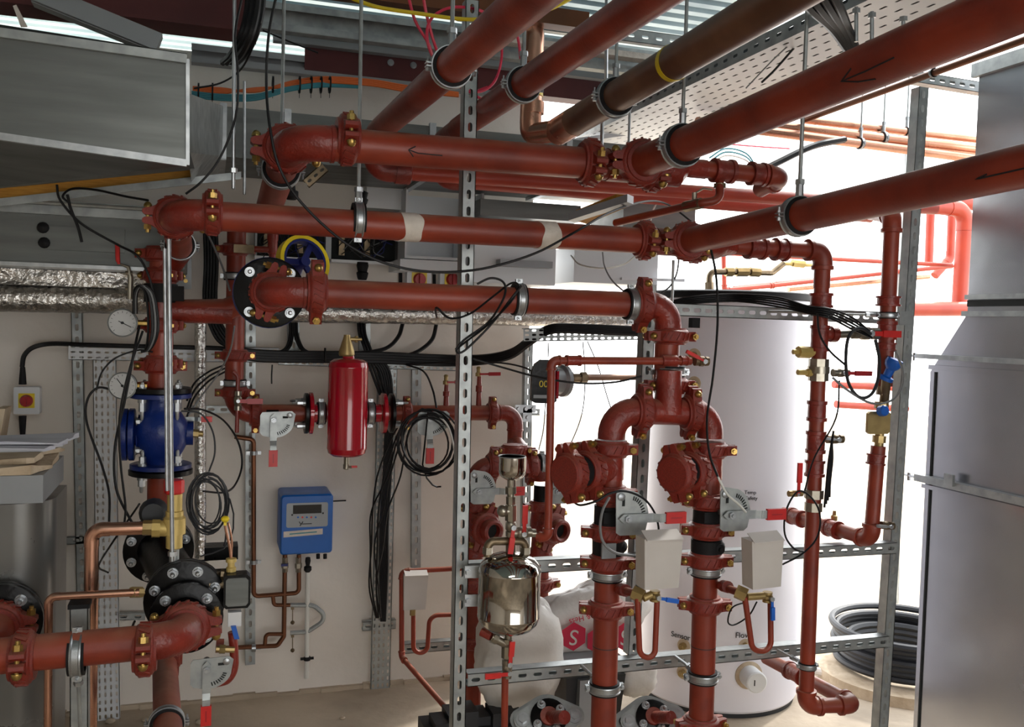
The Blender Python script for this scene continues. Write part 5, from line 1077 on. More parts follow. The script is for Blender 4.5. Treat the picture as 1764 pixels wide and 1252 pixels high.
# pressure switch
KY = 2.75; o = thing('pressure_switch', 'glossy dark pressure switch box with white plug right of the separator', 'switch', P(405, 1070, KY))
c = P(408, 1016, KY); b = MB(); hw, hh = W(44, c), W(58, c); pl = [(-hw, -hh*.85), (-hw*.8, -hh), (hw*.8, -hh), (hw, -hh*.8), (hw, hh*.8), (hw*.75, hh), (-hw*.8, hh), (-hw, hh*.85)]; b.prism(c+Y_*.03, X_, Z_, -Y_, pl, .05); part('housing', b, 'black_cast', o)
b = MB(); pl2 = [(x*.84, y*.84) for x, y in pl]; b.prism(c-Y_*.019, X_, Z_, -Y_, pl2, .004); part('clear_cover', b, 'duct_steel', o, 'clear glossy cover')
b = MB(); b.box(P(404, 1064, KY), X_*W(22, c), Y_*.015, Z_*W(24, c)); part('white_plug', b, 'white_plastic', o)
b = MB(); a, e_ = P(402, 1078, KY-.02), P(408, 1100, KY-.02); b.box((a+e_)/2, (e_-a)/2, X_*.007, Y_*.005); part('blue_lever', b, 'blue_bright', o)
o = thing('brass_fitting', 'nickel and brass manifold fitting left of the pressure switch', 'fitting', P(385, 1020, KY+.03)); b = MB(); b.cyl(P(360, 1006, KY+.05), P(388, 1006, KY+.05), .022, n=12); b.cyl(P(372, 985, KY+.05), P(372, 1028, KY+.05), .013, n=10); b.cyl(P(380, 990, KY+.05), P(386, 990, KY+.05), .018, n=8); part('body', b, 'bronze_dull', o)
b = MB(); b.lathe(P(398, 984, KY+.02), Z_, [(0, .014), (.012, .014), (.014, .01), (.026, .01), (.028, .015), (.038, .015), (.04, .008)], 12); part('top_nut', b, 'pale_brass', o)
b = MB(); b.tube(spline(PL([(398, 965), (395, 940), (388, 905), (392, 890)], KY+.02)), .004, 8); b.tube(spline(PL([(398, 966), (399, 930), (393, 900)], KY+.04)), .003, 8); part('capillary', b, 'copper', o)
b = MB(); c = P(388, 894, KY+.0); b.ball(c, .012, 8, .8); b.box(c-Z_*.008, X_*.004, Y_*.003, Z_*.01); part('yellow_tag', b, 'yellow_paint', o)
g = thing('bent_pipe', 'dark red syphon pipe curving under the pressure switch to the lever valve', 'pipe', P(395, 1180, KY)); b = MB(); b.tube(spline(PL([(400, 1088), (403, 1120), (403, 1150), (392, 1170), (372, 1176)], KY)), .0125, 14); part('pipe', b, 'fitting_red', g)
b = MB(); b.cyl(P(372, 1118, KY-.02), P(404, 1119, KY-.02), .009, n=8); b.cyl(P(378, 1118, KY-.02), P(388, 1118, KY-.02), .013, n=6); part('brass_tap', b, 'brass', g)
b = MB(); b.cyl(P(372, 1112, KY+.02), P(385, 1112, KY+.02), .02, n=12); part('red_socket', b, 'fitting_red', g)
lever_valve('big zinc lever valve with red grip hanging down at the bottom left', (356, 1150), 2.66, -Z_, X_, .85)
# flexible grey thing beside safety valve
b = MB(); b.lathe(P(266, 880, 2.95), V((0, -1, .1)), [(0, .03), (.03, .042), (.06, .04), (.09, .03)], 16); solo('rubber_boot', 'dark grey rubber boot behind the safety valve', 'cover', b, 'hose_black')
# ================================================================== WALL PIPEWORK + BLUE BOX
WP = 4.0
def wpipe(label, pts, rpx, m='copper_dull', R=.02, Y=WP, name='copper_pipe', **k):
    q = PL(pts, Y); b = MB(); r = W(rpx, q[0]); b.tube(bez_fillet(q, R, 6), r, 10); o = solo(name, label, 'pipe', b, m); return o, r
wpipe('thin brown copper pipe down the wall beside the channel and across to the blue box', [(404, 752), (437, 757), (437, 1027), (515, 1021), (515, 955)], 8)
wpipe('thin brown copper pipe straight down from the blue box to the lower pipework', [(491, 955), (489, 1096), (478, 1112), (388, 1116)], 8)
wpipe('small copper loop above the lower thin pipework', [(456, 1115), (458, 1092), (488, 1092)], 7, R=.015)
wpipe('small copper stub feeding the braided hose', [(470, 1026), (472, 1042), (500, 1042)], 7, R=.015)
o, r = wpipe('grey braided flexible hose looping right under the blue box', [(500, 1042), (540, 1042), (566, 1064), (530, 1088), (500, 1090)], 8, 'galvanised', R=.06, name='flexible_hose')
wpipe('white plastic waste pipe hanging under the blue box', [(530, 980), (528, 1168)], 8, 'white_cable', name='waste_pipe')
wpipe('thin brown pipe dropping from the second left riser', [(402, 640), (410, 648), (408, 745)], 7, 'fitting_red', Y=R2Y-.08)
ball_valve('small nickel valve on the thin dropping pipe by the second left riser', P(410, 690, R2Y-.08), Z_, .012, .07, X_, 'switch_red', 'nickel', ll=.085, lw=.01)
for lab, q in (('pipe clip on the brown copper pipe by the channel', (437, 968)), ('pipe clip at the foot of the wall channel', (437, 1116)), ('pipe clip high on the brown copper pipe', (437, 780))):
    c = P(*q, WP); o = thing('pipe_clip', lab, 'clip', c); b = MB(); b.ring(c, Z_ if q[1] != 1116 else X_, .012, [(-.008, 0), (.008, 0), (.008, .004), (-.008, .004)], 16); b.box(c+V((.02, 0, 0)), X_*.01, Y_*.003, Z_*.007); b.box(c+V((-.02, 0, 0)), X_*.01, Y_*.003, Z_*.007); part('ring', b, 'zinc', o)
for lab, x in (('nickel union with a blue tap under the blue box', 491), ('nickel union under the blue box, right', 514)):
    o = thing('pipe_union', lab, 'fitting', P(x, 985, WP)); b = MB(); b.cyl(P(x, 985, WP), P(x, 960, WP), .012, n=8); b.cyl(P(x, 978, WP), P(x, 970, WP), .015, n=6); part('body', b, 'nickel', o)
    if x < 500: b = MB(); b.box(P(490, 973, WP-.02), X_*.014, Y_*.004, Z_*.005); part('blue_tap', b, 'blue_dark', o)
for lab, q in (('small drain plug hanging on a chain under the braided hose', (504, 1070)), ('lower drain plug on a chain', (504, 1118))):
    o = thing('drain_plug', lab, 'plug', P(q[0], q[1], WP)); b = MB(); b.cyl(P(q[0], q[1]-22, WP), P(q[0], q[1], WP), .002, n=6); b.ball(P(q[0], q[1]+2, WP), .009, 8); b.box(P(q[0], q[1]-24, WP), X_*.006, Y_*.006, Z_*.008); part('plug', b, 'bronze_dull', o)
o = thing('tundish', 'black plastic tundish funnel between the blue box and the white waste pipe', 'funnel', P(530, 985, WP)); b = MB(); b.lathe(P(530, 986, WP), Z_, [(0, .008), (.01, .016), (.025, .016), (.03, .008), (.05, .012), (.065, .01)], 12); part('funnel', b, 'black_rubber', o)
o = thing('pipe_clip', 'black clip holding the white waste pipe', 'clip', P(529, 1134, WP)); b = MB(); b.ring(P(529, 1134, WP), Z_, .01, [(-.008, 0), (.008, 0), (.008, .004), (-.008, .004)], 16); b.box(P(529, 1134, WP), X_*.028, Y_*.004, Z_*.005); part('ring', b, 'black_rubber', o)
# blue control box
BY = 3.92; o = thing('control_box', 'bright blue wall mounted control box with a grey display panel', 'control box', P(528, 953, BY))
F = [P(483, 852, BY), P(573, 850, BY), P(573, 953, BY), P(483, 955, BY)]; c = (F[0]+F[1]+F[2]+F[3])/4; hw, hh = (F[1].x-F[0].x)/2, (F[0].z-F[3].z)/2
def rrect(hw, hh, r, k=4):
    out = []
    for cx, cy, a0 in ((hw-r, -hh+r, -90), (hw-r, hh-r, 0), (-hw+r, hh-r, 90), (-hw+r, -hh+r, 180)):
        for i in range(k+1): a = math.radians(a0+90*i/k); out.append((cx+r*math.cos(a), cy+r*math.sin(a)))
    return out
b = MB(); b.rings([[c+V((x*s, (WY-BY if t else 0) - (0 if t else .0)+dy, z*s)) for x, z in rrect(hw, hh, .014)] for s, dy, t in ((.95, -.008, 0), (1, 0, 0), (1, 0, 1))]); part('case', b, 'blue_plastic', o)
pcn = P(529, 886, BY); b = MB(); b.prism(pcn-Y_*.0075, X_, Z_, -Y_, rrect(W(70, pcn), W(42, pcn), .008), .002); pn = part('front_panel', b, 'cabinet_grey', o)
q = P(529, 876, BY); b = MB(); b.box(q-Y_*.0105, X_*W(48, q), Y_*.001, Z_*W(15, q)); part('display', b, 'dark_display', pn)
for i in range(5):
    q = P(513+i*7.6, 890, BY); b = MB(); b.lathe(q-Y_*.0095, -Y_, [(0, .0042), (.0015, .004)], 10); part('button', b, ['blue_plastic', 'grip_red', 'blue_plastic', 'grip_red', 'blue_plastic'][i], pn)
for x in (503, 556): q = P(x, 886 if x < 510 else 883, BY); b = MB(); b.lathe(q-Y_*.0095, -Y_, [(0, .004), (.002, .003)], 10); part('panel_screw', b, 'ink', pn)
q = P(519, 901, BY)-Y_*.011; b = MB(); b.box(q+V((.0, 0, 0)), V((.006, 0, .009)), Y_*.0006, V((.0014, 0, -.001))); b.box(q+V((-.006, 0, .003)), V((.004, 0, -.006)), Y_*.0006, V((.0012, 0, .001))); b.box(q+V((.022, 0, -.001)), X_*.02, Y_*.0004, Z_*.0016); part('logo', b, 'ink', pn)
q = P(522, 917, BY); b = MB(); b.box(q-Y_*.009, V((W(66, q), 0, W(3, q))), Y_*.0006, Z_*W(10, q)); lb = part('paper_strip', b, 'tape', o)
b = MB(); b.box(q-Y_*.0098, V((W(46, q), 0, W(2, q))), Y_*.0003, Z_*W(2, q)); part('strip_print', b, 'teal_cable', lb)
b = MB(); 
for x in (548, 560): b.cyl(P(x, 954, BY+.05), P(x, 962, BY+.05), .008, n=10)
o2 = o
for x in (548, 560): b = MB(); b.cyl(P(x, 954, BY+.05), P(x, 962, BY+.05), .008, n=10); part('cable_gland', b, 'black_rubber', o)
for lab, pts in (('short black wire end at the right of the blue box', [(574, 863), (596, 862)]),): cable(lab, [(x, y, 4.02) for x, y in pts], 2.5)
# ================================================================== ISOLATORS
def isolator(label, cx, cy, sz, Y, ht=1.0):
    c = P(cx, cy, Y); h = W(sz, c); o = thing('isolator_switch', label, 'switch', c-Z_*h*ht); b = MB(); b.prism(c, X_, Z_, -Y_, rrect(h, h*ht, h*.12), .05); part('case', b, 'panel_white', o)
    b = MB(); b.prism(c-Y_*.05, X_, Z_, -Y_, rrect(h*.62, h*.62, .002), .004); part('yellow_plate', b, 'yellow_paint', o)
    b = MB(); b.lathe(c-Y_*.054, -Y_, [(0, h*.52), (.012, h*.5), (.02, h*.42)], 24); b.box(c-Y_*.082, Z_*h*.42, X_*h*.1, Y_*.01); part('knob', b, 'switch_red', o)
isolator('grey isolator switch with yellow plate and red knob alone at the left edge', 50, 688, 40, 4.04, 1.15)
isolator('left of the two yellow and red isolators above the third pipe', 718, 482, 42, 4.04); isolator('right of the two yellow and red isolators above the third pipe', 774, 482, 42, 4.04)
for x, nm in ((690, 'left'), (748, 'middle')): b = MB(); a, e_ = P(x, 470, 4.08), P(x, 500, 4.08); b.cyl(a, e_, .008, n=8); solo('cable_drop', 'short black cable drop at the %s of the isolator pair' % nm, 'cable', b, 'black_cable')
o = thing('cable_gland', 'black cable gland above the left edge isolator', 'gland', P(38, 665, 4.0))
for y0, y1 in ((662, 632), (716, 752)): b = MB(); b.tube(PL([(39, y0, 4.0), (39, (y0+y1)/2, 4.0), (39, y1, 4.0)]), [.014, .012, .009], 12); part('gland', b, 'black_rubber', o)
# ================================================================== TRUNKING WITH WIRES
TYk = 4.0; o = thing('wiring_enclosure', 'open electrical enclosure full of dark wires above the handwheel', 'enclosure', P(570, 452, TYk))
F = [P(440, 385, TYk), P(690, 385, TYk), P(692, 452, TYk), P(440, 446, TYk)]; zt, zb = F[0].z+.06, F[2].z; x0, x1 = F[0].x, F[1].x; mx = P(566, 420, TYk).x
b = MB(); b.abox((x0, TYk+.06, zb), (x1, WY, zt)); part('back_panel', b, 'dark_gap', o)
for xa_, xb_ in ((x0, x0+.008), (mx-.012, mx+.012), (x1-.01, x1)): b = MB(); b.abox((xa_, TYk, zb), (xb_, TYk+.07, zt)); part('side_wall', b, 'cabinet_grey', o)
for xa_, xb_ in ((x0, mx-.013), (mx+.013, x1)): b = MB(); b.abox((xa_, TYk-.002, zb-.012), (xb_, TYk+.08, zb)); part('bottom_rim', b, 'panel_white', o)
for x in (460, 518, 590, 634): b = MB(); b.abox((P(x, 420, TYk).x-.012, TYk+.02, zb+.02), (P(x, 420, TYk).x+.012, TYk+.05, zt-.02)); part('terminal_rail', b, 'bronze_dull', o)
random.seed(11)
for k in range(46):
    xs = random.choice([470, 500, 540, 600, 625, 655])+random.uniform(-14, 14); ys = 392+random.uniform(-6, 20)
    pts = [P(xs, ys, TYk+.03), P(xs+random.uniform(-22, 22), ys+random.uniform(10, 25), TYk-.01), P(xs+random.uniform(-26, 26), min(447, ys+random.uniform(25, 45)), TYk+random.uniform(0, .03))]
    b = MB(); b.tube(spline(pts, 4), .0022, 5); part('wire', b, random.choice(['hose_black', 'black_cable', 'blue_dark', 'grey_cable', 'hose_black']), o)
b = MB(); b.lathe(P(624, 482, 4.0), Z_, [(0, .018), (.01, .022), (.03, .026), (.035, .02), (.06, .026), (.075, .024)], 14); b.cyl(P(624, 484, 4.0), P(624, 505, 4.0), .012, n=10); solo('cable_gland', 'big black cable gland under the wiring enclosure', 'gland', b, 'black_rubber')
b = MB(); a = P(624, 346, 3.4); b.lathe(P(622, 352, 3.5), V((.3, 0, 1)), [(0, .016), (.01, .02), (.025, .02), (.028, .014), (.05, .012)], 12); solo('cable_gland', 'black gland behind the second crossing pipe clamp', 'gland', b, 'black_rubber')
b = MB(); b.lathe(P(502, 344, 3.4), Z_, [(0, .016), (.01, .024), (.03, .024), (.034, .014), (.06, .012)], 12); solo('cable_gland', 'black gland below the short bracket, behind the hanging cable', 'gland', b, 'black_rubber')
# white boxes
def sbox(name, label, cat, x0, y0, x1, y1, Y, d, m, top=0):
    a, c = P(x0, y0, Y), P(x1, y1, Y); b = MB(); b.abox((a.x, Y, min(a.z, c.z)), (c.x, Y+d, max(a.z, c.z))); return solo(name, label, cat, b, m, sharp=20), a, c
sbox('wall_cabinet', 'small white box top left of the grey recess', 'cabinet', 632, 322, 700, 362, 3.95, .12, 'panel_white')
o = thing('recessed_cabinet', 'open pale grey steel cabinet between the wires and the slotted post', 'cabinet', P(765, 468, 3.85)); 
x0, x1 = P(698, 400, 3.85).x, P(832, 400, 3.85).x; z0, z1 = P(765, 448, 3.85).z, P(765, 328, 3.85).z
b = MB(); b.abox((x0, WY-.02, z0), (x1, WY, z1)); part('back', b, 'panel_white', o)
for nm, A_, B_ in (('side', (x0, 3.85, z0), (x0+.01, WY-.02, z1)), ('side', (x1-.01, 3.85, z0), (x1, WY-.02, z1)), ('base', (x0+.01, 3.85, z0), (x1-.01, WY-.02, z0+.012))): b = MB(); b.abox(A_, B_); part(nm, b, 'panel_white', o)
b = MB(); b.abox((x0-.02, 3.84, z0-.05), (x1+.02, WY, z0-.004)); part('lower_ledge', b, 'panel_white', o)
sbox('duct_box', 'pale steel box section right of the slotted post under the wall duct', 'box', 828, 342, 1000, 382, 3.7, .3, 'duct_steel')
sbox('duct_box', 'lower pale steel box seen between the second and third pipes', 'box', 812, 412, 956, 492, 3.75, .3, 'panel_white')
sbox('wall_panel', 'thin white lipped panel lying on the lower steel box', 'panel', 862, 446, 952, 462, 3.68, .06, 'cabinet_grey')
sbox('duct_box', 'pale grey box right of the lower steel box, partly behind the tee', 'box', 990, 424, 1132, 492, 3.75, .3, 'panel_white')
sbox('duct_box', 'tall smooth grey box above the right lower tee', 'box', 1075, 338, 1196, 420, 3.55, .35, 'duct_steel')
b = MB(); a, c_ = P(1070, 480, 3.73), P(1178, 483, 3.73); b.box((a+c_)/2, (c_-a)/2, Y_*.01, Z_*.006); solo('panel_frame', 'thin white rail at the bottom of the right grey box', 'rail', b, 'panel_white')
b = MB(); pts = [P(992, 362, 2.9), P(1062, 334, 2.7), P(1084, 336, 2.7), P(1012, 368, 2.9)]; b.hexa([p-Z_*.035 for p in pts]+pts); solo('timber_packer', 'short yellow timber packer under the rear red pipes', 'timber', b, 'timber')
b = MB(); a, c_ = P(985, 375, 2.85), P(1086, 343, 2.65); b.box((a+c_)/2, (c_-a)/2, Z_*.012, V((.02, .02, 0))); solo('support_channel', 'grey channel carrying the short yellow timber packer', 'channel', b, 'cabinet_grey')
# ================================================================== LEFT CABINET
CYf = 2.9; o = thing('plant_cabinet', 'grey metal plant cabinet with rounded corner at the left edge', 'cabinet', V((P(20, 1100, CYf).x, CYf+.2, 0)))
xr = P(88, 1000, CYf).x; zt = P(40, 868, CYf).z; poly = [(-1.8, 0), (xr-.1, 0)]+[(xr-.1+.1*math.sin(a), .1-.1*math.cos(a)) for a in [.2*i for i in range(1, 8)]]+[(xr, .1), (xr, .3), (-1.8, .3)]
b = MB(); b.prism((0, CYf, 0), X_, Y_, Z_, poly, zt); part('body', b, 'cabinet_body', o)
F0_, F1_ = P(-60, 866, 2.75), P(74, 866, 2.75); zb = F1_.z; th = .075; xr2 = F1_.x
b = MB(); b.hexa([V((-1.8, 2.75, zb)), V((xr2, 2.75, zb)), V((xr2+.0, 3.12, zb)), V((-1.8, 3.12, zb)), V((-1.8, 2.75, zb+th)), V((xr2+.0, 2.75, zb+th)), V((xr2+.0, 3.12, zb+th)), V((-1.8, 3.12, zb+th))]); part('hood', b, 'cabinet_grey', o)
ztop = zb+th
def sheet(name, label, cat, pts, z, m, th_=.004, wav=.01, seed=0):
    b = MB(); n = len(pts); top = []; 
    for i in range(n):
        a, c_ = V(pts[i]), V(pts[(i+1) % n])
        for k in range(6): p = a.lerp(c_, k/6); top.append(V((p.x+wav*noise.noise((p.x*30, p.y*30, seed)), p.y+wav*noise.noise((p.y*30, p.x*30, seed+5)), z+wav*.8*abs(noise.noise((p.x*14, p.y*14, seed+9))))))
    cen = sum(top, V((0, 0, 0)))/len(top); cen.z = z+th_+.004; m_ = len(top); bot = [V((p.x, p.y, z-th_)) for p in top]
    b.add(top+bot+[cen], [(i, (i+1) % m_, 2*m_) for i in range(m_)]+[(m_+i, m_+(i+1) % m_, (i+1) % m_, i) for i in range(m_)]+[tuple(range(m_, 2*m_))[::-1]]); return solo(name, label, cat, b, m, sharp=30)
sheet('cardboard_sheet', 'torn pale cardboard sheet lying on the left cabinet', 'cardboard', [(-1.6, 2.72), (xr2-.02, 2.74), (xr2+.01, 3.1), (-1.6, 3.1)], ztop+.01, 'cardboard', .008, .05, 1)
sheet('cardboard_sheet', 'second torn cardboard layer on top, edges curling', 'cardboard', [(-1.6, 2.8), (xr2-.05, 2.8), (xr2+.0, 3.08), (-1.6, 3.08)], ztop+.028, 'cardboard', .006, .05, 3)
sheet('paper_stack', 'grey white papers stacked on the cardboard', 'paper', [(-1.4, 2.9), (xr2-.02, 2.93), (xr2+.01, 3.1), (-1.4, 3.1)], ztop+.046, 'paper', .007, .02, 6)
sheet('paper_sheet', 'top loose sheet of paper beside the wall switch', 'paper', [(-1.3, 2.95), (xr2+.02, 2.98), (xr2+.03, 3.11), (-1.3, 3.11)], ztop+.058, 'paper', .003, .03, 8)
b = MB(); b.box(P(2, 732, 3.2), X_*.012, Y_*.05, Z_*.055+X_*.008); solo('brown_folder', 'upright brown folder edge cut by the left border', 'folder', b, 'cardboard')
b = MB(); b.lathe(P(-4, 800, 2.95), Z_, [(0, .028), (.02, .03), (.03, .02)], 14); solo('ink_cap', 'dark blue round cap on the cardboard at the left border', 'cap', b, 'blue_dark')
# ================================================================== RODS
def rod(label, q0, q1, Y, r=.005, Y1=None, m='zinc', nuts=()):
    a, c_ = P(q0[0], q0[1], Y), P(q1[0], q1[1], Y1 or Y); o = thing('threaded_rod', label, 'rod', c_); b = MB(); b.cyl(a, c_, r, n=10); part('rod', b, m, o)
    for t in nuts: p = a.lerp(c_, t); b = MB(); b.cyl(p, p+(c_-a).normalized()*.012, r*2.1, n=6); part('nut', b, 'zinc', o)
    return o
rod('bright threaded rod in front of the left riser, reaching down to the brass plug', (291, 412), (297, 966), 2.6, .0055, nuts=(.97,))
rod('second bright threaded rod just left of it, ending at the safety valve', (284, 428), (288, 845), 2.62, .005)
rod('threaded rod above the big duct end, hanging beside the black cable', (404, -30), (402, 325), 2.62, .005, nuts=(.02, .9))
rod('thin bluish rod between the big duct and the upper red elbow', (421, 140), (421, 335), 3.3, .005)
rod('thin rod standing between the lower tee and the third pipe', (1160, 448), (1158, 520), 2.6, .0045)
rod('short rod with coupling behind the end of the brown pipe', (1038, 190), (1036, 262), 2.75, .006)
rod('rod right of it behind the upper tee', (1085, 170), (1083, 262), 2.9, .005)
rod('long rod passing behind the brown pipe down to the tray corner', (1045, -20), (1044, 150), 2.9, .006)
# copper trio + hangers
trio = [(((1200, 210), (1760, 284)), 3.3, 16, 'lowest of the three parallel copper pipes at the upper right', (1487, 249)), (((1325, 215), (1760, 266)), 3.32, 18, 'middle of the three parallel copper pipes at the upper right', (1527, 240)), (((1382, 206), (1760, 249)), 3.34, 13, 'topmost of the three parallel copper pipes at the upper right', (1566, 228))]
for (q0, q1), Y, w_, lab, cq in trio:
    a, c_ = P(*q0, Y), P(*q1, Y); r = W(w_, (a+c_)/2); b = MB(); b.cyl(a, c_, r, n=18); solo('copper_pipe', lab, 'pipe', b, 'copper')
    c, u = on(a, c_, cq, r); clamp('rubber lined hanger on the %s copper pipe of three' % lab.split()[0], c, u, r, Y_, up(c, 2.8), rr=.004)
sc0 = P(1385, 207, 3.3); sc1 = PX(1800, 56, sc0.x); o = thing('copper_pipe', 'small copper pipe running towards the camera under the upper overhead red pipe', 'pipe', (sc0+sc1)/2); b = MB(); b.cyl(sc0, sc1+(sc1-sc0)*.1, .0115, n=16); part('pipe', b, 'copper_dull', o)
c, u = on(sc0, sc1, (1603, 124), .0115); clamp('rubber lined clamp on the small copper pipe', c, u, .0125, X_, up(c, 2.8), rr=.004)
for x, y0, y1, lab in ((1475, 12, 72, 'left'), (1502, 20, 70, 'middle'), (1556, 28, 48, 'right')): rod('short grey rod in front of the perforated tray, the %s of three' % lab, (x, y0), (x, y1), 2.0, .005, nuts=(.05,))
# ================================================================== OVERHEAD TRAY
o = thing('cable_tray', 'wide white perforated cable tray overhead seen from below', 'cable tray', V((1.83, 3.0, 2.5)))
xa, xb, ya, yb_, z = 1.585, 2.08, 1.9, 4.0, 2.5
b = MB(); rows = 10; pt = .06; k = int((yb_-ya)/pt)
for i in range(k):
    for j in range(rows):
        h = (xb-xa)/rows; b.cell((xa+h*(j+.5), ya+pt*(i+.5)+(0), z), Y_, X_, -Z_, pt, h, .03, .008, .0015)
part('perforated_base', b, 'panel_white', o, sharp=20)
for s, xx in ((-1, xa), (1, xb)):
    b = MB()
    for i in range(k*1): b.cell((xx, ya+pt*(i+.5), z+.025), Y_, Z_, X_*s, pt, .05, .028, .01, .0015)
    part('side_lip', b, 'galvanised', o, sharp=20)
for i in range(12):  # added above the slots to block the light coming through them
    x = xa+.03+.0385*i; pts = [V((x+.006*noise.noise((yy, i, 0)), yy, z+.024)) for yy in [ya+.05+.25*j for j in range(9)]]; b = MB(); b.tube(pts, .0195, 8)
    solo('cable', 'black cable added to darken the overhead tray slots, %s from its left lip' % ('first', 'second', 'third', 'fourth', 'fifth', 'sixth', 'seventh', 'eighth', 'ninth', 'tenth', 'eleventh', 'twelfth')[i], 'cable', b, 'black_cable', 'cables added to darken the overhead tray slots')

strut('smaller perforated white tray joining the overhead tray at its far end', P(965, 262, 3.9), P(1180, 232, 3.9), V((0, -.3, -1)), .16, .02, 'panel_white', 'cable tray', 'cable_tray', pitch=.05, rows=4, sl=.022, sw=.007, lips=False)
# ================================================================== CABLES
cable('long black cable hanging in a deep curve in front of both upper crossing pipes', [(480, -25, 2.4), (463, 60, 2.4), (459, 150, 2.4), (466, 225, 2.38), (482, 290, 2.38), (520, 350, 2.4), (590, 415, 2.4), (660, 452, 2.4), (740, 468, 2.4), (830, 463, 2.42), (920, 437, 2.42), (990, 400, 2.44), (1050, 366, 2.6), (1110, 347, 2.8), (1150, 352, 2.9), (1195, 385, 2.9)], 4.5)
for i, (x, lab) in enumerate(((440, 'thickest'), (431, 'second'), (424, 'third'), (448, 'fourth'))):
    cable('%s strand of the heavy black cable bundle hanging at the top left' % lab, [(x+6, -30, 2.6+i*.03), (x+2, 20, 2.6+i*.03), (x-8, 60, 2.6+i*.03), (x-24, 92, 2.65+i*.03), (x-40, 108, 2.75+i*.04)], 12, group='heavy black bundle at the top left')
cable('thin black cable sweeping from the heavy bundle down past the rods behind the duct', [(450, 40, 2.58), (440, 70, 2.6), (416, 118, 2.7), (380, 143, 2.8), (335, 152, 2.9)], 3.5)
cable('black cable dropping from the heavy bundle to the upper left pipe elbow', [(418, -10, 2.55), (405, 60, 2.55), (410, 130, 2.55), (406, 200, 2.55), (380, 270, 2.55), (348, 312, 2.55), (320, 334, 2.56)], 4)
cable('thin black stay crossing behind the hanging cable at the top', [(452, 52, 3.0), (500, 72, 3.0), (548, 91, 3.0)], 3)
cable('black cable falling in front of the white tank from the lower tee', [(1224, 425, 2.36), (1234, 480, 2.36), (1236, 560, 2.36), (1228, 650, 2.36), (1218, 720, 2.36), (1222, 780, 2.36), (1238, 825, 2.36)], 4.5)
cable('white lower end of the cable falling to the right notched lever', [(1236, 820, 2.36), (1252, 850, 2.35), (1272, 868, 2.34), (1285, 882, 2.36)], 4, 'white_cable')
cable('black cable loop lying over the third pipe near its clamp', [(752, 546, 2.6), (752, 530, 2.47), (775, 548, 2.48), (810, 540, 2.47), (850, 510, 2.47), (880, 488, 2.47), (893, 493, 2.47), (880, 520, 2.46), (840, 560, 2.5), (798, 592, 2.5), (786, 604, 2.5), (800, 604, 2.5), (845, 560, 2.5), (880, 515, 2.46), (898, 492, 2.46)], 4)
cable('second black cable arching above the third pipe beside the slotted post', [(822, 489, 2.46), (845, 479, 2.46), (865, 484, 2.46), (871, 500, 2.45), (862, 525, 2.45), (840, 556, 2.5), (800, 585, 2.5), (785, 602, 2.5)], 4)
for i in range(4):
    dy = i*4.5
    cable('black power cable %s along the wall tray towards the white tank' % ('topmost', 'second from the top', 'third from the top', 'lowest')[i], [(415, 602+dy, 3.92), (470, 607+dy, 3.92), (640, 609+dy, 3.92), (760, 614+dy, 3.92), (830, 614+dy*.8, 3.8), (880, 604+dy*.8, 3.6), (915, 580+dy*.8, 3.4), (950, 562+dy*.7, 3.28), (1010, 562+dy*.7, 3.26), (1110, 566+dy*.7, 3.26)], 8, group='black power cables along the wall tray')
for i, (pts, lab) in enumerate(([[(694, 556, 4.0), (686, 580, 3.98), (664, 600, 3.95), (620, 608, 3.93), (580, 610, 3.92)], 'left'], [[(752, 557, 4.0), (744, 585, 3.98), (718, 606, 3.95), (680, 617, 3.93), (640, 622, 3.92)], 'right'])):
    cable('%s of two thick black cables curving down from foil pipe to tray' % lab, pts, 7)
for i in range(4): cable('black cable of the small bunch dropping behind the handwheel flange, strand %s' % ('one', 'two', 'three', 'four')[i], [(499+i*4, 545, 3.98), (500+i*4, 575, 3.96), (492+i*5 if i < 2 else 510+i*4, 600, 3.94), ((470 if i < 2 else 525)+i*5, 610, 3.93)], 5, group='small black bunch under the third pipe')
for i in range(3): cable('black cable behind the conical vent, strand %s' % ('left', 'middle', 'right')[i], [(617+i*5, 548, 3.98), (619+i*5, 575, 3.96), (628+i*5, 600, 3.94), (640+i*6, 640, 3.94), (655+i*5, 680, 3.92)], 5)
for i in range(5): cable('black cable in the vertical bunch between the two left risers, strand %s' % ('one', 'two', 'three', 'four', 'five')[i], [(352+i*5, 385, 3.95), (354+i*5, 450, 3.95), (352+i*5, 520, 3.95), (362+i*5, 560, 3.93), (380+i*6, 590, 3.93), (415, 600+i*5, 3.93)], 6, group='vertical black bunch between the left risers')
for i in range(5): cable('black cable hanging down the perforated upright tray, strand %s' % ('one', 'two', 'three', 'four', 'five')[i], [(630+i*5, 612, 3.94), (655+i*4, 640, 3.93), (664+i*3, 700, 3.93), (662+i*3, 800, 3.93), (656+i*3, 900, 3.93), (655+i*3, 980, 3.93), (657+i*1.5, 1070, 3.93)], 4.5, group='black cables hanging down the upright tray')
for i, xs in enumerate(((690, 672, 650, 642, 640, 636, 648), (694, 680, 662, 652, 650, 648, 652), (700, 690, 672, 660, 645, 652, 656), (706, 684, 668, 640, 638, 640, 650), (712, 700, 690, 668, 660, 648, 656))):
    ys = (728, 760, 820, 880, 940, 1010, 1064); cable('thin black cable sagging from the coil to the foot of the upright tray, strand %s' % ('one', 'two', 'three', 'four', 'five')[i], [(x, y, 3.6+.05*j) for j, (x, y) in enumerate(zip(xs, ys))], 3, group='thin cables sagging from the coil')
random.seed(5)
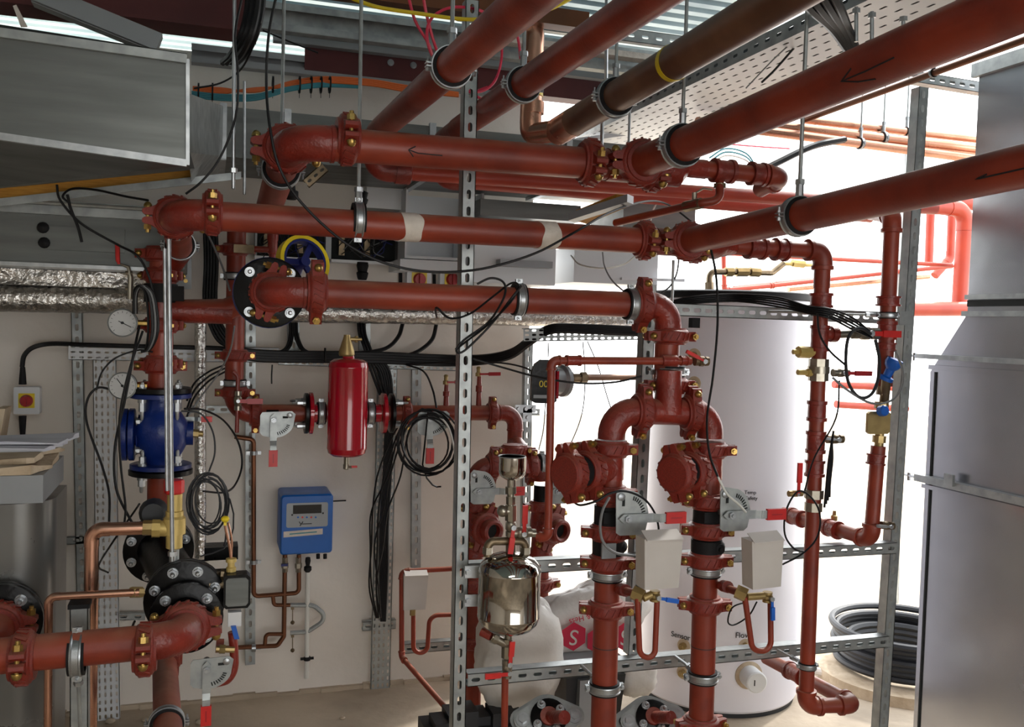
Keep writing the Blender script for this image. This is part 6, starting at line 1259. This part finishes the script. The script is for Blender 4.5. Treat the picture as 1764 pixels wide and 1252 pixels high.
def coil(label, cx, cy, rx, ry, Y, n_, wpx, m='black_cable', jit=.3, tail=None):
    pts = []
    for k in range(n_*12+1):
        a = 2*math.pi*k/12; q = 1+jit*noise.noise((k*.17, cx, 0))+jit*.5*math.sin(k*.21); ox = 5*noise.noise((k*.05, 3, cy)); pts.append((cx+ox+rx*q*math.sin(a), cy-ry*q*math.cos(a), Y+.02*noise.noise((k*.13, 7, 1))))
    if tail: pts += tail
    return cable(label, pts, wpx, m, 'cable_coil', 'cable coil', k=2)
coil('loose coil of thin black cable hanging behind the hanging lever valve right of the vessel', 738, 762, 44, 50, 3.5, 8, 3.2, tail=[(728, 800, 3.5), (745, 835, 3.6), (760, 838, 3.6)])
coil('dark cable coil hanging right of the brass safety valve', 358, 866, 30, 45, 3.0, 9, 2.8, 'hose_black', .34, tail=[(396, 860, 3.0), (402, 910, 2.95), (385, 945, 2.9), (345, 958, 2.9)])
cable('two thin strands under the dark coil curving to the separator', [(390, 900, 3.0), (386, 940, 3.0), (365, 962, 3.0), (342, 966, 3.0)], 3, 'hose_black')
cable('thick black cable arching from the tray down to the left edge isolator', [(38, 632, 4.0), (42, 612, 4.0), (58, 598, 4.0), (90, 592, 4.0), (150, 594, 3.94), (260, 597, 3.93), (380, 600, 3.93), (420, 606, 3.92)], 8)
cable('black cable curving to the right above the foil ledge from under the big duct', [(120, 350, 3.1), (108, 338, 3.1), (125, 325, 3.1), (165, 327, 3.05), (215, 338, 3.0), (255, 345, 2.9)], 4)
cable('short black cable end dangling in front of the duct panel', [(116, 335, 3.1), (122, 360, 3.1), (134, 390, 3.1), (141, 417, 3.1)], 5)
cable('black cable running diagonally from the big duct to the gauges', [(98, 318, 3.1), (104, 345, 3.1), (140, 385, 3.1), (200, 420, 3.1), (236, 440, 3.08), (256, 475, 3.1), (266, 520, 3.1), (266, 560, 3.1)], 4)
for i, (dx, m, w_) in enumerate(((0, 'hose_black', 5), (5, 'grey_cable', 5), (9, 'black_cable', 5), (-7, 'black_cable', 4))):
    cable('%s hose looping around the left riser below the valve' % ('dark outer', 'grey', 'black outer', 'black inner')[i], [(232+dx*.3, 540, 3.12), (233+dx*.3, 505, 3.1), (242+dx*.5, 492, 3.08), (256+dx*.8, 505, 3.08), (262+dx, 540, 3.08), (262+dx, 575, 3.08), (255+dx*.5, 600, 3.1), (244, 606, 3.12)], w_, m)
cable('black cable loop at the upper gauge falling left of the strainer', [(240, 562, 3.1), (232, 600, 3.05), (215, 690, 3.05), (198, 770, 3.05), (200, 840, 3.05), (222, 890, 3.05), (238, 916, 3.05)], 4.5)
cable('second black cable beside it falling left of the strainer', [(246, 570, 3.08), (222, 640, 3.04), (206, 720, 3.04), (208, 800, 3.04), (216, 870, 3.04), (214, 905, 3.04)], 4)
cable('black cable looping left behind the lower gauge', [(196, 672, 3.3), (168, 668, 3.3), (150, 690, 3.3), (150, 730, 3.3), (175, 800, 3.3), (188, 850, 3.3), (188, 900, 3.3)], 4)
cable('black cable arching over the lower gauge', [(166, 672, 3.3), (176, 640, 3.3), (200, 616, 3.3), (238, 603, 3.3), (262, 606, 3.2)], 3)
cable('black cable slanting down to the copper pipe from the left tray', [(186, 986, 3.4), (170, 975, 3.9), (190, 940, 3.4), (232, 880, 3.3), (240, 868, 3.2)], 3.5)
cable('thin black cable bulging right of the second left riser', [(318, 704, 3.2), (350, 706, 3.3), (385, 724, 3.4), (410, 760, 3.5), (417, 800, 3.5), (405, 835, 3.4), (385, 848, 3.2), (350, 846, 3.1)], 3.5)
cable('thin grey cable between the strainer and the lagged pipe', [(312, 708, 3.2), (345, 712, 3.2), (366, 742, 3.2), (370, 780, 3.2), (360, 812, 3.2)], 3, 'hose_black')
cable('thin grey wire stretched down to the handwheel valve', [(350, 390, 3.2), (366, 420, 3.1), (384, 462, 3.0), (396, 500, 2.9)], 3.5, 'grey_cable')
cable('pale wire curving down from the handwheel valve towards the blue strainer', [(404, 562, 2.8), (396, 605, 3.0), (375, 645, 3.2), (345, 685, 3.3), (325, 715, 3.3)], 3, 'grey_cable')
for i in range(3): cable('black cable fanning right from the lagged pipe to the tray, %s' % ('upper', 'middle', 'lower')[i], [(322, 690+i*14, 3.7), (335, 660+i*12, 3.75), (360, 640+i*8, 3.8), (388, 628+i*6, 3.88)], 3.5)
cable('thin black cable slung from the post past the pump head to the drop pipe', [(815, 618, 2.62), (870, 634, 2.6), (930, 650, 2.55), (1000, 660, 2.5), (1060, 658, 2.5), (1105, 648, 2.5)], 3.5)
cable('thin black cable reaching the top of the pump head', [(700, 628, 3.9), (760, 624, 3.8), (850, 624, 3.5), (900, 632, 3.3), (925, 645, 3.2)], 3)
cable('thin black cable falling to the hanging lever valve beside the coil', [(700, 628, 3.9), (730, 640, 3.8), (745, 670, 3.6), (752, 702, 3.55)], 3.5)
cable('white lead on the coil', [(755, 715, 3.5), (772, 735, 3.48), (782, 770, 3.48), (785, 800, 3.48)], 3.5, 'white_cable')
for i, (pts, lab) in enumerate(([[(1004, 588), (1008, 650), (1003, 710), (985, 760), (962, 800)], 'left'], [[(1012, 588), (1030, 630), (1045, 680), (1053, 705)], 'middle'], [[(945, 590), (944, 615)], 'short'])): cable('%s hair thin wire in front of the bright opening by the pump head' % lab, [(x, y, 3.3) for x, y in pts], 2, 'hose_black')
cable('thin wire hanging under the pump head', [(940, 690, 3.2), (936, 740, 3.2), (928, 775, 3.2)], 2, 'hose_black')
cable('loop of black cable around the left notched lever', [(985, 862, 2.45), (1000, 870, 2.42), (1030, 862, 2.4), (1050, 850, 2.4), (1078, 846, 2.4), (1108, 858, 2.4), (1126, 880, 2.4), (1134, 905, 2.4), (1134, 925, 2.4)], 4)
cable('grey and white cable loop left of the left carton', [(1050, 856, 2.4), (1038, 880, 2.4), (1034, 910, 2.4), (1040, 935, 2.4), (1060, 952, 2.4), (1095, 958, 2.4)], 5, 'grey_cable')
cable('black cable looping under the right carton', [(1288, 1036, 2.4), (1262, 1046, 2.4), (1254, 1070, 2.4), (1265, 1076, 2.4), (1290, 1060, 2.4), (1304, 1036, 2.4)], 3)
cable('thin black wire loop around the long right drop pipe', [(1348, 972, 2.45), (1380, 955, 2.45), (1405, 930, 2.45), (1413, 900, 2.45), (1408, 872, 2.45), (1390, 850, 2.45), (1372, 848, 2.45), (1354, 880, 2.45), (1352, 920, 2.45), (1368, 945, 2.45), (1385, 950, 2.45)], 3.5)
for i in range(4): cable('black strap cable hanging beside the long right drop pipe, strand %s' % ('one', 'two', 'three', 'four')[i], [(1436-i*1, 742+i*6, 2.5), (1428+i*2, 790, 2.5), (1424+i*2, 830, 2.5), (1420+i*3, 874-i*6, 2.5)], 4, group='black strap cables at the right drop pipe')
cable('thin black wire slanting down to the left of the long right drop pipe', [(1446, 655, 2.5), (1440, 720, 2.5), (1402, 790, 2.5), (1385, 850, 2.5)], 3)
for i in range(5): cable('black cable running over the top rail of the tank towards the right valves, strand %s' % ('one', 'two', 'three', 'four', 'five')[i], [(1150, 520+i*2, 2.9), (1200, 510+i*3, 2.85), (1270, 507+i*3, 2.8), (1340, 512+i*4, 2.65), (1390, 527+i*3, 2.52), (1430, 532+i*4, 2.47), (1470, 548+i*5, 2.5), (1502, 574+i*2, 2.52)], 3.6, group='black cables over the top rail')
cable('big dark hose loop hanging between the two right drop pipes', [(1500, 575, 2.5), (1480, 565, 2.48), (1462, 580, 2.48), (1457, 620, 2.48), (1462, 660, 2.48), (1480, 684, 2.48), (1500, 680, 2.48), (1512, 655, 2.48), (1515, 620, 2.48), (1508, 585, 2.48)], 6, 'hose_black')
cable('thin grey cable loop around the blue knob valve', [(1434, 650, 2.5), (1460, 672, 2.48), (1500, 694, 2.48), (1535, 690, 2.48), (1553, 665, 2.48), (1554, 635, 2.48), (1542, 604, 2.5)], 4, 'grey_cable')
cable('black cable sagging diagonally left of the hose loop', [(1408, 540, 2.47), (1412, 575, 2.47), (1430, 605, 2.47), (1458, 630, 2.47)], 4)
cable('thin grey wire curving from the second crossing pipe to the third pipe clamp', [(1038, 434, 2.7), (1042, 460, 2.7), (1056, 485, 2.65), (1080, 506, 2.6)], 3, 'grey_cable')
cable('dark grey wire curving down from the lower tee to the drop elbow', [(1170, 440, 2.6), (1166, 470, 2.6), (1155, 492, 2.6), (1138, 506, 2.6)], 3, 'hose_black')
cable('white wire swinging behind the second crossing pipe', [(984, 440, 3.5), (1000, 456, 3.4), (1040, 462, 3.3), (1075, 455, 3.3), (1095, 440, 3.3)], 3, 'white_cable')
cable('white wire loop behind the short timber packer', [(1140, 336, 3.3), (1126, 360, 3.3), (1118, 392, 3.3)], 3, 'white_cable')
# coloured
cable('yellow cable sagging across the very top', [(598, -6, 2.6), (650, 12, 2.6), (720, 23, 2.6), (800, 33, 2.6), (870, 30, 2.6), (940, 18, 2.6), (990, -6, 2.6)], 7, 'yellow_cable')
cable('big loop of pink cable under the leftmost overhead pipe', [(702, -12, 2.7), (715, 35, 2.7), (738, 75, 2.72), (752, 110, 2.8), (790, 148, 2.85), (825, 158, 2.85), (852, 140, 2.85), (864, 100, 2.85), (860, 60, 2.8), (835, 22, 2.75), (785, 12, 2.7), (750, 25, 2.7), (736, 50, 2.7), (740, 85, 2.7), (758, 115, 2.8), (800, 152, 2.85), (828, 170, 2.85)], 5, 'pink_cable')
cable('straight pink cable beside the pink loop', [(728, -12, 2.68), (736, 30, 2.7), (752, 85, 2.72), (775, 130, 2.85), (808, 158, 2.88), (840, 150, 2.88)], 5, 'pink_cable')
cable('short pink cable dropping beside the copper bend', [(862, 15, 2.8), (884, 42, 2.8), (893, 70, 2.8), (897, 102, 2.8)], 5, 'pink_cable')
for i in range(4): cable('orange data cable in the bundle above the wall duct, strand %s' % ('one', 'two', 'three', 'four')[i], [(332, 150+i*3, 3.6), (380, 152+i*3, 3.6), (440, 158-i*2, 3.6), (500, 141+i*3, 3.6), (560, 133+i*3, 3.6), (640, 138+i*3, 3.6), (700, 148+i*3, 3.6), (790, 160+i*2, 3.6)], 4, 'orange_cable', group='orange cables above the wall duct')
for i in range(4): cable('teal data cable in the bundle above the wall duct, strand %s' % ('one', 'two', 'three', 'four')[i], [(330, 158+i*3, 3.58), (380, 163+i*3, 3.58), (440, 163+i*3, 3.58), (500, 150+i*2, 3.58), (560, 143+i*2, 3.6), (620, 145+i*2, 3.62)], 3.6, 'teal_cable', group='teal cables above the wall duct')
for k, x in enumerate((342, 366, 470, 516, 536, 553, 568)):
    b = MB(); c = P(x, 158 if x < 450 else 146, 3.58); b.ring(c, X_, .03, [(-.003, -.002), (.003, -.002), (.003, .002), (-.003, .002)], 14); b.box(c-Z_*.035, X_*.001, Y_*.001, Z_*.014); solo('cable_tie', 'black cable tie on the orange and teal bundle, tie %s from left' % ('one', 'two', 'three', 'four', 'five', 'six', 'seven')[k], 'cable tie', b, 'black_cable', 'cable ties on the coloured bundle')
for i in range(4): cable('thick black armoured cable coming down through the overhead tray, strand %s' % ('one', 'two', 'three', 'four')[i], [(1366+i*20, -25, 1.75), (1396+i*17, 15, 1.85), (1434+i*9, 50, 1.98), (1468+i*4, 98, 2.1)], 15, group='thick cables at the overhead tray')
cable('thick black cable slanting behind the right ribbed pipe', [(1455, 240, 3.0), (1400, 252, 2.95), (1340, 280, 2.9), (1300, 300, 2.85)], 12)
cable('thin black cable lying diagonally across the perforated tray', [(1400, 45, 2.43), (1370, 80, 2.44), (1335, 120, 2.45), (1312, 142, 2.46)], 4)
cable('thin grey cable diagonal on the perforated tray left of the black one', [(1395, 48, 2.43), (1340, 95, 2.44), (1285, 152, 2.46)], 2.5, 'grey_cable')
for i in range(3): cable('pale teal cable arching in the bright gap behind the upper tee, %s' % ('outer', 'middle', 'inner')[i], [(1222, 272+i*7, 3.6), (1250, 256+i*6, 3.6), (1285, 264+i*6, 3.6), (1304, 290+i*4, 3.6)], 3, 'teal_cable' if i < 2 else 'white_cable')
cable('thin red wire in the bright gap behind the upper tee', [(1230, 246, 3.6), (1300, 252, 3.6), (1360, 256, 3.6)], 2.5, 'pink_cable')
# hanging wire ties on left wall, small
cable('short black tie end hanging under the left end of the black wall cables', [(469, 628, 3.9), (468, 645, 3.9), (468, 661, 3.9)], 2.5)
cable('black cable tie standing up around the wall cables', [(560, 600, 3.88), (560, 612, 3.86), (560, 622, 3.88)], 4)
cable('black cable on the floor side of the separator towards the tray', [(232, 1070, 3.3), (222, 1088, 3.4), (200, 1094, 3.5)], 4)
# ================================================================== BACKGROUND PIPES (RIGHT)
def bgp(label, pts, w_, Y=4.7, m='bright_red_paint', style='solder'):
    q = PL(pts, Y); r = W(w_, q[0]); g = thing('red_pipe_run', label, 'pipe', q[0]); pipeline(g, q, r, m, style, n=14) if len(q) > 1 else None; return g
bgp('bright red pipe rising to the right far behind the tank, upper of a pair', [(1264, 497), (1340, 489), (1640, 458)], 9)
bgp('lower bright red pipe rising to the right, ending in a downturn', [(1246, 420), (1248, 500), (1330, 492), (1600, 462)], 8, 4.6, style='thread')
bgp('brown copper pipe just below the pair of bright red pipes', [(1358, 498), (1600, 476)], 9, 4.8, 'copper')
bgp('thin red pipe across the bright gap under the lower overhead pipe', [(1250, 436), (1640, 457)], 8, 4.4, style='thread')
bgp('far red pipe at the right ending against the steel casing', [(1560, 532), (1700, 532)], 25, 4.2)
bgp('far big red drop at the casing edge turning down from the ceiling pipe', [(1560, 352), (1664, 360), (1652, 536)], 27, 4.3)
bgp('far red pipe stub crossing just above the big far drop', [(1600, 346), (1700, 352)], 24, 4.6)
bgp('far orange upright pipe, left one of two between post and big drop', [(1603, 366), (1600, 452)], 14, 4.9)
bgp('far orange upright pipe, right one of two, curving at its foot', [(1640, 366), (1637, 445), (1610, 475)], 14, 4.9)
bgp('short far orange pipe between the two right drop pipes, upper', [(1436, 662), (1560, 668)], 13, 4.4)
bgp('short far orange pipe between the two right drop pipes, lower', [(1440, 696), (1562, 704)], 13, 4.4)
g = thing('tank_pipework', 'dull brass pipe assembly standing on top of the white tank', 'pipework', P(1222, 505, 3.75))
b = MB(); b.tube(bez_fillet(PL([(1222, 505), (1222, 468), (1262, 468), (1330, 470), (1350, 454)], 3.75), .03), .014, 12); part('pipe', b, 'bronze_dull', g)
for a_, c_ in (((1250, 468), (1262, 468)), ((1268, 468), (1288, 468)), ((1292, 468), (1308, 469))): b = MB(); b.cyl(P(*a_, 3.75), P(*c_, 3.75), .022, n=8); part('union', b, 'brass', g)
b = MB(); b.tube(PL([(1350, 454), (1420, 458)], 3.75), .009, 10); b.cyl(P(1365, 453, 3.75), P(1385, 455, 3.75), .018, n=8); part('brass_branch', b, 'pale_brass', g)
b = MB(); b.cyl(P(1222, 503, 3.75), P(1222, 486, 3.75), .021, n=8); part('foot_union', b, 'bronze_dull', g)
o = thing('black_bracket', 'small black block under the top rail left of the tank', 'block', P(1193, 556, 2.8)); b = MB(); b.box(P(1196, 556, 2.8), X_*.014, Y_*.014, Z_*.017); part('block', b, 'black_rubber', o)
# ================================================================== FLOOR THINGS
def flange_set(label, cx, cy, Y, s=1.0, tilt=0):
    c = P(cx, cy, Y); n = V((-.25, -.75, .62)).normalized(); u = V((1, -.1+tilt, -.05)); u = (u-n*u.dot(n)).normalized(); v = n.cross(u)
    o = thing('flexible_connector', label, 'connector', c-Z_*.1)
    def loz(o0, k, m, nm, holes):
        R1, R2 = .115*k*s, .072*k*s; poly = []
        for cx_, r_, a0, a1 in ((R1*.72, R1*.3, -50, 50), (0, R2, 60, 120), (-R1*.72, R1*.3, 130, 230), (0, R2, 240, 300)):
            for i in range(6): a = math.radians(a0+(a1-a0)*i/5); poly.append((cx_+r_*math.cos(a), r_*math.sin(a)))
        b = MB(); b.prism(o0, u, v, n, poly, .01*s); pl = part(nm, b, m, o, sharp=30)
        for sx_ in (-1, 1): b = MB(); q = o0+u*sx_*R1*.76+n*.0102*s; b.lathe(q, n, [(0, .016*s), (.001, .016*s)], 14); part('slot', b, 'dark_gap', pl)
        return pl
    loz(c-n*.07*s+v*.02*s, 1.1, 'galvanised', 'rear_plate', 0)
    b = MB(); b.lathe(c-n*.06*s, n, [(0, .05*s), (.02*s, .062*s), (.04*s, .062*s), (.06*s, .05*s)], 24); part('rubber_bellows', b, 'black_rubber', o)
    loz(c, 1.0, 'galvanised', 'front_plate', 0)
    b = MB(); b.lathe(c+n*.011*s, n, [(0, .062*s), (.014*s, .062*s), (.016*s, .058*s)], 28); part('black_flange', b, 'black_cast', o)
    bolt_circle(o, c+n*.027*s, n, .046*s, 4, .0115*s, a0=.6, h=.02*s)
    b = MB(); b.cyl(c-n*.05*s+u*.09*s, c+n*.03*s+u*.09*s, .007*s, n=8); b.cyl(c-n*.05*s-u*.09*s, c+n*.03*s-u*.09*s, .007*s, n=8); part('tie_rod', b, 'zinc', o)
    for sx_ in (-1, 1): b = MB(); q = c+u*sx_*.088*s+n*.012*s; b.cyl(q, q+n*.006*s, .024*s, n=18); b.cyl(q+n*.006*s, q+n*.022*s, .015*s, n=6); part('end_nut', b, 'zinc', o)
    b = MB(); b.cyl(c+n*.02*s, c+n*.12*s+V((.04, -.03, -.02))*s, .022*s, n=18); b.lathe(c+n*.024*s, n, [(0, .03*s), (.02*s, .03*s)], 18); part('red_stub', b, 'fitting_red', o)
flange_set('zinc and black flexible connector at the bottom edge left of the left twin riser', 945, 1238, 2.75, .95); flange_set('zinc and black flexible connector at the bottom edge between the twin risers', 1124, 1238, 2.8, .95, .1)
# plastic bags
def bag(label, cen, sx_, sy_, sz_, seed, name='plastic_bag', rot=0):
    b = MB(); nu, nv = 40, 26; rg = []
    for i in range(nv+1):
        ph = math.pi*i/nv; ring = []
        for j in range(nu):
            th = 2*math.pi*j/nu; d = V((math.sin(ph)*math.cos(th), math.sin(ph)*math.sin(th), -math.cos(ph))); k = 2.6
            L = (abs(d.x)**k+abs(d.y)**k+abs(d.z)**k)**(1/k); p = d/L
            nn = 1+.14*noise.noise(d*2.3+V((seed, 0, 0)))+.07*abs(noise.noise(d*5+V((0, seed, 0))))+.05*noise.noise(d*8)+.05*abs(noise.noise(d*12))
            q = V((p.x*sx_*nn, p.y*sy_*nn, p.z*sz_*nn)); c, s_ = math.cos(rot), math.sin(rot); q = V((q.x*c+q.z*s_, q.y, -q.x*s_+q.z*c)); ring.append(V(cen)+q)
        rg.append(ring)
    b.rings(rg, True, True); return solo(name, label, 'bag', b, 'bag_white', sharp=50)
cA = P(890, 1130, 3.0); zf = 0.0
bag('crumpled white plastic bag behind the dosing pot and bottom rail', P(893, 1128, 3.05), .15, .1, .2, 3.1)
bcn = P(1010, 1068, 3.22); ob = bag('white builders bag with upside down red lettering behind the left twin riser', bcn, .24, .09, .13, 7.7, rot=-.28)
bag('small torn white plastic sheet right of the left twin riser by the bottom rail', P(1098, 1165, 3.05), .07, .04, .07, 4.2)
nb = V((0, -1, .05)).normalized(); u_ = V((-math.cos(.28), 0, -math.sin(.28)))*-1
def hexpoly(r): return [(r*math.cos(math.pi/3*i+math.pi/6), r*math.sin(math.pi/3*i+math.pi/6)) for i in range(6)]
for k, (x, y) in enumerate(((988, 1096), (1032, 1102), (1076, 1096))):
    c = P(x, y, 3.1); b = MB(); u2 = V((1, 0, .0)); b.prism(c, u2, Z_, -Y_, hexpoly(W(50, c)), .002); hx = part('red_hexagon', b, 'bag_red', ob); textobj('letter', 'S', W(76, c), c-Y_*.0035, (-1, 0, .15), (-.15, 0, -1), 'bag_white', hx)
c = P(1004, 1064, 3.1); textobj('bag_lettering', 'e & Hess', .03, c, (-1, 0, -.22), (.22, 0, -1), 'bag_red', ob)
# grey crate and column behind the bag
o = thing('grey_crate', 'dark grey plastic crate standing on the floor under the builders bag', 'crate', V((P(1000, 1200, 3.1).x, 3.15, 0)))
a, c_ = P(972, 1124, 3.1), P(1050, 1136, 3.1); b = MB(); b.hexa([V((a.x, 3.05, 0)), V((c_.x, 3.05, 0)), V((c_.x, 3.26, 0)), V((a.x, 3.26, 0)), V((a.x-.03, 3.0, a.z-.04)), V((c_.x+.02, 3.0, a.z-.06)), V((c_.x+.02, 3.28, a.z-.06)), V((a.x-.0, 3.28, a.z-.04))]); part('body', b, 'hose_black', o)
b = MB(); b.abox((a.x-.05, 2.98, a.z-.045), (c_.x+.03, 3.29, a.z-.015)); part('rim', b, 'cabinet_grey', o)
b = MB(); p = P(1012, 1200, 2.98); b.abox((p.x-.03, 2.98, 0), (p.x+.03, 3.03, a.z-.06)); part('corner_post', b, 'cabinet_grey', o)
o = thing('black_tool_case', 'black moulded plastic tool case lying on the floor at the foot of the slotted post', 'case', P(810, 1250, 2.95)); c = P(815, 1245, 3.0)
for k in range(6): b = MB(); b.box(c+V((-.12+k*.05, .02*(k % 2), .015*((k*7) % 3))), X_*.024, Y_*.05, Z_*.03); part('moulded_rib', b, 'hose_black', o)
b = MB(); b.box(c-Z_*.03-Y_*-.02, X_*.17, Y_*.08, Z_*.03); part('shell', b, 'hose_black', o)
# hose coil on wooden drum base, right
hc = PZ(1552, 1132, .1); o = thing('hose_coil', 'thick coil of dark grey hose on the floor behind the right post', 'hose coil', V((hc.x, hc.y, .06)))
for k in range(7): b = MB(); b.torus(V((hc.x+.01*math.sin(k*2.1), hc.y+.01*math.cos(k*1.7), .085+.028*k)), Z_, .29-.012*(k % 3)+.006*k, .0165, 48, 8); part('hose_turn', b, 'hose_black', o)
for k in range(4): b = MB(); b.torus(V((hc.x, hc.y, .09+.03*k)), Z_, .24, .0165, 40, 6); part('hose_turn', b, 'hose_black', o)
b = MB(); b.lathe((hc.x, hc.y, .0), Z_, [(0, .4), (.05, .4)], 40); solo('wooden_base', 'pale wooden drum base under the hose coil', 'base', b, 'cardboard')
b = MB(); a, c_ = PZ(1400, 1155, .03), PZ(1452, 1163, .03); b.cyl(a, c_, .02, n=10); solo('grey_tube_offcut', 'short grey tube offcut on the floor near the bottom right bend', 'offcut', b, 'tape')
for k, (x, y, r_) in enumerate(((590, 1238, .012), (345, 1246, .02), (250, 1242, .015), (190, 1245, .02), (160, 1240, .014))):
    b = MB(); p = PZ(x, y, 0); b.ball(p+Z_*r_*.4, r_, 7, .5); solo('rubble', 'small pale mortar crumb on the floor by the back wall, %s' % ('right of the low pipe', 'beneath the lever grip', 'left of the low pipe', 'by the tray foot', 'nearest the copper pipe')[k], 'rubble', b, 'concrete')
